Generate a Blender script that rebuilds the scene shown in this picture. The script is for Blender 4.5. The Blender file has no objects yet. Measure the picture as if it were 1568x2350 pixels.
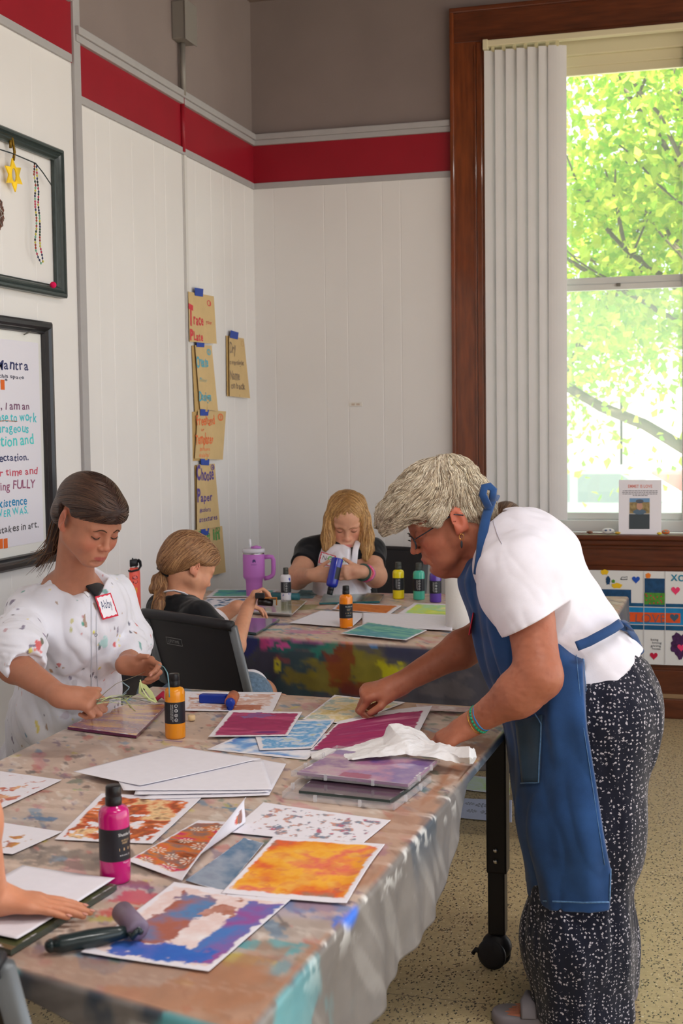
import bpy, bmesh, math, random
import numpy as np
from mathutils import Vector, Matrix
random.seed(7)
S = bpy.context.scene
C = S.collection
PI = math.pi
H = 1.48                                    # eye height of the photographer
# ---------------------------------------------------------------- camera
YAW, PITCH, ROLL, FPX = 0.275957, 0.064978, 0.0128383, 3073.0
def cam_axes():
    f = np.array([-math.sin(YAW)*math.cos(PITCH), math.cos(YAW)*math.cos(PITCH), -math.sin(PITCH)])
    r = np.array([math.cos(YAW), math.sin(YAW), 0.0]); d = np.cross(f, r)
    return r*math.cos(ROLL)+d*math.sin(ROLL), -r*math.sin(ROLL)+d*math.cos(ROLL), f
RX, DN, FW = cam_axes()
EYE = np.array([0, 0, H])
cd = bpy.data.cameras.new('camera'); cam = bpy.data.objects.new('camera', cd); C.objects.link(cam)
m = Matrix(((RX[0], -DN[0], -FW[0], 0), (RX[1], -DN[1], -FW[1], 0), (RX[2], -DN[2], -FW[2], H), (0, 0, 0, 1)))
cam.matrix_world = m
cd.sensor_fit = 'VERTICAL'; cd.sensor_height = 36.0; cd.lens = 36.0*FPX/2350; cd.clip_start = .05
cd.dof.use_dof = True; cd.dof.focus_distance = 3.7; cd.dof.aperture_fstop = 7.5
S.camera = cam
# ---------------------------------------------------------------- light and exposure
S.view_settings.view_transform = 'Standard'; S.view_settings.look = 'None'
S.view_settings.gamma = 1; S.view_settings.use_curve_mapping = False
S.view_settings.exposure = 1.08
w = bpy.data.worlds.new('world'); S.world = w; w.use_nodes = True
wn = w.node_tree.nodes; wl = w.node_tree.links
bg = wn['Background']; bg.inputs['Color'].default_value = (.83, .91, 1.0, 1); bg.inputs['Strength'].default_value = 1.15
sd = bpy.data.lights.new('sun', 'SUN'); sun = bpy.data.objects.new('sun', sd); C.objects.link(sun)
sd.energy = 12.0; sd.angle = .02; sd.color = (1, .95, .85)
sun.rotation_euler = (math.radians(38), math.radians(8), math.radians(20))
for k_, (lx, ly) in enumerate(((.5, 2.4), (.6, .2))):      # unseen fill lights added under the ceiling to brighten the table tops
    ld = bpy.data.lights.new('added_fill', 'AREA'); la = bpy.data.objects.new('added_fill', ld); C.objects.link(la)
    ld.shape = 'RECTANGLE'; ld.size = 1.2; ld.size_y = .3; ld.energy = 20; ld.color = (1, .97, .93); la.location = (lx, ly, 3.62)
# ---------------------------------------------------------------- pixel <-> place helpers
def ray(x, y): return FW + RX*(x-784)/FPX + DN*(y-1175)/FPX
def onZ(x, y, z): v = ray(x, y); return EYE + v*(z-H)/v[2]
def onY(x, y, Y): v = ray(x, y); return EYE + v*Y/v[1]
def onX(x, y, X): v = ray(x, y); return EYE + v*X/v[0]
def atD(x, y, dep): return EYE + ray(x, y)*dep
# ---------------------------------------------------------------- materials
def lin(c):
    return tuple(((v/255)/12.92 if v/255 <= .04045 else (((v/255)+.055)/1.055)**2.4) for v in c[:3])
MATS = {}
def M(name, rgb=None, rough=.6, metal=0, bump=0, bscale=60, var=0, vscale=8, spec=.4, trans=0, alpha=1, coat=0, attr=False, stretch=None, ior=1.45, sss=0, bdist=.002, sheen=0):
    if name in MATS: return MATS[name]
    m = bpy.data.materials.new(name); m.use_nodes = True
    n = m.node_tree.nodes; l = m.node_tree.links; b = n['Principled BSDF']
    b.inputs['Roughness'].default_value = rough; b.inputs['Metallic'].default_value = metal
    b.inputs['Specular IOR Level'].default_value = spec; b.inputs['IOR'].default_value = ior
    b.inputs['Transmission Weight'].default_value = trans; b.inputs['Alpha'].default_value = alpha
    b.inputs['Coat Weight'].default_value = coat; b.inputs['Coat Roughness'].default_value = .08
    b.inputs['Sheen Weight'].default_value = sheen
    if sss:
        b.inputs['Subsurface Weight'].default_value = sss; b.inputs['Subsurface Radius'].default_value = (.012, .005, .003); b.inputs['Subsurface Scale'].default_value = .6
    src = None
    if attr:
        a = n.new('ShaderNodeAttribute'); a.attribute_name = 'Col'; src = a.outputs['Color']
    tc = n.new('ShaderNodeTexCoord'); vec = tc.outputs['Object']
    if stretch:
        mp = n.new('ShaderNodeMapping'); mp.inputs['Scale'].default_value = stretch; l.new(vec, mp.inputs['Vector']); vec = mp.outputs['Vector']
    if var:
        t = n.new('ShaderNodeTexNoise'); t.inputs['Scale'].default_value = vscale; t.inputs['Detail'].default_value = 6; l.new(vec, t.inputs['Vector'])
        mr = n.new('ShaderNodeMapRange'); mr.inputs['From Min'].default_value = .3; mr.inputs['From Max'].default_value = .7
        mr.inputs['To Min'].default_value = 1-var; mr.inputs['To Max'].default_value = 1+var; l.new(t.outputs['Fac'], mr.inputs['Value'])
        mx = n.new('ShaderNodeVectorMath'); mx.operation = 'SCALE'
        if src is not None: l.new(src, mx.inputs[0])
        else: mx.inputs[0].default_value = lin(rgb)
        l.new(mr.outputs['Result'], mx.inputs['Scale']); src = mx.outputs['Vector']
    if src is not None: l.new(src, b.inputs['Base Color'])
    else: b.inputs['Base Color'].default_value = (*lin(rgb), 1)
    if bump:
        t = n.new('ShaderNodeTexNoise'); t.inputs['Scale'].default_value = bscale; t.inputs['Detail'].default_value = 5; l.new(vec, t.inputs['Vector'])
        bp = n.new('ShaderNodeBump'); bp.inputs['Strength'].default_value = bump; bp.inputs['Distance'].default_value = bdist
        l.new(t.outputs['Fac'], bp.inputs['Height']); l.new(bp.outputs['Normal'], b.inputs['Normal'])
    MATS[name] = m; return m
def nodes_of(m): return m.node_tree.nodes, m.node_tree.links, m.node_tree.nodes['Principled BSDF']
# ---------------------------------------------------------------- objects
def tag(o, label=None, cat=None, group=None, kind=None):
    if label: o['label'] = label
    if cat: o['category'] = cat
    if group: o['group'] = group
    if kind: o['kind'] = kind
    return o
def empty(name, loc, rz=0, label=None, cat=None, group=None):
    o = bpy.data.objects.new(name, None); C.objects.link(o); o.location = [float(v) for v in loc]; o.rotation_euler = (0, 0, rz)
    o.empty_display_size = .05
    return tag(o, label, cat, group)
class MB:
    "collects shapes; build() links them as ONE mesh object"
    def __init__(s): s.v = []; s.f = []; s.mi = []; s.mats = []; s.sm = []; s.cur = 0; s.smooth = False; s.col = None; s.cols = []
    def mat(s, m):
        if m not in s.mats: s.mats.append(m)
        s.cur = s.mats.index(m); return s
    def add(s, vs, fs, smooth=None, col=None):
        o = len(s.v); s.v += [tuple(float(c) for c in v) for v in vs]
        s.cols += [col or s.col or (1, 1, 1)]*len(vs)
        for f in fs: s.f.append(tuple(i+o for i in f)); s.mi.append(s.cur); s.sm.append(s.smooth if smooth is None else smooth)
        return s
    def box(s, a, b, bev=0):
        x0, y0, z0 = [min(a[i], b[i]) for i in range(3)]; x1, y1, z1 = [max(a[i], b[i]) for i in range(3)]
        if bev:
            bm = bmesh.new(); bmesh.ops.create_cube(bm, size=1)
            for v in bm.verts: v.co = ((x0+x1)/2+v.co.x*(x1-x0), (y0+y1)/2+v.co.y*(y1-y0), (z0+z1)/2+v.co.z*(z1-z0))
            bmesh.ops.bevel(bm, geom=bm.edges[:], offset=bev, segments=2, affect='EDGES', profile=.6)
            s.bm(bm); return s
        v = [(x, y, z) for z in (z0, z1) for y in (y0, y1) for x in (x0, x1)]
        return s.add(v, [(0, 2, 3, 1), (4, 5, 7, 6), (0, 1, 5, 4), (2, 6, 7, 3), (0, 4, 6, 2), (1, 3, 7, 5)], False)
    def obox(s, c, ax, ay, az, h, bev=0):
        "oriented box: centre, three axes, half sizes"
        q = MB().box((-h[0], -h[1], -h[2]), h, bev); A = np.array([ax, ay, az], float)
        return s.add([np.array(c)+np.array(v)@A for v in q.v], q.f, False)
    def bm(s, bm, smooth=None):
        bm.verts.ensure_lookup_table(); bm.verts.index_update()
        s.add([v.co[:] for v in bm.verts], [[v.index for v in f.verts] for f in bm.faces], smooth); bm.free(); return s
    def tube(s, pts, r, n=8, caps=True, flat=1.0, up=None, smooth=True):
        pts = [np.array(p, float) for p in pts]; k = len(pts)
        if not hasattr(r, '__len__'): r = [r]*k
        vs = []; fs = []; pu = None
        for i in range(k):
            t = pts[min(i+1, k-1)]-pts[max(i-1, 0)]; t = t/(np.linalg.norm(t)+1e-9)
            if pu is None:
                u = np.array(up if up is not None else ((0, 0, 1) if abs(t[2]) < .9 else (1, 0, 0)), float)
            else: u = pu
            u = u-t*(u@t); u /= np.linalg.norm(u)+1e-9; b = np.cross(t, u); pu = u
            for j in range(n):
                a = 2*PI*j/n; vs.append(pts[i]+b*r[i]*math.cos(a)+u*r[i]*flat*math.sin(a))
        for i in range(k-1):
            for j in range(n): fs.append((i*n+j, i*n+(j+1) % n, (i+1)*n+(j+1) % n, (i+1)*n+j))
        if caps: fs += [tuple(range(n))[::-1], tuple((k-1)*n+j for j in range(n))]
        return s.add(vs, fs, smooth)
    def lathe(s, prof, c=(0, 0, 0), n=32, axis=(0, 0, 1), smooth=True, sx=1):
        "profile [(r, h)] spun round an axis"
        ax = np.array(axis, float); ax /= np.linalg.norm(ax); u = np.array((1, 0, 0) if abs(ax[0]) < .9 else (0, 1, 0), float); u -= ax*(u@ax); u /= np.linalg.norm(u); b = np.cross(ax, u); c = np.array(c, float)
        vs = []; fs = []
        for r, h in prof:
            for j in range(n): a = 2*PI*j/n; vs.append(c+ax*h+(u*math.cos(a)*sx+b*math.sin(a))*r)
        k = len(prof)
        for i in range(k-1):
            for j in range(n): fs.append((i*n+j, i*n+(j+1) % n, (i+1)*n+(j+1) % n, (i+1)*n+j))
        fs += [tuple(range(n))[::-1], tuple((k-1)*n+j for j in range(n))]
        return s.add(vs, fs, smooth)
    def prism(s, poly, z0, z1, frame=None):
        "polygon (x, y) pushed from z0 to z1, in an optional frame (origin, ax, ay, az)"
        n = len(poly); vs = [(x, y, z0) for x, y in poly]+[(x, y, z1) for x, y in poly]
        if frame:
            o, a, b, c = [np.array(t, float) for t in frame]; vs = [o+a*x+b*y+c*z for x, y, z in vs]
        return s.add(vs, [tuple(range(n))[::-1], tuple(range(n, 2*n))]+[(i, (i+1) % n, n+(i+1) % n, n+i) for i in range(n)], False)
    def ell(s, c, r, n=16, rot=None):
        bm = bmesh.new(); bmesh.ops.create_uvsphere(bm, u_segments=n, v_segments=max(6, n//2), radius=1)
        A = np.eye(3) if rot is None else np.array(rot)
        for v in bm.verts: v.co = Vector(np.array(c)+A@(np.array(v.co)*np.array(r)))
        return s.bm(bm, True)
    def build(s, name, mat=None, parent=None, loc=None, attr=False):
        me = bpy.data.meshes.new(name); me.from_pydata(s.v, [], s.f)
        for m in (s.mats or [mat]):
            if m: me.materials.append(m)
        if s.mats: me.polygons.foreach_set('material_index', s.mi)
        me.polygons.foreach_set('use_smooth', s.sm)
        if attr:
            a = me.color_attributes.new('Col', 'FLOAT_COLOR', 'POINT')
            a.data.foreach_set('color', np.hstack([np.array(s.cols, np.float32), np.ones((len(s.v), 1), np.float32)]).ravel())
        me.update()
        o = bpy.data.objects.new(name, me); C.objects.link(o)
        if parent is not None: o.parent = parent
        if loc is not None:
            me.transform(Matrix.Translation([-float(c) for c in loc])); o.location = [float(c) for c in loc]
        return o
def reparent(o, p):
    "parent while keeping the world place (parents here only have location / z rotation)"
    o.parent = p; bpy.context.view_layer.update; o.matrix_parent_inverse = (Matrix.Translation(p.location) @ p.rotation_euler.to_matrix().to_4x4()).inverted()
    return o
def arr_mesh(name, V, Fq, mats, cols=None, parent=None, mi=None, smooth=True):
    me = bpy.data.meshes.new(name); V = np.asarray(V, np.float32)
    me.vertices.add(len(V)); me.vertices.foreach_set('co', V.ravel()); Fq = np.asarray(Fq, np.int32)
    k = Fq.shape[1]; me.loops.add(Fq.size); me.loops.foreach_set('vertex_index', Fq.ravel())
    me.polygons.add(len(Fq)); me.polygons.foreach_set('loop_start', np.arange(0, Fq.size, k, dtype=np.int32)); me.polygons.foreach_set('loop_total', np.full(len(Fq), k, np.int32))
    for m in mats: me.materials.append(m)
    if mi is not None: me.polygons.foreach_set('material_index', np.asarray(mi, np.int32))
    me.polygons.foreach_set('use_smooth', np.full(len(Fq), smooth))
    if cols is not None:
        a = me.color_attributes.new('Col', 'FLOAT_COLOR', 'POINT'); a.data.foreach_set('color', np.hstack([np.asarray(cols, np.float32), np.ones((len(V), 1), np.float32)]).ravel())
    me.update(calc_edges=True); me.validate()
    o = bpy.data.objects.new(name, me); C.objects.link(o)
    if parent is not None: reparent(o, parent)
    return o
# ---------------------------------------------------------------- numpy noise
def hash3(i, j, k, seed):
    h = (i*374761393+j*668265263+k*2147483647+seed*1274126177) & 0xffffffff
    h = ((h ^ (h >> 13))*1274126177) & 0xffffffff
    return ((h ^ (h >> 16)) & 0xffff)/65535.0
def vnoise(P, seed=0):
    P = np.asarray(P, float)
    if P.shape[-1] == 2: P = np.concatenate([P, np.zeros(P.shape[:-1]+(1,))], -1)
    i = np.floor(P).astype(np.int64); f = P-i; f = f*f*(3-2*f); r = 0
    for a in (0, 1):
        for b in (0, 1):
            for c in (0, 1):
                wt = (f[..., 0] if a else 1-f[..., 0])*(f[..., 1] if b else 1-f[..., 1])*(f[..., 2] if c else 1-f[..., 2])
                r = r+wt*hash3(i[..., 0]+a, i[..., 1]+b, i[..., 2]+c, seed)
    return r
def fbm(P, seed=0, o=4):
    P = np.asarray(P, float); r = 0; a = .5; t = 0
    for k in range(o): r = r+a*vnoise(P*2**k, seed+k*17); t += a; a *= .5
    return r/t
def sstep(a, b, x): t = np.clip((x-a)/(b-a), 0, 1); return t*t*(3-2*t)
# ---------------------------------------------------------------- lettering
GL = {}
def glyph(ch, bold=0):
    if (ch, bold) in GL: return GL[(ch, bold)]
    c = bpy.data.curves.new('t', 'FONT'); c.body = ch; c.offset = bold; c.resolution_u = 3
    o = bpy.data.objects.new('t', c); me = o.to_mesh()
    V = np.array([v.co[:] for v in me.vertices]) if len(me.vertices) else np.zeros((0, 3)); Fs = [tuple(p.vertices) for p in me.polygons]
    wd = (V[:, 0].max()+.06) if len(V) else .28
    o.to_mesh_clear(); bpy.data.objects.remove(o); bpy.data.curves.remove(c)
    GL[(ch, bold)] = (V, Fs, wd); return GL[(ch, bold)]
def text_w(t, bold=0): return sum(glyph(c, bold)[2] for c in t)
def write(mb, t, org, ax, ay, size, mat=None, bold=0, jit=0, center=False, squash=1, fit=None, bend=None):
    "letters laid in the plane ax, ay from org (baseline left), lifted .4 mm; fit = total width"
    if mat: mb.mat(mat)
    org = np.array(org, float); ax = np.array(ax, float); ay = np.array(ay, float); x = 0
    if fit: squash = fit/(text_w(t, bold)*size)
    if center: x = -text_w(t, bold)*size*squash/2
    rr = random.Random(hash3(np.int64(len(t)), np.int64(ord(t[0])), np.int64(3), 5))
    for ch in t:
        V, Fs, wd = glyph(ch, bold)
        if len(V):
            a = rr.uniform(-jit, jit)*.18; dy = rr.uniform(-jit, jit)*.06*size; sc = 1+rr.uniform(-jit, jit)*.12
            P = [org+ax*(x+(v[0]*math.cos(a)-v[1]*math.sin(a))*size*squash*sc)+ay*((v[0]*math.sin(a)+v[1]*math.cos(a))*size*sc+dy) for v in V]
            if bend: P = [bend(p) for p in P]
            mb.add(P, Fs, False)
        x += wd*size*squash
    return x
def lc(c): return np.array(lin(c))
def mixa(a, b, m): return a*(1-m[..., None])+b*m[..., None]
# ================================================================ ROOM
XL, YB, ZC = -2.39, 6.8, 3.70
m_panel = M('white_panel', (226, 222, 220), rough=.38, var=.025, vscale=2, bump=.12, bscale=25)
m_plaster = M('taupe_plaster', (134, 120, 116), rough=.85, var=.05, vscale=3, bump=.3, bscale=90)
m_grey = M('grey_trim_paint', (168, 164, 164), rough=.5, var=.03, vscale=20)
m_red = M('red_band_paint', (148, 22, 38), rough=.42, var=.05, vscale=6)
m_wood = M('dark_stained_wood', (116, 56, 24), rough=.28, var=.3, vscale=9, stretch=(6, 6, .7), coat=.5, bump=.15, bscale=60)
m_woodH = M('dark_stained_wood_flat', (92, 44, 22), rough=.32, var=.3, vscale=9, stretch=(.7, 6, 6), coat=.4, bump=.15, bscale=60)
m_alu = M('white_window_frame', (212, 212, 208), rough=.4)
m_cream = M('cream_window_head', (214, 204, 168), rough=.5)
def struct(o): o['kind'] = 'structure'; return o
def groove_poly(s0, s1, gs, back=.1, w=.0028, d=.0012):
    p = [(s0, 0)]
    for g in gs: p += [(g-w, 0), (g-w*.4, d), (g+w*.4, d), (g+w, 0)]
    return p+[(s1, 0), (s1, back), (s0, back)]
# floor: pale terrazzo with dark chips
mf = M('terrazzo', (190, 180, 158), rough=.34, spec=.5)
n, l, b = nodes_of(mf)
tc = n.new('ShaderNodeTexCoord')
def chips(scale, thr, seed):
    v = n.new('ShaderNodeTexVoronoi'); v.inputs['Scale'].default_value = scale
    mp = n.new('ShaderNodeMapping'); mp.inputs['Location'].default_value = (seed, seed*.7, 0); mp.inputs['Rotation'].default_value = (0, 0, seed); mp.inputs['Scale'].default_value = (1, .55, 1); l.new(tc.outputs['Object'], mp.inputs['Vector'])
    nz = n.new('ShaderNodeTexNoise'); nz.inputs['Scale'].default_value = scale*1.5; l.new(tc.outputs['Object'], nz.inputs['Vector'])
    ad = n.new('ShaderNodeVectorMath'); ad.operation = 'MULTIPLY_ADD'; ad.inputs[1].default_value = (.012, .012, .012); l.new(nz.outputs['Color'], ad.inputs[0]); l.new(mp.outputs['Vector'], ad.inputs[2]); l.new(ad.outputs['Vector'], v.inputs['Vector'])
    sp = n.new('ShaderNodeSeparateColor'); l.new(v.outputs['Color'], sp.inputs['Color'])
    a = n.new('ShaderNodeMath'); a.operation = 'LESS_THAN'; a.inputs[1].default_value = thr; l.new(v.outputs['Distance'], a.inputs[0])
    c = n.new('ShaderNodeMath'); c.operation = 'LESS_THAN'; c.inputs[1].default_value = .42; l.new(sp.outputs['Red'], c.inputs[0])
    m_ = n.new('ShaderNodeMath'); m_.operation = 'MULTIPLY'; l.new(a.outputs[0], m_.inputs[0]); l.new(c.outputs[0], m_.inputs[1]); return m_.outputs[0]
def mixc(fac, c1, c2):
    x = n.new('ShaderNodeMix'); x.data_type = 'RGBA'
    if hasattr(fac, 'is_output') or not isinstance(fac, (int, float)): l.new(fac, x.inputs['Factor'])
    for s_, c in ((6, c1), (7, c2)):
        if isinstance(c, tuple): x.inputs[s_].default_value = (*lin(c), 1)
        else: l.new(c, x.inputs[s_])
    return x.outputs[2]
nb = n.new('ShaderNodeTexNoise'); nb.inputs['Scale'].default_value = 45; nb.inputs['Detail'].default_value = 4; l.new(tc.outputs['Object'], nb.inputs['Vector'])
c0 = mixc(nb.outputs['Fac'], (208, 186, 142), (162, 142, 104))
c1 = mixc(chips(125, .36, 1.3), c0, (66, 60, 52)); c2 = mixc(chips(90, .3, 4.1), c1, (118, 98, 76)); c3 = mixc(chips(110, .2, 7.7), c2, (216, 204, 176))
br = n.new('ShaderNodeTexBrick'); br.offset = 0; br.inputs['Scale'].default_value = 1; br.inputs['Brick Width'].default_value = 1.1; br.inputs['Row Height'].default_value = 1.1; br.inputs['Mortar Size'].default_value = .0015; l.new(tc.outputs['Object'], br.inputs['Vector'])
c4 = mixc(br.outputs['Fac'], c3, (120, 108, 88)); l.new(c4, b.inputs['Base Color'])
struct(MB().box((-2.6, -3.5, -.12), (4.2, 6.9, 0)).build('floor', mf))
struct(MB().box((-2.6, -3.5, ZC), (4.2, 7.1, ZC+.15)).build('ceiling', M('ceiling_paint', (128, 112, 104), rough=.9, var=.04)))
struct(MB().mat(m_panel).box((-2.6, -3.6, 0), (4.2, -3.5, ZC)).build('wall_front'))  # unseen wall behind the camera, added to block light from that side
# left wall (the plane x = XL): three stretches of grooved panel, plaster above
mb = MB(); rng = random.Random(3)
fr = ((XL, 0, 0), (0, 1, 0), (-1, 0, 0), (0, 0, 1))
mb.mat(m_panel)
mb.prism(groove_poly(-3.4, 4.748, [4.66-.24*i for i in range(1, 20)][::-1]), 0, 2.88, fr)
mb.prism(groove_poly(4.748, 5.82, [4.93, 5.06, 5.27, 5.5, 5.62]), 0, 2.74, fr)
mb.prism(groove_poly(5.83, YB, [5.98, 6.18, 6.35, 6.46, 6.66]), 0, 2.74, fr)
mb.mat(m_plaster).box((XL-.1, -3.4, 3.1), (XL, 4.748, ZC)).box((XL-.1, 4.748, 2.95), (XL, YB, ZC))
mb.mat(M('seam_shadow', (70, 66, 62))).box((XL-.06, 5.82, 0), (XL-.03, 5.83, 2.74))
struct(mb.build('wall_left'))
mb = MB().mat(m_red)
mb.box((XL-.05, -3.4, 2.87), (XL+.004, 4.748, 3.14)).box((XL-.05, 4.748, 2.74), (XL+.004, YB, 2.965)).box((XL, YB-.004, 2.74), (-1.32, YB+.05, 2.965))
struct(mb.build('trim_1'))
mb = MB().mat(m_grey)
for y0, y1, z in ((-3.4, 4.72, 2.868), (4.748, YB-.012, 2.73)):
    mb.box((XL, y0, z), (XL+.012, y1, z+.03), .002)
    mb.box((XL, y0, z+.225), (XL+.02, y1, z+.252), .003).box((XL, y0, z+.252), (XL+.03, y1, z+.282), .004)
mb.box((XL, YB-.012, 2.73), (-1.322, YB, 2.76), .002).box((XL, YB-.02, 2.955), (-1.322, YB, 2.982), .003).box((XL, YB-.03, 2.982), (-1.322, YB, 3.012), .004)
struct(mb.build('trim_2'))
mb = MB().mat(m_grey).box((XL, 4.735, 0), (XL+.014, 4.79, ZC), .003)
struct(mb.build('trim_3'))
struct(MB().mat(M('white_seam_strip', (214, 210, 206), rough=.4)).box((XL, 5.834, 0), (XL+.008, 5.862, 2.74), .002).build('trim_4'))
# back wall (the plane y = YB) with the window opening
mb = MB().mat(m_panel); fb = ((0, YB, 0), (1, 0, 0), (0, 1, 0), (0, 0, 1))
mb.prism(groove_poly(XL, -1.3, [-2.277, -2.0, -1.8775, -1.688, -1.59]), 0, 2.74, fb)
mb.prism(groove_poly(.045, 4.2, [.3, .5, .75, 1.0]), 0, 2.74, fb)
mb.mat(m_plaster).box((XL-.1, YB, 2.95), (-1.3, YB+.1, ZC)).box((.045, YB, 2.74), (4.2, YB+.1, ZC)).box((-1.3, YB, 3.42), (.12, YB+.1, ZC))
mb.mat(m_woodH).box((-1.3, YB, 0), (.1, YB+.1, .9))
struct(mb.build('wall_back'))
# window
win = empty('window_1', (-.62, YB, .9)); win['kind'] = 'structure'
mb = MB().mat(m_wood)
for x0, x1, sg in ((-1.32, -1.155, 1), (-.115, .05, -1)):
    mb.box((x0, YB-.028, .92), (x1, YB+.0, 3.55), .003)
    xo = x0 if sg > 0 else x1; xi = x1 if sg > 0 else x0
    mb.box((xo, YB-.045, .92), (xo+.022*sg, YB, 3.55), .006).box((xi-.03*sg, YB-.04, .92), (xi, YB, 3.38), .006).box((xi-.044*sg, YB-.034, .92), (xi-.032*sg, YB, 3.37), .004)
    mb.box((xi, YB-.03, .92), (xi-.02*sg+.02*sg+.012*sg, YB+.09, 3.38))
reparent(mb.build('side_casing'), win)
mb = MB().mat(m_woodH).box((-1.32, YB-.029, 3.385), (.05, YB, 3.55), .003).box((-1.32, YB-.046, 3.53), (.05, YB, 3.556), .006).box((-1.16, YB-.042, 3.372), (-.11, YB, 3.40), .006)
reparent(mb.build('head_casing'), win)
mb = MB().mat(m_woodH).box((-1.36, YB-.1, .896), (.09, YB+.06, .922), .008).box((-1.34, YB-.06, .865), (.07, YB, .896), .008).box((-1.32, YB-.035, .845), (.05, YB, .866), .006)
mb.box((-1.32, YB-.02, .76), (.05, YB, .85), .003)
reparent(mb.build('window_sill'), win)
mb = MB().mat(m_alu)
G = YB+.06
mb.box((-1.145, G-.03, .925), (-1.09, G+.03, 3.37), .004).box((-.182, G-.03, .925), (-.115, G+.03, 3.37), .004).box((-1.145, G-.035, .925), (-.115, G+.03, .985), .006)
mb.box((-1.09, G-.005, .985), (-.18, G+.03, 1.02), .004).box((-1.09, G-.012, 2.135), (-.18, G+.02, 2.165), .004).box((-1.09, G-.002, 2.165), (-.18, G+.03, 2.2), .004)
mb.mat(m_cream).box((-1.145, G-.035, 3.29), (-.115, G+.03, 3.37), .006).box((-1.09, G-.012, 3.24), (-.18, G+.028, 3.292), .004).box((-1.09, G-.002, 3.2), (-.18, G+.026, 3.242), .004)
mb.mat(M('latch_metal', (120, 118, 110), metal=.8, rough=.4)).box((-.5, G-.024, 2.15), (-.48, G-.012, 2.166), .002)
reparent(mb.build('window_frame'), win)
def glass_mat(name, haze):
    m_ = bpy.data.materials.new(name); m_.use_nodes = True; nt = m_.node_tree; nt.nodes.clear()
    o = nt.nodes.new('ShaderNodeOutputMaterial'); t = nt.nodes.new('ShaderNodeBsdfTransparent'); g = nt.nodes.new('ShaderNodeBsdfGlossy'); g.inputs['Roughness'].default_value = .02
    t.inputs['Color'].default_value = (.95, .99, .96, 1); mx = nt.nodes.new('ShaderNodeMixShader'); mx.inputs[0].default_value = .05
    nt.links.new(t.outputs[0], mx.inputs[1]); nt.links.new(g.outputs[0], mx.inputs[2]); out = mx.outputs[0]
    if haze:
        d = nt.nodes.new('ShaderNodeBsdfTranslucent'); d.inputs['Color'].default_value = (.9, .97, .94, 1)
        m2 = nt.nodes.new('ShaderNodeMixShader'); m2.inputs[0].default_value = haze; nt.links.new(out, m2.inputs[1]); nt.links.new(d.outputs[0], m2.inputs[2]); out = m2.outputs[0]
    nt.links.new(out, o.inputs[0]); return m_
reparent(MB().box((-1.09, G+.008, 2.18), (-.18, G+.012, 3.22)).build('upper_glass', glass_mat('clear_glass', .04)), win)
reparent(MB().box((-1.09, G+.0, 1.0), (-.18, G+.004, 2.15)).build('lower_glass', glass_mat('screened_glass', .11)), win)
# second window edge seen at the right border is the casing's neighbour; wood wainscot under the sill
mb = MB().mat(m_woodH).box((-1.32, YB-.012, .12), (1.6, YB, .24), .004).box((-1.32, YB-.03, 0), (1.6, YB, .1), .006).box((-1.3, YB-.012, .7), (1.6, YB, .76), .003)
mb.mat(M('tan_wood_line', (150, 118, 84), rough=.5)).box((-1.32, YB-.02, .1), (1.6, YB, .122), .003)
struct(mb.build('baseboard_back'))
# vertical blind
bl = empty('vertical_blind', (-.95, YB-.05, 3.36), label='white vertical blind drawn to the left side of the tall window', cat='blind')
mb = MB().mat(M('blind_rail', (214, 203, 170), rough=.45)).box((-1.145, YB-.075, 3.345), (-.12, YB-.03, 3.375), .004).box((-1.145, YB-.08, 3.33), (-1.12, YB-.025, 3.378), .003)
reparent(mb.build('head_rail'), bl)
mv = M('blind_vinyl', (206, 202, 202), rough=.5, var=.02)
for i in range(7):
    x = -1.118+i*.054; a = .42 if i < 6 else .30; wv = .045
    if i == 6: x -= .006
    pts = []
    for s_ in np.linspace(-1, 1, 7):
        t = s_*wv; c_ = .006*(1-s_*s_)
        pts.append((x+t*math.cos(a)-c_*math.sin(a)+.02, YB-.052+t*math.sin(a)*1-c_*math.cos(a)))
    poly = pts+[(p[0]+.0009, p[1]+.0009) for p in pts[::-1]]
    mbv = MB().mat(mv).prism(poly, .99, 3.325); mbv.mat(M('blind_clip', (200, 190, 150))).box((x+.012, YB-.058, 3.32), (x+.028, YB-.046, 3.345))
    reparent(mbv.build('vane'), bl)
# electrical conduit and box on the left wall
cb = empty('electrical_box', (XL, 5.8, 3.1), label='grey electrical box with conduit high on the left wall', cat='electrical box')
mg = M('painted_steel', (138, 132, 126), rough=.5, metal=.2)
mb = MB().mat(mg).box((XL, 5.73, 3.225), (XL+.065, 5.86, 3.395), .006).box((XL+.065, 5.725, 3.22), (XL+.07, 5.865, 3.40), .002)
reparent(mb.build('box_body'), cb)
reparent(MB().mat(M('pale_label', (206, 204, 170))).box((XL+.02, 5.86, 3.29), (XL+.04, 5.862, 3.31)).build('warning_label'), cb)
reparent(MB().mat(mg).tube([(XL+.022, 5.8, 3.4), (XL+.022, 5.8, ZC)], .013, 12).tube([(XL+.022, 5.8, 2.99), (XL+.022, 5.8, 3.23)], .013, 12).build('conduit'), cb)
reparent(MB().mat(mg).tube([(XL+.014, 5.85, 3.39), (XL+.014, 5.85, ZC)], .008, 10).build('conduit'), cb)
reparent(MB().mat(m_red).tube([(XL+.01, 5.815, 2.74), (XL+.01, 5.815, 2.99)], .011, 12).build('red_conduit'), cb)
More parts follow.
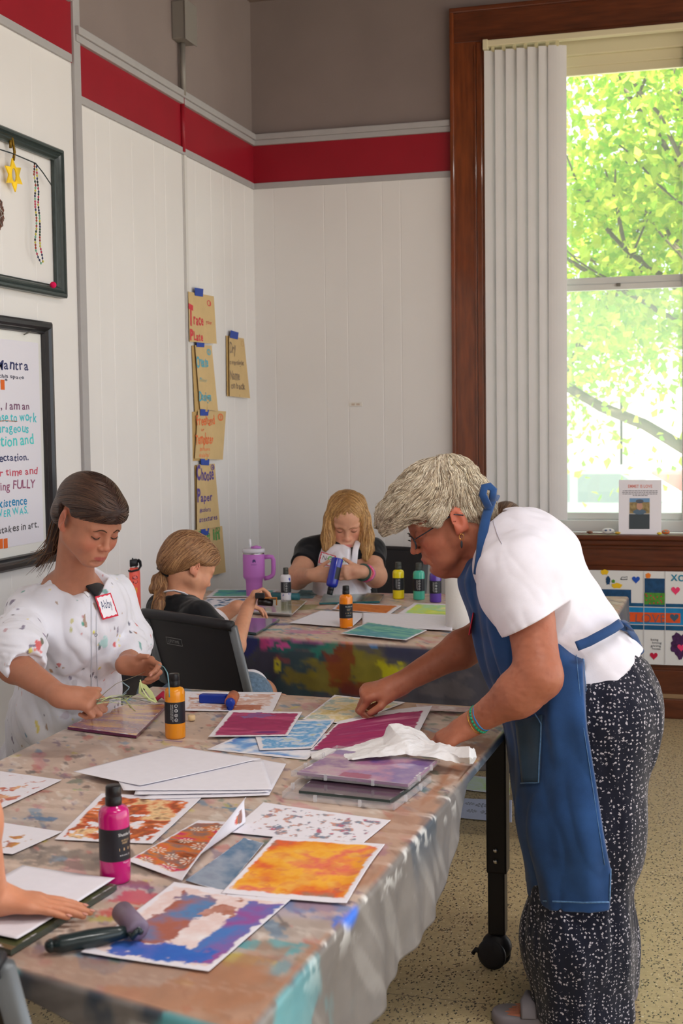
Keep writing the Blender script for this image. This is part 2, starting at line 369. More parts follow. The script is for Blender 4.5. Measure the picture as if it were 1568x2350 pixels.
# small wall plate on the back wall, nail beside the casing
p = onY(817, 928, YB)
tag(MB().mat(M('plate_white', (222, 216, 208), rough=.4)).box((p[0]-.035, YB-.006, p[2]-.011), (p[0]+.035, YB, p[2]+.011), .002).mat(M('plate_mark', (196, 176, 160))).box((p[0]-.022, YB-.0065, p[2]-.005), (p[0]-.004, YB-.006, p[2]+.005)).box((p[0]+.004, YB-.0065, p[2]-.005), (p[0]+.022, YB-.006, p[2]+.005)).build('wall_plate'), 'small horizontal white plate on the back wall panelling', 'wall plate')
# ================================================================ OUTSIDE
struct(MB().mat(M('pavement', (196, 194, 188), rough=.9, var=.06, vscale=3)).box((-40, 7.2, -.6), (40, 60, -.5)).build('ground'))
struct(MB().mat(M('pavement_near', (150, 148, 142), rough=.9)).box((-40, -30, -.62), (40, 7.2, -.5)).build('ground_near'))
bd = empty('building', (0, 24, -.5), label='pale building across the street seen through the window', cat='building')
mw = M('pale_render', (226, 224, 218), rough=.9, var=.04, vscale=2)
reparent(MB().mat(mw).box((-9, 24, -.5), (4, 30, 3.0)).box((-9.1, 23.8, 3.0), (4.1, 24.2, 3.2)).build('facade'), bd)
for px, w_ in ((1385, .34), (1300, .2), (1440, .12)):
    q = onY(px, 1080, 24)
    reparent(MB().mat(M('dark_doorway', (150, 146, 142), rough=.6)).box((q[0]-w_, 23.94, -.4), (q[0]+w_, 24, 1.95)).build('doorway'), bd)
q = onY(1550, 1140, 20)
tag(MB().mat(M('faded_red', (214, 96, 92), rough=.6)).box((q[0]-.35, 20, -.5), (q[0]+.8, 20.8, .75), .05).build('newspaper_box'), 'red box standing at the kerb outside the window', 'box')
# parked car: silhouette with glass
car = empty('parked_car', (-2.2, 17.5, -.5), label='pale grey car parked outside, blurred behind the lower pane', cat='car')
prof = [(-2.1, .3), (-2.15, .75), (-1.5, .95), (-1.0, 1.35), (.5, 1.4), (1.2, .98), (2.0, .85), (2.1, .5), (2.0, .3)]
fc = ((-1.6, 18.4, -.5), (1, 0, 0), (0, 0, 1), (0, -1, 0))
reparent(MB().mat(M('car_paint', (214, 218, 220), rough=.3, metal=.3)).prism(prof, 0, 1.6, fc).build('car_body'), car)
reparent(MB().mat(M('car_glass', (150, 160, 166), rough=.1)).prism([(-1.3, .98), (-.93, 1.3), (-.2, 1.33), (-.2, .98)], 1.6, 1.61, fc).prism([(-.1, .98), (-.1, 1.33), (.42, 1.33), (.95, .98)], 1.6, 1.61, fc).build('car_window'), car)
for dx in (-1.3, 1.3):
    o_ = np.array((-1.6+dx, 16.78, -.2)); reparent(MB().mat(M('tyre', (50, 50, 52))).lathe([(.3, 0), (.32, .05), (.32, .18), (.3, .2)], o_, 20, (0, 1, 0)).build('wheel'), car)
# the tree
def make_tree(cx, cy, seed, n_leaf, label):
    rg = np.random.RandomState(seed); t = empty('tree', (cx, cy, -.5), label=label, cat='tree')
    mb = MB().mat(M('bark', (92, 80, 66), rough=.9, bump=.6, bscale=20, var=.2)); tips = []
    def branch(p, d, L, r, lv):
        pts = [p]; k = 6; q = p.copy(); dd = d.copy()
        for i in range(k):
            dd = dd+rg.normal(0, .09, 3)+np.array((0, 0, .03)); dd /= np.linalg.norm(dd); q = q+dd*L/k; pts.append(q.copy())
        mb.tube(pts, list(np.linspace(r, r*.45, k+1)), 7)
        if lv >= 1: tips.extend(pts[2:])
        if lv < 3:
            for i in range(5 if lv else 8):
                j = rg.randint(2, k+1); a = rg.uniform(0, 2*PI); up = rg.uniform(.1, .9)
                nd = np.array((math.cos(a), math.sin(a), up)); nd = nd/np.linalg.norm(nd)*.8+dd*.35; nd /= np.linalg.norm(nd)
                branch(pts[j], nd, L*rg.uniform(.5, .72), r*.45, lv+1)
    branch(np.array((cx, cy, -.5)), np.array((0, 0, 1.)), 4.3, .16, 0)
    reparent(mb.build('trunk'), t)
    tips = np.array(tips); tips = tips[tips[:, 2] > 1.1]
    c = tips[rg.randint(0, len(tips), n_leaf)]+rg.normal(0, .2, (n_leaf, 3)); c[:, 2] -= .05+np.abs(rg.normal(0, .45, n_leaf))*(c[:, 2] < 3.2)
    ex = rg.normal(0, 1, (n_leaf, 3)); ex /= np.linalg.norm(ex, axis=1)[:, None]; nn = rg.normal(0, 1, (n_leaf, 3))+np.array((0, -.3, 1.2)); ey = np.cross(nn, ex); ey /= np.linalg.norm(ey, axis=1)[:, None]; nz = np.cross(ex, ey)
    s_ = rg.uniform(.034, .06, (n_leaf, 1)); out = []
    shp = [(-1, 0, 0), (-.3, -.75, .12), (.35, -.4, .05), (1.1, 0, -.1), (.35, .4, .05), (-.3, .75, .12)]
    V = np.stack([c+ex*s_*a+ey*s_*b_+nz*s_*d_ for a, b_, d_ in shp], 1).reshape(-1, 3)
    base = np.arange(n_leaf)[:, None]*6
    Fq = np.concatenate([base+np.array([[0, 1, 2, 3]]), base+np.array([[0, 3, 4, 5]])])
    hue = rg.uniform(0, 1, (n_leaf, 1)); c1 = np.array(lin((128, 178, 48))); c2 = np.array(lin((206, 212, 84))); cols = np.repeat(c1*(1-hue)+c2*hue, 6, 0)
    arr_mesh('foliage', V, Fq, [m_leaf], cols, t, smooth=False)
    return t
m_leaf = bpy.data.materials.new('leaf'); m_leaf.use_nodes = True; nt = m_leaf.node_tree; nt.nodes.clear()
o_ = nt.nodes.new('ShaderNodeOutputMaterial'); a_ = nt.nodes.new('ShaderNodeAttribute'); a_.attribute_name = 'Col'; d_ = nt.nodes.new('ShaderNodeBsdfDiffuse'); t_ = nt.nodes.new('ShaderNodeBsdfTranslucent'); x_ = nt.nodes.new('ShaderNodeMixShader'); x_.inputs[0].default_value = .45
nt.links.new(a_.outputs['Color'], d_.inputs['Color']); nt.links.new(a_.outputs['Color'], t_.inputs['Color']); nt.links.new(d_.outputs[0], x_.inputs[1]); nt.links.new(t_.outputs[0], x_.inputs[2]); nt.links.new(x_.outputs[0], o_.inputs[0])
make_tree(.1, 13.6, 5, 46000, 'leafy green maple tree standing close outside the window')
make_tree(-6.6, 18.5, 9, 9000, 'second green tree further down the street behind the near one')
# ================================================================ TABLES
T = 0.70
m_black = M('black_plastic', (30, 28, 32), rough=.45, bump=.1, bscale=200)
m_blackm = M('black_steel', (26, 23, 26), rough=.4, metal=.2)
m_steel = M('steel', (190, 188, 184), rough=.25, metal=1)
m_paper = M('paper_paint', rough=.75, attr=True, var=.02, vscale=40)
m_white = M('white_paper', (232, 229, 238), rough=.7)
m_film = M('painted_plastic_film', rough=.4, attr=True, var=.1, vscale=22, bump=.5, bscale=14, spec=.4, stretch=(1, .6, 1))
def stains(P, seed, dens=1.0):
    "old paint on the film: streaks, splashes and worn areas"
    x = P[..., 0]; y = P[..., 1]
    col = np.broadcast_to(lc((208, 182, 164)), P.shape[:-1]+(3,)).copy()
    q = np.stack([x*.8+y*.6, -x*.6+y*.8, x*0], -1)
    col = mixa(col, lc((214, 190, 172)), sstep(.48, .66, fbm(q*np.array((26, 5, 1)), seed+1))*.4)
    col = mixa(col, lc((150, 120, 104)), sstep(.54, .68, fbm(q*np.array((20, 6, 1)), seed+2))*.3)
    col = mixa(col, lc((150, 152, 156)), sstep(.52, .7, fbm(q*3.2, seed+3))*.4)
    for k, (c, th, sc, st, a) in enumerate([((190, 70, 60), .68, 14, 2.5, .7), ((60, 130, 170), .69, 12, 2, .8), ((70, 110, 90), .71, 16, 1.5, .8), ((90, 60, 110), .7, 13, 3, .7), ((206, 190, 60), .735, 15, 1.5, .8), ((236, 226, 216), .66, 11, 3.5, .6), ((66, 56, 60), .72, 18, 3, .8), ((200, 90, 120), .70, 9, 2, .5)]):
        col = mixa(col, lc(c), sstep(th+.015, th+.06, fbm(q*np.array((sc*st, sc, 1)), seed+20+k))*a*dens*.8)
    return col
def blobs(col, A, B, items, seed):
    "items: (a, b, ra, rb, colour, strength) soft-edged paint patches in coordinates A, B"
    for k, (a, b, ra, rb, c, s_) in enumerate(items):
        n_ = fbm(np.stack([A*16/max(ra*12, .3), B*16/max(rb*12, .3), A*0], -1), seed+k*7, 5)-.5
        d = np.sqrt(((A-a)/ra)**2+((B-b)/rb)**2)+n_*2.4
        col = mixa(col, lc(c), sstep(1.05, .8, d)*s_)
    return col
def cover(name, quad, Ls, paint, label, seed, na=150, nb=220, parent=None):
    "film over a table top; quad FL FR NR NL; Ls = hang lengths (front, right, back, left) as functions of 0..1"
    FL, FR, NR, NL = [np.array(p, float) for p in quad]; K = 44
    A = np.concatenate([-np.arange(K, 0, -1)/K, np.linspace(0, 1, na), 1+np.arange(1, K+1)/K])
    Bv = np.concatenate([-np.arange(K, 0, -1)/K, np.linspace(0, 1, nb), 1+np.arange(1, K+1)/K])
    a, b = np.meshgrid(A, Bv, indexing='ij'); ac = np.clip(a, 0, 1)[..., None]; bc = np.clip(b, 0, 1)[..., None]
    P = (FL*(1-ac)+FR*ac)*(1-bc)+(NL*(1-ac)+NR*ac)*bc
    tL = np.clip(-a, 0, 1)*Ls[3](bc[..., 0]); tR = np.clip(a-1, 0, 1)*Ls[1](bc[..., 0]); tB = np.clip(-b, 0, 1)*Ls[2](ac[..., 0]); tF = np.clip(b-1, 0, 1)*Ls[0](ac[..., 0])
    r = .012
    def fold(t): th = np.clip(t/r, 0, PI/2); return r*np.sin(th), r*(1-np.cos(th))+np.clip(t-r*PI/2, 0, 9)
    oL, zL = fold(tL); oR, zR = fold(tR); oB, zB = fold(tB); oF, zF = fold(tF)
    z = T-np.maximum(np.maximum(zL, zR), np.maximum(zB, zF))
    wob = lambda s_, t, sd: t*.035*(np.sin(s_*17+sd)+.6*np.sin(s_*41+sd*2))+t*.05
    X = P[..., 0]-oL+oR-wob(P[..., 1], np.clip(tL-.02, 0, 9), 1)+wob(P[..., 1]*1.2, np.clip(tR-.02, 0, 9), 2)
    Y = P[..., 1]+oB-oF+wob(P[..., 0], np.clip(tB-.02, 0, 9), 3)-wob(P[..., 0]*1.1, np.clip(tF-.02, 0, 9), 4)*.7
    hang = tL+tR+tB+tF
    wr = (fbm(np.stack([X*8, Y*8, z*8], -1), seed)-.5)*.003*(hang < .001)+(fbm(np.stack([X*9, Y*9, z*5], -1), seed+3)-.5)*.016*sstep(.02, .12, hang)
    V = np.stack([X+wr*(tR > 0)*1.2-wr*(tL > 0), Y-wr*(tF > 0), z+np.minimum(wr, .0008)*(hang == 0)], -1)
    col = paint(V, hang, tL, tR, tB, tF)
    nA, nB = a.shape; i = np.arange(nA*nB).reshape(nA, nB)
    Fq = np.stack([i[:-1, :-1], i[:-1, 1:], i[1:, 1:], i[1:, :-1]], -1).reshape(-1, 4)
    o = arr_mesh(name, V.reshape(-1, 3), Fq, [m_film], col.reshape(-1, 3))
    sm = o.modifiers.new('t', 'SOLIDIFY'); sm.thickness = .0006; sm.offset = -1
    return tag(o, label, 'table cover')
def table(name, quad, label, legs, group=None):
    FL, FR, NR, NL = [np.array(p, float) for p in quad]; c = (FL+FR+NR+NL)/4
    t = empty(name, (c[0], c[1], 0), label=label, cat='table', group=group)
    pts = [tuple((c+(p-c)*.985)[:2]) for p in (FL, NL, NR, FR)]
    reparent(MB().mat(m_black).prism(pts, T-.04, T-.003).build('tabletop'), t)
    for x, y in legs:
        L = MB().mat(m_blackm).box((x-.028, y-.028, .27), (x+.028, y+.028, T-.04), .006).box((x-.025, y-.024, .1), (x+.022, y+.024, .28), .005)
        lo = reparent(L.build('leg'), t)
        for zz in (.335, .305):
            reparent(MB().mat(m_steel).lathe([(.0, 0), (.007, .0), (.007, .003), (.003, .005)], (x-.002, y-.028, zz), 12, (0, -1, 0)).build('bolt'), lo)
        w = MB().mat(m_black)
        for dx in (-.014, .014): w.lathe([(.03, -.009), (.04, -.006), (.042, 0), (.04, .006), (.03, .009)], (x-.012+dx*.3, y+dx, .043), 24, (.25, 1, 0))
        w.ell((x-.005, y, .062), (.042, .026, .04), 18).tube([(x-.03, y, .04), (x-.062, y-.004, .048), (x-.07, y-.004, .036)], [.008, .008, .006], 8).tube([(x, y, .08), (x, y, .12)], .012, 10)
        reparent(w.build('caster'), lo)
    return t
Q1 = ((-1.64, 3.685), (-.52, 3.60), (-.59, 1.585), (-1.62, 1.89))
Q2 = ((-2.355, 5.93), (-.40, 6.05), (-.42, 4.485), (-2.33, 4.79))
Q1 = [np.array(p) for p in Q1]; Q2 = [np.array(p) for p in Q2]
table('art_table', Q1, 'near craft table under a paint-stained film cover, black leg with caster at its far corner', [(-.572, 3.53), (-1.52, 3.58), (-1.5, 2.0), (-.66, 1.78)])
table('art_table', Q2, 'far craft table in the corner under a heavily painted cover', [(-.55, 4.68), (-2.15, 4.95), (-2.2, 5.8), (-.55, 5.85)])
def zat(x, y): p = onZ(x, y, T); return p[0], p[1]
def paint1(V, hang, tL, tR, tB, tF):
    P = V[..., :2]; P3 = np.concatenate([P+np.stack([hang*.7, -hang*.7], -1), V[..., 2:]*0], -1)
    col = stains(P3, 40)
    it = []
    for px, py, ra, rb, c, s_ in [(800, 2110, .03, .05, (40, 110, 220), .95), (590, 2170, .07, .025, (70, 170, 180), .8), (560, 2205, .05, .02, (210, 180, 60), .7), (470, 2260, .03, .03, (120, 170, 190), .7), (610, 2230, .03, .05, (120, 160, 170), .7),
        (700, 2085, .07, .04, (100, 130, 170), .7), (860, 1950, .03, .03, (150, 90, 170), .7), (310, 2060, .035, .03, (215, 80, 50), .9), (265, 2095, .04, .03, (205, 70, 60), .8), (300, 2030, .03, .02, (150, 50, 90), .8), (240, 2110, .03, .01, (180, 170, 50), .8),
        (100, 1880, .04, .012, (50, 120, 170), .8), (90, 1815, .03, .008, (190, 80, 70), .6), (180, 1812, .02, .008, (110, 170, 110), .5), (520, 1855, .05, .006, (60, 140, 180), .8), (230, 1765, .03, .012, (110, 50, 50), .8), (400, 1700, .05, .01, (90, 70, 160), .8), (600, 1675, .05, .01, (190, 80, 90), .6),
        (1000, 1700, .1, .12, (172, 112, 70), .8), (1080, 1740, .06, .3, (176, 116, 76), .8), (950, 1860, .07, .2, (182, 130, 100), .7), (840, 2010, .07, .2, (190, 140, 112), .6), (700, 2200, .1, .3, (186, 132, 98), .75), (300, 2240, .3, .1, (186, 140, 112), .6), (480, 2280, .15, .1, (184, 126, 88), .7), (560, 1600, .2, .06, (190, 150, 118), .6), (940, 1620, .2, .06, (196, 150, 112), .8), (560, 1900, .1, .05, (150, 160, 180), .6), (150, 1960, .1, .05, (112, 104, 96), .7), (260, 1990, .1, .05, (104, 98, 92), .6)]:
        a, b = zat(px, py); it.append((a, b, ra, rb, c, s_))
    col = blobs(col, V[..., 0], V[..., 1], it, 60)
    # the rim and the hanging part: dull grey film with pale drips
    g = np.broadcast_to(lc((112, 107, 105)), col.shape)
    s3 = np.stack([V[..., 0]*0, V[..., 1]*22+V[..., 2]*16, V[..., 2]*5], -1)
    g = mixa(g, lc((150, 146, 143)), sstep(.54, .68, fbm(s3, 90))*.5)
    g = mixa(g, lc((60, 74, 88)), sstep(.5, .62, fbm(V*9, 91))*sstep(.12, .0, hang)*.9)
    g = mixa(g, lc((226, 226, 224)), sstep(.58, .64, fbm(np.stack([V[..., 1]*30, V[..., 1]*9+V[..., 2]*9, V[..., 2]*30], -1), 93))*sstep(.07, .0, hang)*.8)
    g = mixa(g, lc((96, 170, 180)), sstep(.56, .62, fbm(V*np.array((9, 12, 9)), 94))*sstep(2.05, 1.6, V[..., 1])*.9)
    g = mixa(g, lc((40, 110, 220)), sstep(.6, .3, np.sqrt(((V[..., 1]-2.02)/.09)**2+(hang/.06)**2)))
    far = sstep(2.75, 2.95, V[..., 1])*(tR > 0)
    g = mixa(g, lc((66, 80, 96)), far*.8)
    edge = np.maximum(sstep(-.004, .012, hang), sstep(.5, .75, fbm(V*12, 95))*0)
    x_in = (-.545-V[..., 0]); rim = sstep(.035, .0, np.abs(x_in))*(V[..., 1] < 3.0)*sstep(.42, .55, fbm(V*11, 96))*.7
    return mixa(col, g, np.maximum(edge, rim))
Lr = lambda b: np.interp(1.0-b, [0, .2, .35, .48, .535, .58, .62, .64, 1], [.24, .215, .2, .19, .16, .11, .05, .022, .022])
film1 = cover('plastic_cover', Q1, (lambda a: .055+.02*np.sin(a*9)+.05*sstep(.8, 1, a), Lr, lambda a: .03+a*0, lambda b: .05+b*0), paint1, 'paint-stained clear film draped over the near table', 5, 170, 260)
def paint2(V, hang, tL, tR, tB, tF):
    P3 = np.concatenate([V[..., :2], V[..., 2:]*0], -1); col = stains(P3, 140, .9)
    it = [(*zat(px, py), ra, rb, c, s_) for px, py, ra, rb, c, s_ in [(650, 1395, .12, .1, (128, 128, 50), .7), (705, 1450, .1, .04, (200, 110, 160), .7), (640, 1432, .06, .03, (60, 60, 140), .8), (540, 1440, .05, .08, (50, 60, 120), .8), (700, 1410, .12, .03, (190, 90, 80), .4), (610, 1400, .06, .05, (120, 70, 120), .6), (995, 1460, .12, .03, (200, 180, 110), .5), (620, 1445, .05, .02, (60, 150, 160), .8)]]
    col = blobs(col, V[..., 0], V[..., 1], it, 160)
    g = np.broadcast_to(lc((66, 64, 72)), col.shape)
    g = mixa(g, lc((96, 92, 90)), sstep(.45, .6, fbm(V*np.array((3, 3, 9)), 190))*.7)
    its = []
    for px, py, ra, rb, c, s_ in [(700, 1540, .13, .1, (50, 70, 76), .9), (610, 1500, .08, .12, (60, 56, 70), .8), (840, 1530, .2, .08, (132, 122, 34), .85), (760, 1560, .12, .06, (120, 106, 30), .8), (790, 1510, .06, .08, (128, 54, 28), .8), (830, 1575, .12, .03, (110, 44, 26), .8), (690, 1480, .14, .04, (28, 100, 96), .8), (740, 1490, .05, .04, (40, 140, 120), .7), (600, 1475, .02, .03, (206, 70, 130), .9), (645, 1487, .02, .012, (206, 80, 150), .95), (620, 1470, .025, .02, (190, 80, 150), .8), (630, 1530, .012, .02, (190, 180, 40), .9), (570, 1480, .04, .06, (36, 40, 110), .8), (795, 1466, .03, .02, (200, 30, 46), .95), (905, 1530, .05, .03, (176, 170, 24), .9), (865, 1470, .03, .02, (70, 130, 190), .8), (720, 1462, .1, .02, (196, 96, 160), .7), (650, 1515, .03, .01, (150, 60, 60), .5), (950, 1500, .1, .05, (58, 60, 84), .8), (1040, 1560, .1, .06, (88, 82, 84), .8), (1090, 1440, .05, .03, (40, 130, 120), .7)]:
        q = onY(px, py, 4.63); its.append((q[0], q[2], ra, rb, c, s_))
    g = blobs(g, V[..., 0], V[..., 2], its, 260)
    g = mixa(g, lc((40, 44, 80)), sstep(.05, .0, np.abs(hang-.03))*.55*sstep(.4, .55, fbm(V*7, 7)))
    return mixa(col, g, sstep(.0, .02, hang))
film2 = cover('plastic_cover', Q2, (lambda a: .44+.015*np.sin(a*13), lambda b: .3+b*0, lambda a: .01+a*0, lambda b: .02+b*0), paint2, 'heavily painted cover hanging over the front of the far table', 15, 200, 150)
# ================================================================ SHEETS
def prt(*layers, bg=(230, 226, 234), grain=.0):
    "layers: dict(r=(u0,v0,u1,v1) fractions, pal=[...], sc, st, cov, seed, e=edge roughness, a=alpha)"
    def f(U, Vv, m):
        col = np.broadcast_to(lc(bg), U.shape+(3,)).copy(); P = np.stack([m[..., 0], m[..., 1], U*0], -1)
        for L in layers:
            u0, v0, u1, v1 = L.get('r', (0, 0, 1, 1)); e = L.get('e', .03); sd = L.get('seed', 1)
            wob = (fbm(P*60, sd+5)-.5)*e*2.4
            d = np.minimum(np.minimum(U-u0, u1-U), np.minimum(Vv-v0, v1-Vv))+wob
            mask = sstep(-.006, .012, d)
            st = np.array(L.get('st', (1, 1))); q = P*np.array((st[0], st[1], 1))*L.get('sc', 15)
            n_ = np.clip((fbm(q, sd)*.8+fbm(q*3.1, sd+40)*.2-.5)*1.9+.5+(fbm(P*140, sd+50, 2)-.5)*.10, 0, .999); pal = np.array([lc(c) for c in L['pal']]); k = len(pal)
            t = n_*(k-1); i = t.astype(int); fr_ = (t-i)[..., None]; c = pal[i]*(1-fr_)+pal[np.minimum(i+1, k-1)]*fr_
            if 'cov' in L: mask = mask*sstep(1-L['cov']-.03, 1-L['cov']+.03, (fbm(P*L.get('csc', 40), sd+9)-.5)*2+.5)
            mask = mask*L.get('a', 1); col = col*(1-mask[..., None])+c*mask[..., None]
        return col
    return f
def flowers(base, spots, col=(236, 226, 214), r=.02):
    "petal rings printed over a base"
    def f(U, V, m):
        c = base(U, V, m)
        for i, (a, b) in enumerate(spots):
            du = (U-a)*m[-1, -1, 0]; dv = (V-b)*m[-1, -1, 1]; d = np.hypot(du, dv); an = np.arctan2(dv, du)
            rr = r*(.7+.3*((i*37) % 10)/10); mk = sstep(rr, rr*.9, d)*sstep(rr*.3, rr*.42, d)*sstep(.0, .35, np.sin(an*9+i))+sstep(rr*.2, rr*.12, d)
            c = mixa(c, lc(col), np.clip(mk, 0, 1)*.85)
        return c
    return f
SHEETS = []
def sheet(name, label, cat, px, z=.001, paint=None, group=None, th=.0004, lift=None, step=.0022, mat=None, plane=None, wave=.0015, seed=1, sidecol=None, world=None):
    W = world if world is not None else [onZ(x, y, (plane if plane is not None else T)+z) for x, y in px]
    TL, TR, BR, BL = W; w_ = (np.linalg.norm(TR-TL)+np.linalg.norm(BR-BL))/2; h_ = (np.linalg.norm(BL-TL)+np.linalg.norm(BR-TR))/2
    nu = max(8, int(w_/step)); nv = max(8, int(h_/step)); U, V = np.meshgrid(np.linspace(0, 1, nu), np.linspace(0, 1, nv), indexing='ij')
    u = U[..., None]; v = V[..., None]; P = (TL*(1-u)+TR*u)*(1-v)+(BL*(1-u)+BR*u)*v
    m = np.stack([U*w_, V*h_], -1)
    if wave: P[..., 2] += fbm(np.stack([P[..., 0]*6, P[..., 1]*6, U*0+seed], -1), seed)*wave+wave*.4*(2*U-1)**4+wave*.4*(2*V-1)**4
    if lift is not None: P = P+lift(U, V)
    col = paint(U, V, m) if paint else np.broadcast_to(lc((232, 229, 238)), U.shape+(3,))
    i = np.arange(nu*nv).reshape(nu, nv); N = nu*nv
    F1 = np.stack([i[:-1, :-1], i[1:, :-1], i[1:, 1:], i[:-1, 1:]], -1).reshape(-1, 4)[:, ::-1]
    rim = np.concatenate([i[0, :], i[1:, -1], i[-1, -2::-1], i[-2:0:-1, 0]]); r2 = np.roll(rim, -1)
    F3 = np.stack([rim, r2, r2+N, rim+N], -1)[:, ::-1]
    B_ = P.copy(); B_[..., 2] -= th
    V_ = np.concatenate([P.reshape(-1, 3), B_.reshape(-1, 3)]); sc_ = lc(sidecol) if sidecol else lc((228, 226, 234))
    bc = np.broadcast_to(sc_, (N, 3)).copy()
    if th > .003: col = col.copy(); col[0] = col[-1] = sc_; col[:, 0] = col[:, -1] = sc_
    o = arr_mesh(name, V_, np.concatenate([F1, F1[:, ::-1]+N, F3]), [mat or m_paper], np.concatenate([col.reshape(-1, 3), bc]), smooth=th < .003)
    c = V_.mean(0); o.data.transform(Matrix.Translation([-float(t) for t in c])); o.location = [float(t) for t in c]
    return tag(o, label, cat, group)
GP = 'painted prints drying on the near table'; GB = 'painted prints on the far table'
brn = [(236, 230, 232), (196, 140, 120), (178, 110, 84)]
sheet('print', 'pale sheet with brown rubbed block print under the blue brayer', 'print', [(425, 1588), (647, 1590), (626, 1634), (420, 1632)], .002, prt(dict(r=(.05, .1, .93, .9), pal=[(222, 204, 200), (206, 160, 142), (232, 216, 212), (190, 130, 106)], sc=22, st=(1, 2), cov=.75, seed=3), dict(r=(.42, .66, .86, .92), pal=[(176, 104, 78), (190, 130, 110)], sc=60, cov=.9, seed=4)), GP, seed=1)
sheet('print', 'blue blotched print under the magenta square, its front corner nearest the white paper', 'print', [(545, 1690), (775, 1684), (704, 1745), (475, 1721)], .001, prt(dict(r=(.04, .06, .96, .94), pal=[(240, 238, 246), (225, 228, 240), (120, 168, 222), (96, 130, 206), (232, 232, 244)], sc=13, seed=11)), GP, seed=2)
sheet('print', 'blue dotted print lying on top of the blotched blue print beside the magenta square', 'print', [(575, 1655), (770, 1652), (716, 1719), (596, 1723)], .004, prt(dict(r=(.08, .05, .97, .95), pal=[(236, 236, 244), (150, 190, 226), (90, 160, 214), (200, 214, 236), (190, 200, 180)], sc=34, seed=21)), GP, seed=3)
sheet('print', 'square solid magenta print with white margins in the middle of the near table', 'print', [(527, 1632), (694, 1635), (660, 1690), (478, 1692)], .007, prt(dict(r=(.06, .06, .96, .95), pal=[(132, 34, 84), (166, 46, 96), (150, 40, 90), (186, 74, 116), (120, 40, 110)], sc=12, st=(.6, 2), seed=31, e=.02), dict(r=(.2, .05, .6, .25), pal=[(120, 110, 160), (150, 60, 120)], sc=20, cov=.7, seed=33, e=.1)), GP, seed=4)
sheet('print', 'cream and yellow patchwork print beneath the hovering fist', 'print', [(768, 1596), (930, 1613), (803, 1663), (694, 1652)], .002, prt(dict(r=(.03, .03, .97, .97), pal=[(236, 224, 198), (214, 190, 120), (232, 216, 186), (160, 180, 176), (240, 230, 206)], sc=24, seed=41)), GP, seed=5)
sheet('print', 'large magenta print half covered by the white tissue paper', 'print', [(778, 1657), (992, 1628), (950, 1705), (712, 1723)], .004, prt(dict(r=(.02, .12, .93, 1.1), pal=[(140, 34, 84), (168, 48, 98), (150, 40, 96), (190, 110, 140)], sc=12, st=(.5, 3), seed=51, e=.02)), GP, seed=6, lift=lambda U, V: np.stack([U*0, U*0, .012*np.sin(U*2.4)*(1-V)], -1))
sheet('film_scrap', 'thin white film scrap at the far edge of the near table', 'film', [(955, 1622), (1105, 1630), (1090, 1640), (960, 1634)], .002, prt(dict(pal=[(226, 222, 222), (200, 170, 170), (236, 232, 232)], sc=25, seed=61)), wave=.006)
for k, (px, lb) in enumerate([([(560, 1736), (657, 1755), (618, 1827), (319, 1836)], 'lowest sheet of the blank white stack, its corner sticking out to the right'),
     ([(340, 1740), (605, 1748), (617, 1820), (308, 1826)], 'second blank white sheet, its front corner poking past the stack'),
     ([(252, 1757), (604, 1748), (626, 1814), (283, 1816)], 'wide blank white sheet near the top of the loose stack'),
     ([(395, 1714), (600, 1743), (322, 1805), (169, 1773)], 'topmost blank white sheet turned askew to the left')]):
    sheet('blank_paper', lb, 'paper', px, .0035+.0026*k, None, 'blank white paper stacked on the near table', seed=70+k, wave=.002, step=.008)
leafp = prt(dict(r=(.06, .08, .93, .95), pal=[(236, 228, 226), (226, 120, 60), (150, 78, 50), (206, 90, 50), (236, 200, 150), (120, 60, 50)], sc=20, cov=.82, csc=50, seed=81))
sheet('print', 'orange and brown leafy print behind the magenta paint bottle', 'print', [(232, 1822), (462, 1833), (350, 1938), (125, 1928)], .002, leafp, GP, seed=8)
sheet('print', 'red and teal delicate floral print at the table edge beyond the orange print', 'print', [(604, 1843), (897, 1884), (827, 1941), (524, 1912)], .002, prt(dict(r=(.1, .08, .95, .93), pal=[(200, 90, 110), (110, 140, 160), (214, 150, 130), (130, 150, 170)], sc=50, cov=.3, csc=75, seed=91)), GP, seed=9)
sheet('film_scrap', 'grey-blue acetate sheet between the flower print and the orange print', 'film', [(560, 1925), (606, 1937), (514, 2048), (425, 2022)], .002, prt(dict(pal=[(120, 130, 150), (150, 160, 176), (90, 120, 150), (160, 168, 176)], sc=12, seed=97)), seed=9)
fl = prt(dict(r=(.03, .05, .97, .93), pal=[(176, 36, 96), (206, 50, 110), (214, 120, 40), (130, 110, 110), (196, 96, 36), (110, 60, 40)], sc=11, st=(1, 3), seed=101, e=.03))
sheet('print', 'magenta and orange flower print with one long edge curling up', 'print', [(455, 1884), (600, 1894), (418, 2026), (292, 1977)], .004, flowers(fl, [(.2, .2), (.45, .15), (.7, .25), (.3, .45), (.6, .5), (.15, .7), (.45, .75), (.75, .75), (.6, .9), (.2, .9)], r=.022), GP, seed=10, lift=lambda U, V: np.stack([-.03*sstep(.72, 1, U)*(1-V), U*0, .05*sstep(.72, 1, U)**1.5*(1-V)**.8+.002*U], -1))
og = prt(dict(r=(.04, .05, .955, .93), pal=[(150, 120, 100), (222, 96, 50), (232, 150, 40), (240, 176, 60), (226, 110, 90), (236, 160, 44), (200, 100, 110)], sc=9, seed=111, e=.025), dict(r=(.04, .05, .955, .93), pal=[(214, 90, 60), (238, 190, 90)], sc=30, cov=.35, a=.6, seed=114))
sheet('print', 'big orange and yellow marbled print near the right edge of the near table', 'print', [(628, 1921), (884, 1939), (796, 2076), (508, 2051)], .004, og, GP, seed=11, lift=lambda U, V: np.stack([U*0, U*0, .006*sstep(.85, 1, U)*np.sin(V*3)], -1))
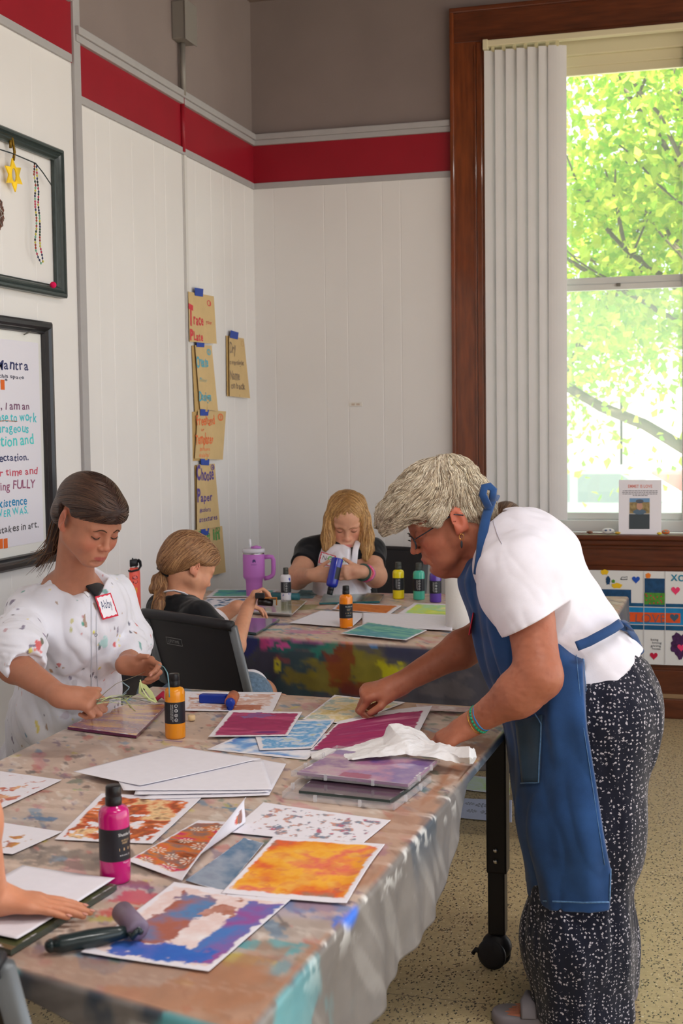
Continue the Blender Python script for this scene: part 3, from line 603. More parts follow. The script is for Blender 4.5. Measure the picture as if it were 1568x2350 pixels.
gp = prt(dict(r=(.05, .06, .95, .95), pal=[(236, 228, 230), (226, 200, 196), (236, 230, 232)], sc=20, seed=121), dict(r=(.18, .12, .5, .8), pal=[(150, 84, 70), (170, 100, 84), (84, 130, 180), (140, 70, 60)], sc=10, seed=122, e=.06), dict(r=(.48, .02, .72, .34), pal=[(160, 90, 60), (200, 150, 140)], cov=.6, sc=30, seed=123, e=.1), dict(r=(.72, .1, .97, .92), pal=[(120, 90, 160), (70, 120, 190), (150, 80, 150), (90, 110, 180)], sc=9, seed=124, e=.04), dict(r=(.15, .78, .92, .95), pal=[(60, 120, 200), (50, 100, 190), (110, 110, 190)], sc=12, seed=125, e=.06))
sheet('print', 'brown and blue print closest to the camera beside the black brayer', 'print', [(399, 2026), (667, 2067), (479, 2232), (185, 2187)], .003, gp, GP, seed=12)
sheet('print', 'white print with faint brown marks at the left table edge, farther from the arm', 'print', [(-110, 1755), (142, 1791), (-5, 1860), (-250, 1822)], .003, prt(dict(r=(.04, .06, .95, .94), pal=[(210, 150, 130), (190, 100, 90), (226, 180, 140)], sc=30, cov=.38, csc=36, seed=131)), GP, seed=13)
sheet('print', 'white print with brown and yellow petals at the left table edge beside the arm', 'print', [(-100, 1872), (143, 1910), (28, 1962), (-220, 1930)], .003, prt(dict(r=(.3, .3, .9, .85), pal=[(150, 70, 90), (206, 150, 70), (120, 80, 60)], sc=30, cov=.35, csc=60, seed=141)), GP, seed=14)
# gel plates
def plate(name, label, px, z, th, paint, rimc, mat=None, seed=1, cat='printing plate'):
    return sheet(name, label, cat, px, z+th, paint, th=th, wave=0, mat=mat or M('glossy_paint', rough=.12, attr=True, coat=.4), sidecol=rimc, seed=seed)
plate('gel_plate', 'pink and yellow printing plate in front of the girl in the white smock', [(250, 1619), (386, 1615), (313, 1688), (155, 1668)], .002, .007, prt(dict(pal=[(130, 70, 96), (150, 90, 110), (206, 150, 70), (140, 80, 110), (216, 156, 60), (150, 84, 90)], sc=6, st=(.5, 1.8), seed=151)), (96, 30, 70))
plate('gel_plate', 'dark green edged printing plate under the white sheet the bare hand presses', [(57, 1994), (268, 2030), (25, 2180), (-150, 2130)], .002, .009, prt(dict(pal=[(60, 70, 60), (90, 90, 50)], sc=12, seed=161)), (52, 64, 56))
sheet('blank_paper', 'white sheet pressed onto the green-edged plate by the bare hand', 'paper', [(52, 1992), (264, 2022), (40, 2160), (-170, 2110)], .0135, None, step=.01, wave=.004, seed=16)
mc = M('clear_acrylic', (225, 222, 226), rough=.08, alpha=.16, spec=.8)
def tray(label, px, z, h):
    W = [onZ(x, y, T+z)[:2] for x, y in px]; c = np.mean(W, 0); t = empty('acrylic_tray', (c[0], c[1], T+z), label=label, cat='tray')
    pts = [tuple(p) for p in W][::-1]
    reparent(MB().mat(mc).prism(pts, T+z, T+z+.003).build('tray_floor'), t)
    mb = MB().mat(mc)
    for i in range(4):
        a, b = np.array(pts[i]), np.array(pts[(i+1) % 4]); nrm = np.array((-(b-a)[1], (b-a)[0])); nrm = nrm/np.linalg.norm(nrm)*.003
        mb.prism([tuple(a), tuple(b), tuple(b+nrm), tuple(a+nrm)], T+z, T+z+h)
    reparent(mb.build('tray_wall'), t)
    for i in range(4):
        a, b = np.array(pts[i]), np.array(pts[(i+1) % 4])
        for s_ in (.3, .7):
            q = a+(b-a)*s_; reparent(MB().mat(M('clear_rib', (240, 240, 244), rough=.1, alpha=.35)).box((q[0]-.003, q[1]-.003, T+z), (q[0]+.003, q[1]+.003, T+z+h)).build('rib'), t)
    return t
tray('lower clear acrylic tray holding the dark printing plate', [(724, 1768), (990, 1795), (905, 1860), (648, 1832)], .002, .014)
plate('gel_plate', 'dark paint-rimmed printing plate inside the lower clear tray', [(735, 1768), (960, 1795), (895, 1836), (686, 1814)], .006, .007, prt(dict(pal=[(70, 56, 70), (96, 70, 84)], sc=10, seed=171)), (44, 60, 58))
tray('upper clear acrylic tray stacked on the lower tray beside the tissue paper', [(773, 1722), (1010, 1750), (940, 1812), (668, 1782)], .018, .012)
plate('gel_plate', 'purple and mauve printing plate lying in the upper clear tray', [(776, 1720), (1003, 1745), (936, 1800), (682, 1772)], .022, .006, prt(dict(r=(0, 0, 1, 1), pal=[(150, 120, 170), (120, 90, 160), (180, 120, 160), (190, 160, 170), (130, 80, 140), (110, 120, 180)], sc=8, seed=181), dict(r=(.36, .8, .64, .97), pal=[(160, 40, 100), (150, 40, 90)], sc=10, seed=183, e=.03)), (150, 110, 150))
# crumpled tissue paper held by the older woman: a draped surface over the print and tray
tis = [[(712, 1728), (800, 1712), (880, 1690), (893, 1662), (908, 1658), (962, 1678), (1000, 1702), (1040, 1712), (1078, 1712), (1090, 1720)],
       [(714, 1736), (800, 1728), (880, 1718), (930, 1700), (960, 1694), (1000, 1712), (1030, 1724), (1055, 1738), (1078, 1740), (1094, 1738)],
       [(730, 1744), (810, 1742), (880, 1738), (930, 1732), (980, 1738), (1010, 1742), (1040, 1748), (1060, 1752), (1078, 1756), (1088, 1750)]]
tz = [[.01, .02, .035, .075, .08, .06, .05, .05, .06, .03], [.012, .03, .045, .06, .055, .05, .045, .04, .045, .02], [.006, .034, .036, .037, .038, .036, .03, .018, .012, .006]]
ctrl = np.array([[onZ(x, y, T+tz[j][i]) for i, (x, y) in enumerate(row)] for j, row in enumerate(tis)])
def resample(c, nu, nv):
    def ip(a, n_): t = np.linspace(0, len(a)-1, n_); i = np.minimum(t.astype(int), len(a)-2); f = (t-i); f = f.reshape((-1,)+(1,)*(a.ndim-1)); f = f*f*(3-2*f)*.5+f*.5; return a[i]*(1-f)+a[i+1]*f
    return ip(ip(c, nv).swapaxes(0, 1), nu)
G_ = resample(ctrl, 160, 60); N_ = fbm(G_*28, 5)-.5; G_[..., 2] += N_*.016; G_[..., 1] += (fbm(G_*20, 8)-.5)*.01
ii = np.arange(G_.shape[0]*G_.shape[1]).reshape(G_.shape[:2])
mt = M('tissue_paper', (240, 238, 240), rough=.6, bump=.8, bscale=30, bdist=.01); nodes_of(mt)[2].inputs['Alpha'].default_value = .93
ts = arr_mesh('tissue_paper', G_.reshape(-1, 3), np.stack([ii[:-1, :-1], ii[1:, :-1], ii[1:, 1:], ii[:-1, 1:]], -1).reshape(-1, 4), [mt])
tag(ts, 'crumpled white tissue paper being peeled off the purple plate', 'tissue paper'); sm = ts.modifiers.new('s', 'SOLIDIFY'); sm.thickness = .0006
# far table sheets
def fs(lb, px, paint, z=.002, **k): return sheet('print', lb, 'print', px, z, paint, GB, step=.005, **k)
fs('blue and green swirled print beside the lilac tumbler', [(497, 1352), (640, 1354), (612, 1370), (473, 1371)], prt(dict(r=(.06, .1, .95, .9), pal=[(60, 80, 170), (80, 170, 170), (120, 190, 150), (70, 110, 180)], sc=14, seed=201)), seed=21)
fs('white print with blue scribbled swirls beside the small ponytailed girl', [(478, 1373), (576, 1374), (545, 1402), (440, 1398)], prt(dict(r=(.03, .03, .97, .97), pal=[(60, 80, 130), (110, 150, 170)], sc=60, cov=.42, csc=45, seed=211)), .004, seed=22)
fs('orange-brown textured print behind the far orange bottle', [(780, 1382), (922, 1391), (895, 1410), (762, 1399)], prt(dict(r=(.04, .05, .93, .95), pal=[(180, 90, 30), (216, 126, 50), (190, 100, 40)], sc=30, st=(1, 3), seed=221)), .003, seed=23)
fs('yellow and lime washed print beside the paper towel roll', [(951, 1384), (1050, 1388), (1050, 1416), (912, 1409)], prt(dict(r=(.1, .1, .95, .9), pal=[(226, 236, 120), (206, 226, 90), (170, 220, 170), (236, 236, 160)], sc=12, seed=231)), .003, seed=24)
sheet('blank_paper', 'blank white sheets behind the far orange bottle, left one', 'paper', [(735, 1402), (842, 1408), (806, 1441), (662, 1430)], .005, None, 'blank paper on the far table', step=.01, seed=25)['label'] = 'blank white sheet left of the fold behind the far orange bottle'
sheet('blank_paper', 'blank white sheet lying against the paper towel roll', 'paper', [(832, 1407), (1040, 1414), (1038, 1448), (832, 1436)], .007, None, 'blank paper on the far table', step=.01, seed=26)
fs('aqua and teal striped print hanging at the front edge of the far table', [(845, 1428), (980, 1447), (932, 1470), (781, 1455)], prt(dict(r=(.03, .04, .97, .96), pal=[(90, 160, 150), (130, 190, 170), (80, 150, 160), (120, 170, 190)], sc=14, st=(.6, 3), seed=241)), .009, seed=27)
plate('gel_plate', 'plate loaded with blue and green paint in front of the girl with the blue bottle', [(745, 1361), (882, 1364), (872, 1379), (733, 1383)], .003, .008, prt(dict(pal=[(30, 60, 140), (60, 130, 130), (120, 160, 110), (30, 70, 110), (180, 200, 190)], sc=22, seed=251)), (40, 96, 100))
plate('gel_plate', 'dark purple plate at the far table corner beside the black chair', [(566, 1417), (642, 1420), (588, 1452), (520, 1444)], .003, .008, prt(dict(pal=[(80, 72, 92), (96, 88, 104), (60, 54, 76)], sc=20, seed=261)), (60, 90, 90))
for k in range(3):
    plate('clear_plate', ['bottom', 'middle', 'top'][k]+' clear acrylic plate of the stack under the child\'s hand', [(602+k*3, 1380-k*2), (700+k*2, 1382-k*2), (668+k*2, 1412-k*2), (566+k*3, 1405-k*2)], .002+k*.007, .004, prt(dict(pal=[(180, 176, 170), (150, 150, 90), (190, 186, 190)], sc=20, seed=270+k)), (206, 206, 206))
sheet('film_scrap', 'small blue-grey painted sheet between the white bottle and the loaded plate', 'film', [(690, 1354), (736, 1355), (718, 1374), (672, 1372)], .002, prt(dict(pal=[(90, 130, 140), (70, 110, 120), (150, 170, 170)], sc=20, seed=281)))
# floor sheets
sheet('print', 'lime and white painted sheet drying on the floor behind the table leg', 'print', [(1065, 1778), (1170, 1792), (1170, 1826), (1052, 1812)], .002, prt(dict(r=(.03, .05, 1, .95), pal=[(226, 232, 232), (196, 226, 60), (220, 230, 220), (206, 226, 130)], sc=6, seed=291)), 'prints drying on the floor', plane=0, seed=31, wave=.003)
sheet('print', 'white sheet with dark flower stamps on the floor behind the table leg', 'print', [(1040, 1832), (1175, 1838), (1175, 1890), (1030, 1876)], .002, flowers(prt(dict(pal=[(206, 208, 228), (200, 204, 224)], sc=4, seed=301), bg=(206, 208, 228)), [(.3, .25), (.5, .3), (.7, .25), (.35, .6), (.6, .62), (.8, .55)], (60, 56, 60), .03), 'prints drying on the floor', plane=0, seed=32, wave=.003)
# ================================================================ BOTTLES AND TABLE THINGS
def V3(*a): return np.array(a, float)
def paint_bottle(label, px, py, hpx, rgb, cap=(26, 24, 26), text='icons', loc=None, tilt=None, capmat=None, splash=None, turn=0, group=None):
    p = onZ(px, py, T) if loc is None else np.array(loc); dep = (p-EYE)@FW; h = hpx*dep/FPX if hpx else .165; s_ = h/.165
    t = empty('paint_bottle', p+np.array((0, 0, .001)), label=label, cat='paint bottle', group=group)
    mcol = M('paint_%d_%d_%d' % rgb, rgb, rough=.22, coat=.5, spec=.5) if not splash else splash
    R_ = .0262*s_
    def L(z): return z*s_
    b = MB().mat(mcol).lathe([(R_*.9, 0), (R_*.98, L(.002)), (R_, L(.006)), (R_, L(.112)), (R_*.985, L(.118)), (R_*.93, L(.124)), (R_*.80, L(.1285)), (R_*.5, L(.131)), (R_*.48, L(.134))], n=40).build('bottle_body', parent=t)
    c = MB().mat(capmat or M('cap_black', cap, rough=.35, bump=.2, bscale=300)).lathe([(R_*.52, L(.132)), (R_*.54, L(.133)), (R_*.54, L(.145)), (R_*.5, L(.146)), (R_*.5, L(.148)), (R_*.52, L(.149)), (R_*.50, L(.163)), (R_*.46, L(.165)), (R_*.1, L(.165))], n=32).build('cap', parent=t)
    # dark label wrapping most of the way round
    m_lab = M('bottle_label', (34, 34, 40), rough=.4)
    mb = MB().mat(m_lab); a0 = math.atan2(-p[1], -p[0])+turn; n_ = 30; vs = []; rr = R_*1.012
    for i in range(n_+1):
        a = a0-2.0+3.1*i/n_+.25
        vs += [(rr*math.cos(a), rr*math.sin(a), L(.040)), (rr*math.cos(a), rr*math.sin(a), L(.095))]
    mb.add(vs, [(2*i, 2*i+2, 2*i+3, 2*i+1) for i in range(n_)], True)
    wr = M('label_print', (226, 226, 226), rough=.5); au = M('label_gold', (214, 178, 130), rough=.5)
    def wrap(z0, aoff, txt, size, m_, vertical=False, rgt=1.0, fit=None):
        mb.mat(m_); q = MB(); write(q, txt, (0, 0, 0), (1, 0, 0), (0, 1, 0), size, fit=fit)
        out = []
        for x, y, z in q.v:
            if vertical: x, y = y, -x
            a = a0+aoff+x/rr; r2 = rr*1.004; out.append((r2*math.cos(a), r2*math.sin(a), L(z0)+y))
        mb.add(out, q.f, False)
    def ring(z0, aoff, r1):
        mb.mat(wr); vs = []; k = 18
        for i in range(k):
            for r2 in (r1, r1*.8):
                a = a0+aoff+r2*math.cos(2*PI*i/k)/rr; vs.append((rr*1.004*math.cos(a), rr*1.004*math.sin(a), L(z0)+r2*math.sin(2*PI*i/k)))
        mb.add(vs, [(2*i, 2*((i+1) % k), 2*((i+1) % k)+1, 2*i+1) for i in range(k)], False)
    if text == 'icons':
        for zz, ch in ((.086, '/'), (.074, 'CE'), (.062, 'O'), (.050, 'A')):
            ring(zz, .1, L(.0042)); wrap(zz-.002, .1-.09, ch, L(.0055), wr)
        wrap(.090, -.28, 'DYNAMIC ACRYLIC PAINT NON TOXIC', L(.004), wr, True, fit=L(.045)); wrap(.090, -.45, 'ACRYLIQUE TON LISSE POUR ART', L(.004), wr, True, fit=L(.04))
    elif text == 'front':
        wrap(.083, -.10, 'Shuttle Art', L(.0072), wr, fit=L(.034)); wrap(.074, .1, 'ACRYLIC', L(.0045), au, fit=L(.017)); wrap(.0695, .15, 'PAINT', L(.0045), au, fit=L(.012))
        q = [(rr*1.004*math.cos(a0+aa), rr*1.004*math.sin(a0+aa), L(zz)) for aa in (-.05, .3, .65, 1.0) for zz in (.058, .0625)]
        mb.mat(au).add(q, [(0, 2, 3, 1), (2, 4, 5, 3), (4, 6, 7, 5)], False)
        wrap(.049, -.02, '8.45 US FL OZ', L(.0032), wr, fit=L(.022)); mb.mat(M('label_print2', (240, 190, 220))); wrap(.036, .2, 'Magenta', L(.004), M('label_print2'), fit=L(.013))
    mb.build('label', parent=t)
    if tilt is not None: t.rotation_euler = tilt
    return t
wb = M('white_bottle_paint', (222, 220, 226), rough=.35, attr=False)
n, l, b = nodes_of(wb); nz = n.new('ShaderNodeTexNoise'); nz.inputs['Scale'].default_value = 45; cr = n.new('ShaderNodeValToRGB'); tc = n.new('ShaderNodeTexCoord'); l.new(tc.outputs['Object'], nz.inputs['Vector']); l.new(nz.outputs['Fac'], cr.inputs['Fac'])
cr.color_ramp.elements[0].position = .36; cr.color_ramp.elements[0].color = (.03, .05, .4, 1); cr.color_ramp.elements[1].position = .42; cr.color_ramp.elements[1].color = (.72, .7, .75, 1); l.new(cr.outputs[0], b.inputs['Base Color'])
cs = M('spattered_cap', (30, 28, 30), rough=.5); n, l, b = nodes_of(cs); nz = n.new('ShaderNodeTexNoise'); nz.inputs['Scale'].default_value = 160; cr = n.new('ShaderNodeValToRGB'); l.new(nz.outputs['Fac'], cr.inputs['Fac'])
cr.color_ramp.elements[0].position = .60; cr.color_ramp.elements[0].color = (.01, .01, .01, 1); cr.color_ramp.elements[1].position = .66; cr.color_ramp.elements[1].color = (.6, .65, .55, 1); l.new(cr.outputs[0], b.inputs['Base Color'])
paint_bottle('yellow-orange paint bottle on the near table in front of the smocked girl', 403, 1693, 148, (232, 146, 20))
paint_bottle('magenta paint bottle with a printed black label, nearest the camera', 265, 2022, 222, (190, 16, 112), text='front', turn=.35)
paint_bottle('bright orange paint bottle standing at the front of the far table', 795, 1441, 97, (240, 134, 14), text='front')
paint_bottle('paint-smeared white bottle between the lilac tumbler and the blonde girl', 657, 1378, 75, (222, 220, 226), splash=wb, capmat=cs)
paint_bottle('yellow paint bottle by the back wall, left of three in a row', 915, 1374, 84, (238, 216, 16), text='icons', capmat=cs)
paint_bottle('turquoise paint bottle by the back wall, middle of three in a row', 962, 1376, 84, (70, 186, 160), text='icons', capmat=cs)
paint_bottle('purple paint bottle by the back wall, nearest the paper towel roll', 1000, 1382, 86, (84, 50, 150), text='icons', capmat=cs)
p = onZ(1046, 1372, T); t = empty('small_jar', p, label='small dark jar almost hidden between the purple bottle and the paper towels', cat='jar')
MB().mat(M('jar_dark', (60, 40, 50), rough=.3)).lathe([(.012, 0), (.014, .004), (.014, .03), (.009, .034)], n=20).build('jar_body', parent=t); MB().mat(m_black).lathe([(.01, .034), (.011, .036), (.011, .046), (.0, .047)], n=20).build('cap', parent=t)
# paper towel roll standing on end
p = onZ(1058, 1441, T)
mb = MB().mat(M('towel_paper', (226, 222, 218), rough=.9, bump=.4, bscale=160)).lathe([(.056, .001), (.058, .003), (.058, .218), (.056, .222), (.026, .222), (.024, .215), (.024, .02)], p, 48)
t = empty('paper_towel_roll', p, label='white paper towel roll standing on end at the far table corner', cat='paper towels')
reparent(mb.build('towel_sheets'), t); reparent(MB().mat(M('core_card', (150, 124, 96))).lathe([(.0235, .01), (.0235, .221), (.022, .221), (.022, .01)], p, 32).build('card_core'), t)
# lilac tumbler with straw
p = onZ(584, 1368, T); t = empty('tumbler', p+np.array((0, 0, .001)), label='lilac handled tumbler with clear lid and straw in the corner of the far table', cat='tumbler')
ml = M('lilac_powder_coat', (186, 112, 190), rough=.5, bump=.08, bscale=300)
a0 = math.atan2(-p[1], -p[0])
MB().mat(ml).lathe([(.035, 0), (.037, .003), (.038, .06), (.04, .075), (.0495, .088), (.05, .095), (.05, .19), (.049, .194)], n=44).build('tumbler_body', parent=t)
MB().mat(m_steel).lathe([(.048, .193), (.0485, .194), (.0485, .2), (.047, .2)], n=44).build('steel_rim', parent=t)
MB().mat(M('frosted_lid', (226, 222, 232), rough=.2, alpha=.75)).lathe([(.049, .2), (.0515, .202), (.0515, .218), (.047, .22), (.0, .22)], n=44).build('lid', parent=t)
MB().mat(ml).lathe([(.02, .219), (.024, .221), (.023, .228), (.0, .229)], (.012, 0, 0), 24).ell((.012, 0, .228), (.012, .02, .005)).build('lid_flap', parent=t)
MB().mat(M('clear_straw', (240, 240, 246), rough=.15, alpha=.8)).tube([(-.014, 0, .2), (-.017, 0, .262)], .0055, 14).build('straw', parent=t)
u = RX/np.linalg.norm(RX[:2]); hp = [(.046, .178), (.07, .18), (.084, .178), (.09, .165), (.09, .12), (.088, .1), (.08, .09), (.066, .083), (.046, .08)]
MB().mat(ml).tube([np.array((u[0]*x, u[1]*x, z)) for x, z in hp], .0085, 14, flat=1.2).build('handle', parent=t)
mb = MB().mat(M('tumbler_mark', (70, 50, 110)))
q = MB(); write(q, 'STANLEY', (0, 0, 0), (1, 0, 0), (0, 1, 0), .0085, fit=.026)
q.prism([(.006, .012), (.006, .022), (.009, .024), (.009, .028), (.012, .025), (.013, .03), (.015, .025), (.019, .028), (.018, .024), (.021, .021), (.021, .012), (.018, .012), (.017, .016), (.012, .016), (.011, .012)], 0, .0003)
vs = []
for x, y, z in q.v: a = a0-.25+x/.05; vs.append((.0505*math.cos(a), .0505*math.sin(a), .146+y))
mb.add(vs, q.f, False); mb.build('printed_logo', parent=t)
# coral water bottle
p = onZ(303, 1404, T); t = empty('water_bottle', p, label='coral water bottle with black strap lid and stickers behind the smocked girl', cat='water bottle')
mc_ = M('coral_coat', (246, 100, 84), rough=.4)
MB().mat(mc_).lathe([(.036, 0), (.038, .003), (.038, .165), (.037, .175), (.032, .186), (.027, .19)], n=40).build('bottle_body', parent=t)
MB().mat(m_steel).lathe([(.026, .189), (.027, .19), (.027, .196), (.026, .196)], n=32).build('steel_rim', parent=t)
MB().mat(m_black).lathe([(.028, .195), (.031, .197), (.031, .22), (.028, .224), (.0, .224)], n=32).ell((0, 0, .226), (.01, .016, .009)).build('lid', parent=t)
MB().mat(m_black).tube([V3(u[0]*x, u[1]*x, z)+V3(-u[1], u[0], 0)*-y for x, y, z in [(.03, 0, .22), (.04, .004, .212), (.043, .012, .195), (.036, .03, .182), (.01, .043, .177), (-.015, .04, .18), (-.032, .02, .195)]], .004, 8, flat=2).build('strap', parent=t)
a0 = math.atan2(-p[1], -p[0]); mb = MB().mat(M('sticker_maroon', (110, 40, 50)))
def patch(mb, pts, z0, aoff, R_=.0385):
    n_ = len(pts); mb.add([(R_*math.cos(a0+aoff+x/R_), R_*math.sin(a0+aoff+x/R_), z0+y) for x, y in pts], [tuple(range(n_))], False)
patch(mb, [(-.012, -.006), (-.013, .004), (-.004, .008), (.006, .007), (.012, .002), (.011, -.008), (.0, -.009)], .15, .45)
patch(mb, [(-.01, -.006), (-.011, .003), (.01, .006), (.013, -.004), (.004, -.009)], .132, .45)
mb.mat(M('sticker_pink', (222, 130, 130)))
patch(mb, [(-.008, -.002), (-.006, .003), (.004, .004), (.008, 0), (.006, -.004)], .15, .45, .0388); patch(mb, [(-.006, -.003), (.006, .001), (.006, -.003)], .132, .45, .0388)
mb.mat(M('sticker_orange', (240, 160, 60))); patch(mb, [(-.006, -.014), (-.008, 0), (0, .014), (.008, .008), (.006, -.01)], .095, .5, .0388)
mb.mat(M('sticker_violet', (120, 60, 160))); patch(mb, [(-.006, -.014), (-.009, -.002), (-.002, .004), (.0, -.01)], .095, .5, .0391)
mb.mat(m_white); patch(mb, [(-.01, -.006), (-.01, .006), (.01, .006), (.01, -.006)], .05, .4, .0388)
mb.build('sticker', parent=t)
# blue brayer on the brown print
def brayer(label, roller, rad, handle, mh, mr, z0=.0, core=None):
    a, b = [np.array(v, float) for v in roller]; c = (a+b)/2; t = empty('brayer', (c[0], c[1], T+z0), label=label, cat='brayer')
    ax = (b-a)/np.linalg.norm(b-a); L = np.linalg.norm(b-a)
    reparent(MB().mat(mr).lathe([(rad*.5, 0), (rad, .001), (rad, L-.001), (rad*.5, L)], a, 32, ax).build('roller'), t)
    h0, h1 = [np.array(v, float) for v in handle]; d = (h1-h0)/np.linalg.norm(h1-h0)
    e = .006; mb = MB().mat(mh)
    side = a-ax*e; mb.tube([b+ax*e, b+ax*e-d*0+d*rad*.3, b*.0+(h0+ax*L*.3), h0], .0035, 8, flat=1.6).tube([side, side+d*rad*.3, h0-ax*L*.3, h0], .0035, 8, flat=1.6)
    mb.tube([a-ax*e*1.5, b+ax*e*1.5], rad*.28, 12)
    reparent(mb.build('frame'), t)
    k = np.linspace(0, 1, 9); prof = [.009, .0105, .0125, .0135, .014, .0135, .013, .0135, .010]
    reparent(MB().mat(mh).tube([h0+(h1-h0)*x for x in k], prof, 16).ell(h1, (.0105, .0105, .0105)).build('handle'), t)
    return t
mh = M('dark_teal_rubber', (30, 44, 46), rough=.3, coat=.3)
brayer('black-handled brayer with grey roller resting on the nearest print', (onZ(280, 2092, T+.03), onZ(318, 2134, T+.024)), .017, (onZ(292, 2138, T+.02), onZ(118, 2170, T+.014)), mh, M('grey_rubber', (120, 104, 124), rough=.5))
mbl = M('blue_plastic', (22, 56, 160), rough=.3)
ra, rb = onZ(529, 1612, T+.022), onZ(547, 1577, T+.022)
t = empty('brayer', ((ra+rb)/2)*V3(1, 1, 0)+V3(0, 0, T), label='blue plastic brayer with a terracotta roller on the brown block print', cat='brayer')
axb = (rb-ra)/np.linalg.norm(rb-ra)
reparent(MB().mat(M('terracotta_rubber', (176, 98, 66), rough=.5, var=.2, vscale=60)).lathe([(.011, .0), (.0165, .001), (.0165, .085), (.011, .086)], ra, 30, axb).build('roller'), t)
h0 = onZ(524, 1604, T+.016); h1 = onZ(457, 1602, T+.014); dd = (h1-h0)/np.linalg.norm(h1-h0)
mb = MB().mat(mbl).obox((h0+h1)/2, dd, np.cross(V3(0, 0, 1), dd), V3(0, 0, 1), (.040, .013, .0125), .004)
reparent(mb.build('handle'), t)
reparent(MB().mat(mbl).lathe([(.006, -.016), (.012, -.014), (.014, -.002), (.008, 0)], ra, 20, axb).tube([ra-axb*.008, ra-axb*.012+V3(0, 0, -.01), h0], [.009, .01, .01], 12).build('end_arm'), t)
p = onZ(440, 1655, T); tag(MB().mat(M('pale_wood', (226, 196, 150), rough=.6)).lathe([(.008, .002), (.010, .004), (.010, .014), (.008, .016), (.0, .016)], p, 20).build('wooden_cap'), 'small pale wooden cap beside the yellow-orange paint bottle', 'cap')
# teal rubber roller lying by the white bottle
a, b = onZ(624, 1367, T+.016), onZ(690, 1370, T+.016)
tag(MB().mat(M('teal_paint', (46, 104, 112), rough=.5, var=.15, vscale=30)).lathe([(.008, 0), (.0165, .001), (.0165, .135), (.008, .136)], a, 24, (b-a)).build('teal_roll'), 'teal painted cardboard roll lying behind the white paint bottle', 'roll')
# ================================================================ FOLDING CHAIRS
def chair(label, loc, rz, back_h=.86, group='black folding chairs', logo=False):
    t = empty('folding_chair', loc, rz, label, 'chair', group)       # local: sitter looks along +y
    mp = M('chair_black', (34, 32, 36), rough=.5, bump=.25, bscale=250, bdist=.0006); mg_ = M('chair_grey_steel', (112, 116, 120), rough=.4, metal=.3)
    W = .225
    # curved back panel
    nu, nv = 26, 16; vs = []
    for j in range(nv+1):
        for i in range(nu+1):
            u_ = -1+2*i/nu; v_ = j/nv; z = .56+v_*(back_h-.56); ww = W*(1-.10*(1-v_)); x = u_*ww
            top = -.012*u_*u_ if j == nv else 0
            vs.append((x, -.20-.09*v_-.035*(1-u_*u_)*1.0, z+top))
    N = len(vs); fs_ = []; k = nu+1
    for j in range(nv):
        for i in range(nu): fs_.append((j*k+i, j*k+i+1, (j+1)*k+i+1, (j+1)*k+i))
    vs2 = [(x, y+.012, z) for x, y, z in vs]; rim = [i for i in range(k)]+[j*k+nu for j in range(1, nv+1)]+[nv*k+i for i in range(nu-1, -1, -1)]+[j*k for j in range(nv-1, 0, -1)]
    mb = MB().mat(mp).add(vs+vs2, fs_+[tuple(N+q for q in f[::-1]) for f in fs_]+[(rim[(q+1) % len(rim)], rim[q], N+rim[q], N+rim[(q+1) % len(rim)]) for q in range(len(rim))], True)
    top = [(-W*1.02+2*W*1.02*i/16, -.29-.035*(1-(-1+i/8)**2), back_h-.008-.010*(-1+i/8)**2) for i in range(17)]
    mb.tube(top, .017, 10); o = mb.build('backrest', parent=t)
    if logo:
        mb = MB().mat(M('logo_grey', (150, 150, 150), rough=.5)); c = V3(-.05, -.3015, .775)
        write(mb, 'LIFETIME', c+V3(-.031, -.001, -.005), V3(1, -.03, 0), V3(0, -.29, .957), .016, fit=.062)
        mb.tube([c+V3(-.040, .002, -.011), c+V3(.042, .0, -.011), c+V3(.042, -.006, .012), c+V3(-.040, -.004, .012), c+V3(-.040, .002, -.011)], .001, 5); mb.build('moulded_logo', parent=t)
    MB().mat(mp).box((-.21, -.17, .43), (.21, .22, .455), .012).build('seat', parent=t)
    for sx in (-1, 1):
        x = sx*.225
        MB().mat(mg_).tube([(x, .20, .012), (x, .08, .3), (x, -.10, .46), (x, -.22, .62), (x*1.0, -.285, back_h-.02)], [.011, .012, .013, .013, .013], 10, flat=1.5).build('side_frame', parent=t)
        MB().mat(mg_).tube([(x*.93, -.24, .012), (x*.93, -.1, .25), (x*.93, .1, .44)], .011, 10).build('leg', parent=t)
        MB().mat(m_black).tube([(x*.93, -.244, .0), (x*.93, -.236, .03)], .014, 10).build('foot_cap', parent=t); MB().mat(m_black).tube([(x, .203, 0), (x, .19, .03)], .014, 10).build('foot_cap', parent=t)
    MB().mat(mg_).tube([(-.21, -.2, .10), (.21, -.2, .10)], .008, 10).build('crossbar', parent=t)
    return t
# ================================================================ THE LEFT WALL: frames and signs
def wallpt(x, y, off=0): return onX(x, y, XL+off)
def frame(label, y0, y1, z0, z1, prof_w, col, ridged, inner=None):
    t = empty('picture_frame', (XL, (y0+y1)/2, z0), label=label, cat='picture frame')
    steps = ([(0, .0), (0, .028), (.006, .034), (.014, .034), (.017, .026), (.022, .03), (.027, .022), (.033, .024), (.039, .014), (prof_w, .012), (prof_w, 0)] if ridged else [(0, 0), (0, .026), (.008, .034), (.022, .036), (.03, .028), (.036, .016), (.042, .018), (prof_w, .010), (prof_w, 0)])
    mb = MB().mat(col); vs = []; k = len(steps)
    for (cy, cz, sy, sz) in ((y0, z0, 1, 1), (y1, z0, -1, 1), (y1, z1, -1, -1), (y0, z1, 1, -1)):
        for d, h in steps: vs.append((XL+.004+h, cy+sy*d, cz+sz*d))
    fs_ = [(c*k+i, c*k+i+1, ((c+1) % 4)*k+i+1, ((c+1) % 4)*k+i) for c in range(4) for i in range(k-1)]
    reparent(mb.add(vs, fs_, False).build('moulding'), t); return t
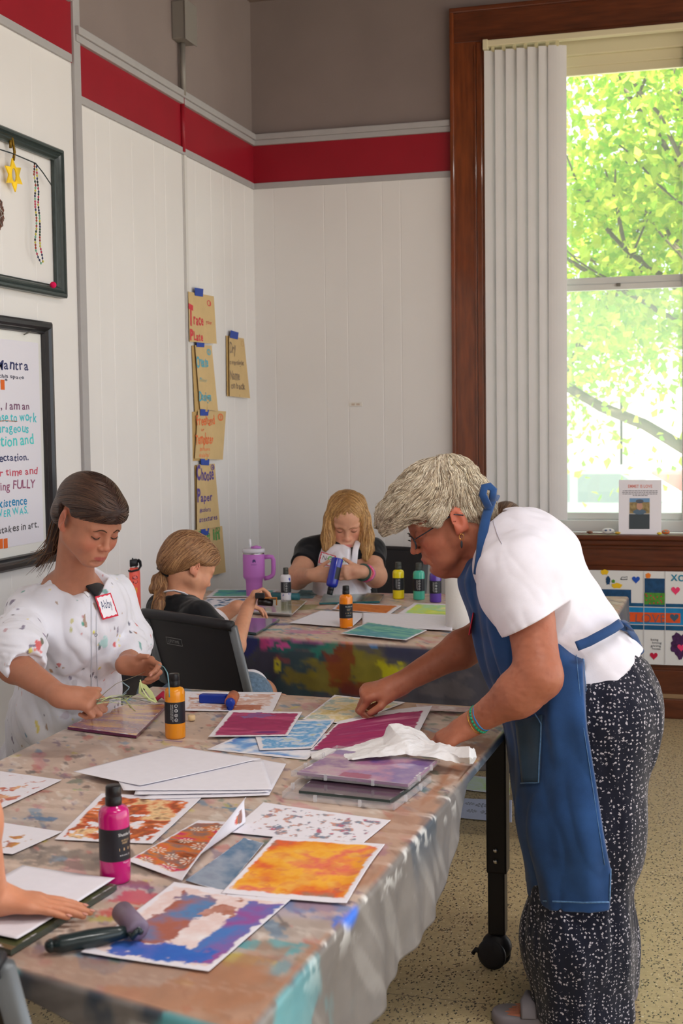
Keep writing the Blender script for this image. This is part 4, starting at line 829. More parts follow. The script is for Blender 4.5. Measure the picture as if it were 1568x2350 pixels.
mfr = M('distressed_dark_frame', (52, 62, 60), rough=.4, var=.25, vscale=30, stretch=(1, 8, 1), coat=.3)
f1 = frame('open dark green-grey frame of hanging ornaments on the upper left wall', 3.75, 4.59, 1.966, 2.512, .044, mfr, True)
reparent(MB().mat(M('pink_pompom', (230, 20, 90), rough=.9, bump=1, bscale=300)).ell(onX(122, 654, XL+.04), (.012, .012, .012), 20).build('pompom'), f1)
f2 = frame('black framed handwritten studio poster on the lower left wall', 3.6, 4.468, .99, 1.868, .046, M('black_frame', (30, 28, 32), rough=.3, coat=.4), False)
reparent(MB().mat(M('poster_backing', (226, 224, 220), rough=.25, coat=.6)).box((XL+.003, 3.63, 1.02), (XL+.008, 4.46, 1.84)).build('backing'), f2)
reparent(MB().mat(M('poster_paper', (222, 218, 228), rough=.4, coat=.4)).box((XL+.008, 3.68, 1.07), (XL+.010, 4.40, 1.79)).build('poster_paper'), f2)
def wtext(mb, t, px, py, hpx, col, bold=.0, jit=.6, off=.0105, right=None, wpx=None):
    "handwriting on the left wall, baseline starting at pixel px, py"
    A = wallpt(px, py, off); s_ = hpx*((A-EYE)@FW)/FPX*1.42*1.28
    f = None
    if wpx: B = wallpt(px+wpx, py, off); f = B[1]-A[1]
    if col: mb.mat(M('ink_%d_%d_%d' % col, col, rough=.6))
    write(mb, t, A, (0, 1, 0), (0, 0, 1), s_, bold=bold, jit=jit, fit=f)
mb = MB()
navy, grn, tl, pk, gy, pr_ = (44, 50, 96), (50, 160, 160), (70, 190, 200), (196, 80, 100), (84, 82, 88), (120, 80, 110)
for t_, x, y, h, c, w_ in [('Artists Mantra', -105, 838, 20, navy, 172), ('I am an artist in this space', -110, 860, 7, (60, 60, 80), 166), ('all the time.*', -60, 874, 7, (60, 60, 80), 78),
    ('In this space, I am an', -110, 938, 15, pr_, 179), ('artist. I choose to work', -100, 968, 18, tl, 185), ('with courageous', -70, 994, 16, tl, 136), ('satisfaction and', -78, 1026, 20, (80, 200, 200), 157),
    ('no expectation.', -60, 1063, 14, navy, 127), ('I honor time and', -60, 1098, 14, pk, 147), ('do something FULLY', -90, 1134, 16, (150, 90, 120), 172), ('My existence', -44, 1170, 16, (30, 130, 180), 107), ('NEVER WAS.', -22, 1190, 13, tl, 88), ('No mistakes in art.', -50, 1232, 13, gy, 140)]:
    mb = MB(); wtext(mb, t_, x, y, h, c, .016, .8, wpx=w_); reparent(mb.build('lettering'), f2)
mb = MB()
mb.mat(M('ink_orange', (216, 100, 30)))
for x, y in ((6, 883), (2, 1248), (13, 1247), (-9, 1249)):
    p = wallpt(x, y, .0106); reparent(MB().mat(M('ink_orange')).prism([(p[1]-.013, p[2]-.017), (p[1]+.013, p[2]-.017), (p[1]+.013, p[2]+.017), (p[1]-.013, p[2]+.017)], 0, .0006, ((XL+.0104, 0, 0), (0, 1, 0), (0, 0, 1), (1, 0, 0))).build('orange_square'), f2)
p0, p1 = wallpt(-20, 969, .0106), wallpt(38, 967, .0106); mb.tube([p0, (p0+p1)/2+V3(0, 0, .004), p1], .004, 6, flat=.3)
reparent(mb.build('underline'), f2)
reparent(MB().mat(M('nail', (120, 116, 110), metal=.6)).tube([wallpt(55, 768, .02), wallpt(70, 761, .03)], .0025, 8).build('staple'), f2)
# ornaments on a cord inside the upper frame
cord = [wallpt(x, y, .03) for x, y in ((-120, 300), (-40, 332), (0, 343), (28, 352), (82, 375), (100, 398), (118, 425))]
tag(MB().mat(M('dark_cord', (48, 56, 58), rough=.8)).tube(cord, .0022, 6).build('hanging_cord'), 'thin dark cord strung across inside the upper frame', 'cord')
c = wallpt(30, 402, .022); st = empty('star_ornament', c, label='yellow and orange six-pointed star ornament hanging in the upper frame', cat='ornament')
pts = []; 
for i in range(12): r_ = .062 if i % 2 == 0 else .034; a = PI/2+i*PI/6+.12; pts.append((r_*math.cos(a)*1.0, r_*math.sin(a)*.92))
hole = [(.0165*math.cos(PI/2+i*PI/6), .024*math.sin(PI/2+i*PI/6)) for i in range(12)]
mb = MB().mat(M('star_yellow', (244, 200, 20), rough=.35, var=.3, vscale=20)); vs = [(x, y, z) for z in (0, .005) for x, y in pts+hole]
vs = [c+V3(z, x, y) for x, y, z in vs]; fs_ = []
for i in range(12): j = (i+1) % 12; fs_ += [(i, j, 12+j, 12+i), (24+i, 36+i, 36+j, 24+j), (i, 24+i, 24+j, j), (12+i, 12+j, 36+j, 36+i)]
reparent(mb.add(vs, fs_, False).build('star'), st)
reparent(MB().mat(M('gold_tinsel', (120, 90, 20), rough=.3, metal=.6, bump=1, bscale=200)).tube([c+V3(.004, -.002, .05), c+V3(.006, .004, .08), c+V3(.004, -.006, .125), c+V3(.0, -.012, .128), c+V3(0, -.012, .09)], .005, 8).build('loop'), st)
nk = empty('bead_necklace', wallpt(84, 378, .03), label='long string of tiny multicoloured beads hanging in the upper frame', cat='necklace')
rng = random.Random(4); lo = [(80, 376), (79, 400), (82, 425), (81, 450), (82, 475), (84, 500), (83, 525), (80, 550), (82, 575), (88, 590), (94, 604), (99, 600), (97, 585), (93, 565), (92, 545), (91, 520), (90, 495), (87, 470), (88, 440), (86, 410), (84, 376)]
cols = [(40, 70, 50), (190, 60, 90), (200, 190, 70), (40, 50, 90), (120, 180, 150), (30, 30, 34), (160, 60, 40)]
pl = [wallpt(x+rng.uniform(-1, 1), y, .033) for x, y in lo]
mbs = MB().mat(M('bead_string', (40, 40, 40))).tube(pl, .0012, 5); reparent(mbs.build('string'), nk)
tot = 0; seg = []
for i in range(len(pl)-1):
    d = np.linalg.norm(pl[i+1]-pl[i]); k = max(1, int(d/.0095))
    for j in range(k): seg.append(pl[i]+(pl[i+1]-pl[i])*(j/k))
for i, q in enumerate(seg[:100]):
    cc = cols[rng.randrange(7)]; reparent(MB().mat(M('bead_%d' % cols.index(cc), cc, rough=.3)).ell(q, (.0036, .0036, .0046), 8).build('bead'), nk)
c = wallpt(-10, 488, .03); dc = empty('woven_ornament', c, label='brown scalloped ring ornament webbed with white thread at the frame opening', cat='ornament')
mb = MB().mat(M('brown_bead', (110, 62, 44), rough=.5)); 
mb.tube([c+V3(0, .034*math.cos(2*PI*i/24), .05*math.sin(2*PI*i/24)) for i in range(25)], [.009+.004*abs(math.sin(i*PI/2)) for i in range(25)], 8); reparent(mb.build('ring'), dc)
mb = MB().mat(M('white_thread', (226, 222, 216)))
mb.tube([c+V3(.012, .036*math.cos(2*PI*i*5/13), .052*math.sin(2*PI*i*5/13)) for i in range(14)], .0012, 5); reparent(mb.build('thread'), dc)
# kraft paper signs with blue tape
mk = M('kraft_paper', (206, 176, 126), rough=.7, var=.05, vscale=15); mkd = M('kraft_back', (190, 156, 100), rough=.7); mtp = M('blue_tape', (28, 66, 160), rough=.5)
def sign(label, front, back, tape, lines, warp=0):
    W = [wallpt(x, y, .012) for x, y in front]; c = sum(W)/4; t = empty('paper_sign', c, label=label, cat='paper sign', group='handwritten paper signs taped to the left wall')
    def curved(P, n_=10, off=0, mat_=mk):
        TL, TR, BR, BL = P; mb = MB().mat(mat_); vs = []
        for i in range(n_+1):
            for j in range(n_+1):
                u_, v_ = i/n_, j/n_; q = (TL*(1-u_)+TR*u_)*(1-v_)+(BL*(1-u_)+BR*u_)*v_; q = q+V3(off+.012*(v_*u_)+.006*abs(u_-.5)*v_, 0, 0); vs.append(q)
        N = len(vs); f_ = [(i*(n_+1)+j, i*(n_+1)+j+1, (i+1)*(n_+1)+j+1, (i+1)*(n_+1)+j) for i in range(n_) for j in range(n_)]
        return mb.add(vs+[v-V3(.0006, 0, 0) for v in vs], f_+[tuple(N+q for q in f[::-1]) for f in f_], True)
    reparent(curved(W).build('sheet'), t)
    if back: reparent(curved([wallpt(x, y, .004) for x, y in back], mat_=mkd).build('backing_sheet'), t)
    mb = MB()
    for tx, px, py, hp_, col, w_, bd_ in lines:
        q = MB(); q.mat(M('ink_%d_%d_%d' % col, col, rough=.6)); A = wallpt(px, py, .0125); B = wallpt(px+w_, py, .0125); s_ = hp_*((A-EYE)@FW)/FPX*1.42*(1.35 if len(tx) > 1 else 1)
        write(q, tx, A, (0, 1, 0), (0, 0, 1), s_, bold=bd_+.008, jit=.7, fit=B[1]-A[1])
        TL, TR, BR, BL = W; vs = []
        for v in q.v:
            u_ = (v[1]-TL[1])/(TR[1]-TL[1]+1e-6); v_ = (TL[2]-v[2])/(TL[2]-BL[2]); u_ = min(max(u_, 0), 1); v_ = min(max(v_, 0), 1); vs.append((v[0]+.012*u_*v_+.006*abs(u_-.5)*v_+.0006, v[1], v[2]))
        mb.mat(M('ink_%d_%d_%d' % col)).add(vs, q.f, False)
    if mb.v: reparent(mb.build('lettering'), t)
    P = [wallpt(x, y, .016) for x, y in tape]
    tg = MB().mat(mtp).add(P+[q-V3(.0008, 0, 0) for q in P], [(0, 1, 2, 3), (7, 6, 5, 4), (0, 4, 5, 1), (1, 5, 6, 2), (2, 6, 7, 3), (3, 7, 4, 0)], False).build('tape'); reparent(tg, t)
    return t
RD, CY, OR, VI, GN, GY = (206, 60, 70), (90, 170, 190), (226, 110, 60), (90, 70, 140), (90, 150, 80), (140, 120, 100)
sign('kraft paper sign reading Trace your Plate, highest on the wall', [(432, 669), (491, 680), (491, 789), (434, 784)], None, [(447, 660), (467, 663), (466, 681), (448, 678)],
     [('T', 433, 743, 42, RD, 10, .05), ('race', 443, 743, 18, RD, 23, .02), ('your', 471, 743, 7, RD, 12, 0), ('P', 435, 780, 22, RD, 8, .05), ('Late', 443, 780, 14, RD, 21, .02), ('1', 478, 700, 9, RD, 4, 0), ('O', 474, 702, 13, RD, 10, 0)])
sign('kraft paper sign with pale blue writing, Create your Design, second from the top', [(448, 792), (486, 793), (494, 943), (458, 938)], [(440, 793), (470, 793), (470, 945), (446, 945)], [(451, 780), (470, 780), (469, 797), (452, 796)],
     [('Create', 450, 840, 18, CY, 28, .02), ('a', 458, 870, 7, CY, 4, 0), ('color', 456, 876, 7, (180, 180, 150), 18, 0), ('Design', 455, 920, 16, CY, 26, .01), ('2', 477, 812, 10, CY, 4, 0), ('O', 474, 815, 14, CY, 10, 0)])
sign('kraft paper sign reading Freehand or Templates in orange, middle of the column', [(455, 940), (519, 944), (505, 1055), (446, 1052)], [(441, 945), (470, 943), (470, 1056), (441, 1058)], [(460, 939), (480, 938), (478, 954), (460, 954)],
     [('Freehand', 451, 975, 16, OR, 42, .015), ('or', 461, 990, 6, OR, 7, 0), ('Templates', 448, 1020, 17, OR, 40, .02), ('#shapes', 457, 1035, 6, OR, 23, 0), ('#alpha/letters', 456, 1050, 7, OR, 45, 0), ('3', 503, 962, 10, OR, 5, 0), ('O', 499, 966, 16, OR, 13, 0)])
sign('kraft paper sign reading Choose Paper in violet, second from the bottom', [(452, 1066), (493, 1064), (499, 1209), (451, 1216)], [(447, 1068), (470, 1068), (470, 1218), (449, 1217)], [(461, 1051), (481, 1050), (480, 1068), (462, 1067)],
     [('C', 452, 1103, 30, VI, 9, .04), ('hoose', 462, 1103, 20, VI, 28, .015), ('P', 452, 1153, 28, VI, 8, .03), ('aper', 460, 1152, 14, VI, 26, .015), ('#colors', 457, 1177, 8, VI, 24, 0), ('#textures', 456, 1199, 9, VI, 38, 0), ('4', 486, 1078, 10, VI, 4, 0), ('O', 483, 1080, 13, VI, 9, 0)])
sign('kraft paper sign with green writing behind the small girl\'s head, lowest of all', [(447, 1216), (510, 1207), (512, 1313), (450, 1330)], None, [(462, 1210), (481, 1209), (478, 1228), (462, 1227)],
     [('Glue', 450, 1243, 16, GN, 32, .02), ('in', 488, 1240, 18, GN, 16, .03), ('5', 497, 1222, 10, GN, 5, 0), ('O', 494, 1224, 14, GN, 11, 0)])
sign('kraft paper sign reading Dry overnight, Name on back, apart to the right', [(526, 771), (560, 777), (568, 914), (526, 909)], [(519, 770), (545, 773), (545, 911), (520, 909)], [(530, 758), (548, 763), (546, 779), (528, 775)],
     [('Dry', 527, 808, 18, GY, 14, .01), ('overnight', 527, 836, 9, GY, 31, .01), ('Name', 527, 871, 16, GY, 22, .01), ('on back', 529, 892, 11, GY, 30, .01), ('O', 552, 795, 13, (196, 160, 110), 8, 0)])
# ================================================================ WINDOW SILL AND BANNER
ys = YB-.045
P = [onY(x, y, ys) for x, y in ((1422, 1101), (1520, 1101), (1520, 1226), (1415, 1224))]
t = empty('memorial_notice', (P[0][0]+.05, ys, .923), label='white printed notice with a small portrait propped on the window sill', cat='notice')
x0, x1, z1 = onY(1421, 1101, ys)[0], onY(1519, 1101, ys)[0], onY(1470, 1101, ys)[2]; z0 = .9235; lean = .10
def sp(px, py, off=.0006):
    q = onY(px, py, ys); f_ = (q[2]-z0); return V3(q[0], ys-.03+f_*lean*.8-off, max(q[2], z0))
def quad(mb, x0_, y0_, x1_, y1_, m_, off=.0012): return mb.mat(m_).add([sp(x0_, y0_, off), sp(x1_, y0_, off), sp(x1_, y1_, off), sp(x0_, y1_, off)], [(0, 3, 2, 1)], False)
mb = MB().mat(M('notice_paper', (236, 232, 240), rough=.5)); a = [V3(x0, ys-.03, z0), V3(x1, ys-.03, z0), V3(x1, ys-.03+(z1-z0)*lean*.8, z1), V3(x0, ys-.03+(z1-z0)*lean*.8, z1)]
mb.add(a+[q+V3(0, .0012, 0) for q in a], [(0, 1, 2, 3), (7, 6, 5, 4), (0, 4, 5, 1), (1, 5, 6, 2), (2, 6, 7, 3), (3, 7, 4, 0)], False); reparent(mb.build('notice_sheet'), t)
mb = MB().mat(M('ink_salmon', (220, 130, 120))); q0, q1 = sp(1442, 1119), sp(1498, 1119); write(mb, 'EMMET IS LOVE', q0, (1, 0, 0), (0, lean*.8, 1), .021, bold=.02, fit=q1[0]-q0[0])
mb.mat(M('ink_grey', (130, 126, 134)))
for i, (a_, b_) in enumerate(((1430, 1510), (1429, 1510), (1430, 1509), (1453, 1487))):
    q0, q1 = sp(a_, 1127+i*3.6), sp(b_, 1127+i*3.6); wx = a_
    while wx < b_:                                                  # the tiny print, too small to read, as word-length strokes
        w1 = min(b_, wx+3+((wx*7+i*5) % 5)); quad(mb, wx, 1125.2+i*3.6, w1, 1126.9+i*3.6, M('ink_grey')); wx = w1+1.2
reparent(mb.build('lettering'), t)
mb = MB(); quad(mb, 1446, 1143, 1492, 1178, M('photo_bg', (150, 130, 90), var=.5, vscale=60)); quad(mb, 1446, 1143, 1492, 1152, M('photo_sky', (110, 150, 190)), .0015)
quad(mb, 1445, 1179, 1492, 1213, M('slate_panel', (66, 74, 80)))
def pell(cx, cy, rx, ry, m_, off):
    k = 20; mb.mat(m_).add([sp(cx+rx*math.cos(2*PI*i/k), cy+ry*math.sin(2*PI*i/k), off) for i in range(k)], [tuple(range(k))[::-1]], False)
pell(1469, 1174, 15, 6, M('photo_shirt', (90, 110, 130)), .0018); pell(1469, 1161, 7, 9, M('photo_face', (196, 150, 130)), .002); pell(1469, 1150, 9, 4.5, M('photo_cap', (90, 96, 110)), .0022)
reparent(mb.build('portrait_panel'), t)
stones = [(1357, 1222, 7, 3.5, (140, 90, 60), (70, 60, 70), 'small brown and grey painted stone at the left end of the sill'), (1401, 1220, 14, 6.5, (222, 220, 216), (70, 90, 130), 'large white painted stone with blue lettering marks on the sill'), (1418, 1226, 7, 3, (200, 170, 50), (220, 130, 60), 'flat yellow painted stone at the left foot of the notice'),
          (1446, 1224, 8.5, 4.5, (60, 140, 50), (190, 160, 40), 'green painted stone with yellow dots in front of the notice'), (1478, 1225, 11, 4.5, (170, 50, 50), (110, 90, 150), 'dark red painted stone in front of the notice'), (1514, 1227, 6, 3, (236, 200, 40), (240, 220, 120), 'tiny yellow painted stone at the right foot of the notice'), (1530, 1223, 9, 5.5, (206, 110, 60), (70, 160, 150), 'orange painted stone right of the notice')]
for px, py, rx, rz_, c1, c2, lb in stones:
    q = onZ(px, py, .9225); k_ = ((q-EYE)@FW)/FPX; q[1] = max(min(q[1], YB-.055), YB-.092)
    o = MB().mat(M('stone_%d_%d' % c1[:2], c1, rough=.3)).ell((q[0], q[1], .9225+rz_*k_), (rx*k_, .008, rz_*k_), 20)
    o.mat(M('stonemark_%d_%d' % c2[:2], c2, rough=.3)).ell((q[0]-rx*k_*.3, q[1]-.006, .9225+rz_*k_*1.2), (rx*k_*.28, .003, rz_*k_*.3), 10).ell((q[0]+rx*k_*.35, q[1]-.006, .9225+rz_*k_*1.3), (rx*k_*.22, .0025, rz_*k_*.3), 10)
    tag(o.build('painted_stone'), lb, 'painted stone', 'painted stones on the window sill')
# painted banner below the sill
yb = YB-.024
def bp(px, py, off=0): return onY(px, py, yb-off)
bx0, bx1 = bp(1270, 1400)[0], 1.3; bz1, bz0 = bp(1500, 1311)[2], bp(1500, 1525)[2]
t = empty('painted_banner', (bx0, yb, bz0), label='children\'s painted tile banner reading IS LOVE hanging below the window sill', cat='banner')
reparent(MB().mat(M('banner_canvas', (226, 224, 222), rough=.8)).box((bx0, yb, bz0), (bx1, yb+.01, bz1), .001).build('canvas'), t)
mb = MB(); 
def bq(x0_, y0_, x1_, y1_, m_, off=.001): a, b_ = bp(x0_, y0_, off), bp(x1_, y1_, off); mb.mat(m_).prism([(a[0], b_[2]), (b_[0], b_[2]), (b_[0], a[2]), (a[0], a[2])], 0, .0005, ((0, yb-off, 0), (1, 0, 0), (0, 0, 1), (0, -1, 0)))
blue = M('banner_blue', (20, 130, 186), var=.15, vscale=20); navy_ = M('banner_navy', (16, 80, 120), var=.2, vscale=25); org = M('banner_orange', (222, 84, 30), var=.1, vscale=20)
bq(1270, 1389, 1900, 1444, blue); bq(1270, 1387, 1900, 1394, navy_, .0015); bq(1270, 1439, 1900, 1446, navy_, .0015); bq(1300, 1401, 1562, 1430, org, .0015)
for x_ in (1478, 1527): bq(x_-.5, 1311, x_+.5, 1524, M('tile_gap', (196, 194, 196)), .0022)
def blob(cx, cy, rx, ry, m_, off=.0015, seed=1, n_=26, rg=.15):
    r_ = random.Random(seed); c = bp(cx, cy, off); k_ = 6.6/FPX*1.02; pts = []
    for i in range(n_): s_ = 1+r_.uniform(-rg, rg); pts.append((c[0]+rx*k_*s_*math.cos(2*PI*i/n_), c[2]+ry*k_*s_*math.sin(2*PI*i/n_)))
    mb.mat(m_).prism(pts, 0, .0004, ((0, yb-off, 0), (1, 0, 0), (0, 0, 1), (0, -1, 0)))
def heart(cx, cy, s_, m_, off=.0015):
    c = bp(cx, cy, off); k_ = 6.6/FPX; pts = []
    for i in range(28): a = 2*PI*i/28; pts.append((c[0]+s_*k_*.062*16*math.sin(a)**3, c[2]+s_*k_*.066*(13*math.cos(a)-5*math.cos(2*a)-2*math.cos(3*a)-math.cos(4*a))))
    mb.mat(m_).prism(pts, 0, .0004, ((0, yb-off, 0), (1, 0, 0), (0, 0, 1), (0, -1, 0)))
yel = M('banner_yellow', (236, 190, 30)); pnk = M('banner_pink', (236, 60, 110)); dkb = M('banner_deepblue', (24, 70, 110), var=.3, vscale=40); grn_ = M('banner_green', (80, 140, 50), var=.3, vscale=60); red_ = M('banner_red', (196, 20, 60)); cob = M('banner_cobalt', (30, 80, 180)); ink = M('banner_ink', (50, 54, 66)); ppl = M('banner_purple', (70, 30, 80), var=.4, vscale=50)
bq(1380, 1352, 1449, 1387, dkb, .0012); blob(1416, 1344, 12, 6, yel, .002); blob(1408, 1334, 4, 4, grn_, .0022); blob(1388, 1313, 9, 6, yel); blob(1396, 1332, 5, 10, dkb)
heart(1460, 1330, 9, cob); blob(1488, 1321, 6, 6, M('banner_orange2', (240, 130, 40))); bq(1480, 1327, 1526, 1362, dkb, .0012); bq(1479, 1360, 1528, 1388, grn_, .0018); 
for i in range(14): blob(1483+(i*17 % 42), 1364+(i*7 % 22), 1.6, 1.6, red_, .0024, i)
heart(1551, 1355, 10, pnk); heart(1548, 1417, 10, M('banner_slate', (60, 90, 110)), .0022); heart(1501, 1505, 9, red_); blob(1562, 1482, 22, 28, ppl, .0012, 5, rg=.2); heart(1564, 1486, 9, pnk, .002)
k_ = 6.6/FPX
def btxt(tx, px, py, hpx, m_, w_, bold=.0, jit=.3): a, b_ = bp(px, py, .0026), bp(px+w_, py, .0026); write(mb, tx, a, (1, 0, 0), (0, 0, 1), hpx*k_*1.42, m_, bold=bold, jit=jit, fit=b_[0]-a[0])
btxt('EMMET', 1300, 1427, 20, M('banner_text', (150, 60, 60)), 110); btxt('IS LOVE', 1428, 1427, 20, M('banner_slate2', (120, 90, 100)), 102); btxt('XO', 1541, 1333, 14, M('banner_tealtext', (40, 130, 160)), 32, .03)
for i, (tx, w_) in enumerate((('being', 18), ('loving', 22), ('giving', 24), ('home', 20))): btxt(tx, 1494+(i % 2)*3, 1470+i*7, 5, ink, w_)
mb.tube([bp(1425, 1330, .002), bp(1428, 1324, .002), bp(1434, 1325, .002), bp(1440, 1323, .002), bp(1440, 1330, .002), bp(1425, 1330, .002)], .0014, 5)
reparent(mb.build('painting'), t)
# ================================================================ SMOOTH SOLIDS (bodies, clothes, hair)
def unit(v): v = np.array(v, float); return v/(np.linalg.norm(v)+1e-12)
class Sdf:
    "rounded shapes blended into one skin; surface() meshes it"
    def __init__(s): s.p = []; s.R = np.eye(3); s.o = np.zeros(3); s.s = 1.0; s.mod = None
    def frame(s, o=None, fwd=None, up=None, sc=1.0):
        if o is None: s.R = np.eye(3); s.o = np.zeros(3); s.s = 1.0; return s
        y = unit(fwd); z = np.array(up, float); z = unit(z-y*(z@y)); x = np.cross(y, z); s.R = np.stack([x, y, z]); s.o = np.array(o, float); s.s = sc; return s
    def w(s, p): return s.o+(np.array(p, float)*s.s)@s.R
    def rc(s, a, b, ra, rb=None, k=.01, op='u'):
        s.p.append(('c', s.w(a), s.w(b), ra*s.s, (ra if rb is None else rb)*s.s, max(k*s.s, 1e-4), op)); return s
    def chain(s, pts, rs, k=.01, op='u'):
        for i in range(len(pts)-1): s.rc(pts[i], pts[i+1], rs[i], rs[i+1], k, op)
        return s
    def el(s, c, r, k=.01, op='u', R=None):
        A = s.R if R is None else np.array(R) @ s.R
        s.p.append(('e', s.w(c), A, np.array(r, float)*s.s, None, max(k*s.s, 1e-4), op)); return s
    def fn(s, f, k=.004, op='x'): s.p.append(('f', f, None, None, None, k, op)); return s     # intersect with f(P) < 0
    def disp(s, f): s.p.append(('m', f, None, None, None, 0, 'm')); return s
    def d1(s, q, P):
        if q[0] == 'c':
            a, b, ra, rb = q[1:5]; ba = b-a; L = ba@ba+1e-12; h = np.clip((P-a)@ba/L, 0, 1); return np.linalg.norm(P-a-h[:, None]*ba, axis=1)-(ra+(rb-ra)*h)
        if q[0] == 'e':
            X = (P-q[1])@q[2].T; r = q[3]; k0 = np.linalg.norm(X/r, axis=1); k1 = np.linalg.norm(X/(r*r), axis=1)+1e-9; return k0*(k0-1)/k1
        return q[1](P)
    def ev(s, P, blk=None):
        "blk = (block index, centres, half diagonal): points are grouped so far shapes are skipped"
        d = np.full(len(P), 1.0)
        for q in s.p:
            if q[0] == 'm': d = d+q[1](P); continue
            if blk is not None and q[6] == 'u':
                nb, cen, hd = blk; m = s.d1(q, cen) < hd+q[5]+.012
                idx = np.nonzero(np.repeat(m, nb))[0]
                if not len(idx): continue
                e = s.d1(q, P[idx]); a = d[idx]
            else: idx = slice(None); e = s.d1(q, P); a = d
            k = q[5]
            if q[6] == 'u': h = np.maximum(k-np.abs(a-e), 0)/k; d[idx] = np.minimum(a, e)-h*h*k*.25
            else:
                if q[6] == 's': e = -e
                h = np.maximum(k-np.abs(a-e), 0)/k; d[idx] = np.maximum(a, e)+h*h*k*.25
        if s.mod is not None: d = d+s.mod(P)
        return d
    def bounds(s):
        lo = []; hi = []
        for q in s.p:
            if q[6] != 'u': continue
            if q[0] == 'c': lo += [q[1]-q[3], q[2]-q[4]]; hi += [q[1]+q[3], q[2]+q[4]]
            else: e = np.abs(q[2].T*q[3]).sum(1); lo.append(q[1]-e); hi.append(q[1]+e)
        return np.min(lo, 0)-.02, np.max(hi, 0)+.02
    def surface(s, h=.004, smooth=1):
        lo, hi = s.bounds(); B = 8; nb = np.ceil((hi-lo)/(h*B)).astype(int)+1; n = nb*B
        ci = np.stack(np.meshgrid(*[np.arange(k) for k in nb], indexing='ij'), -1).reshape(-1, 3); cen = lo+(ci*B+B/2-.5)*h
        hd = h*B*.5*1.75; dc = np.concatenate([s.ev(c) for c in np.array_split(cen, max(1, len(cen)//200000))]); act = np.abs(dc) < hd+.014
        D = np.ones(n, np.float32)
        for c in ci[(~act) & (dc < 0)]: D[c[0]*B:c[0]*B+B, c[1]*B:c[1]*B+B, c[2]*B:c[2]*B+B] = -1
        off = np.stack(np.meshgrid(*[np.arange(B)]*3, indexing='ij'), -1).reshape(-1, 3); A = ci[act]
        for ch in np.array_split(A, max(1, len(A)//1500)):
            P = (lo+((ch[:, None]*B+off[None])*h)).reshape(-1, 3); d = s.ev(P, (B**3, lo+(ch*B+B/2-.5)*h, hd))
            ii = (ch[:, None]*B+off[None]).reshape(-1, 3); D[ii[:, 0], ii[:, 1], ii[:, 2]] = d
        sg = D < 0; vid = {}; cells = []; pts = []; quads = []
        NX, NY, NZ = n
        for ax in range(3):
            a = np.moveaxis(sg, ax, 0); x = np.nonzero(a[:-1] != a[1:]); idx = [None]*3; idx[ax] = x[0]; o = [k for k in range(3) if k != ax]; idx[o[0]] = x[1]; idx[o[1]] = x[2]
            I = np.stack(idx, 1); ok = (I[:, o[0]] > 0) & (I[:, o[1]] > 0); I = I[ok]
            e = np.zeros(3, int); e[ax] = 1; v0 = D[I[:, 0], I[:, 1], I[:, 2]]; v1 = D[I[:, 0]+e[0], I[:, 1]+e[1], I[:, 2]+e[2]]; t = np.clip(v0/(v0-v1), 0, 1)
            X = I.astype(float); X[:, ax] += t; e1 = np.zeros(3, int); e1[o[0]] = 1; e2 = np.zeros(3, int); e2[o[1]] = 1
            cc = [I, I-e1, I-e1-e2, I-e2]; key = [(c[:, 0]*NY+c[:, 1])*NZ+c[:, 2] for c in cc]
            cells += key; pts += [X]*4; q = np.stack(key, 1); flip = (v0 < 0) ^ (ax == 1); q[~flip] = q[~flip][:, ::-1]; quads.append(q)
        K = np.concatenate(cells); X = np.concatenate(pts); u, inv = np.unique(K, return_inverse=True); cnt = np.bincount(inv)
        V = np.stack([np.bincount(inv, X[:, i])/cnt for i in range(3)], 1)*h+lo; Q = np.searchsorted(u, np.concatenate(quads))
        for _ in range(smooth):
            acc = np.zeros_like(V); c_ = np.zeros(len(V))
            for a_, b_ in ((0, 1), (1, 2), (2, 3), (3, 0)):
                np.add.at(acc, Q[:, a_], V[Q[:, b_]]); np.add.at(c_, Q[:, a_], 1)
            V = V*.5+.5*acc/np.maximum(c_, 1)[:, None]
        return V, Q
    def grad(s, P, e=.002):
        g = np.stack([s.ev(P+np.eye(3)[i]*e)-s.ev(P-np.eye(3)[i]*e) for i in range(3)], 1); return g/(np.linalg.norm(g, axis=1)[:, None]+1e-9)
    def project(s, P, it=4, off=0):
        P = P.copy()
        for _ in range(it): P -= s.grad(P)*(s.ev(P)-off)[:, None]
        return P
def sd_mesh(name, sdf, mat, parent, h=.004, col=None, smooth=1):
    V, Q = sdf.surface(h, smooth); o = arr_mesh(name, V, Q, [mat], col(V) if col else None, None)
    if parent is not None: reparent(o, parent)
    return o
def folds(amp, dirs, seed=0, sc=1.0):
    "cloth creases: long noise ridges running along the given directions"
    def f(P):
        r = 0
        for k, (d, fr) in enumerate(dirs):
            d = unit(d); a = (P@d)[:, None]*d; q = (P-a)*fr+a*fr*.18; n = fbm(q, seed+k*5, 3); r = r+amp*(1-np.abs(n*2-1)*2.2)*.5
        return r
    return f
m_skin = {}
def skin(name, rgb): return M('skin_'+name, rough=.48, attr=True, var=.05, vscale=60, bump=.25, bscale=220, bdist=.0008, sss=.12, spec=.35)
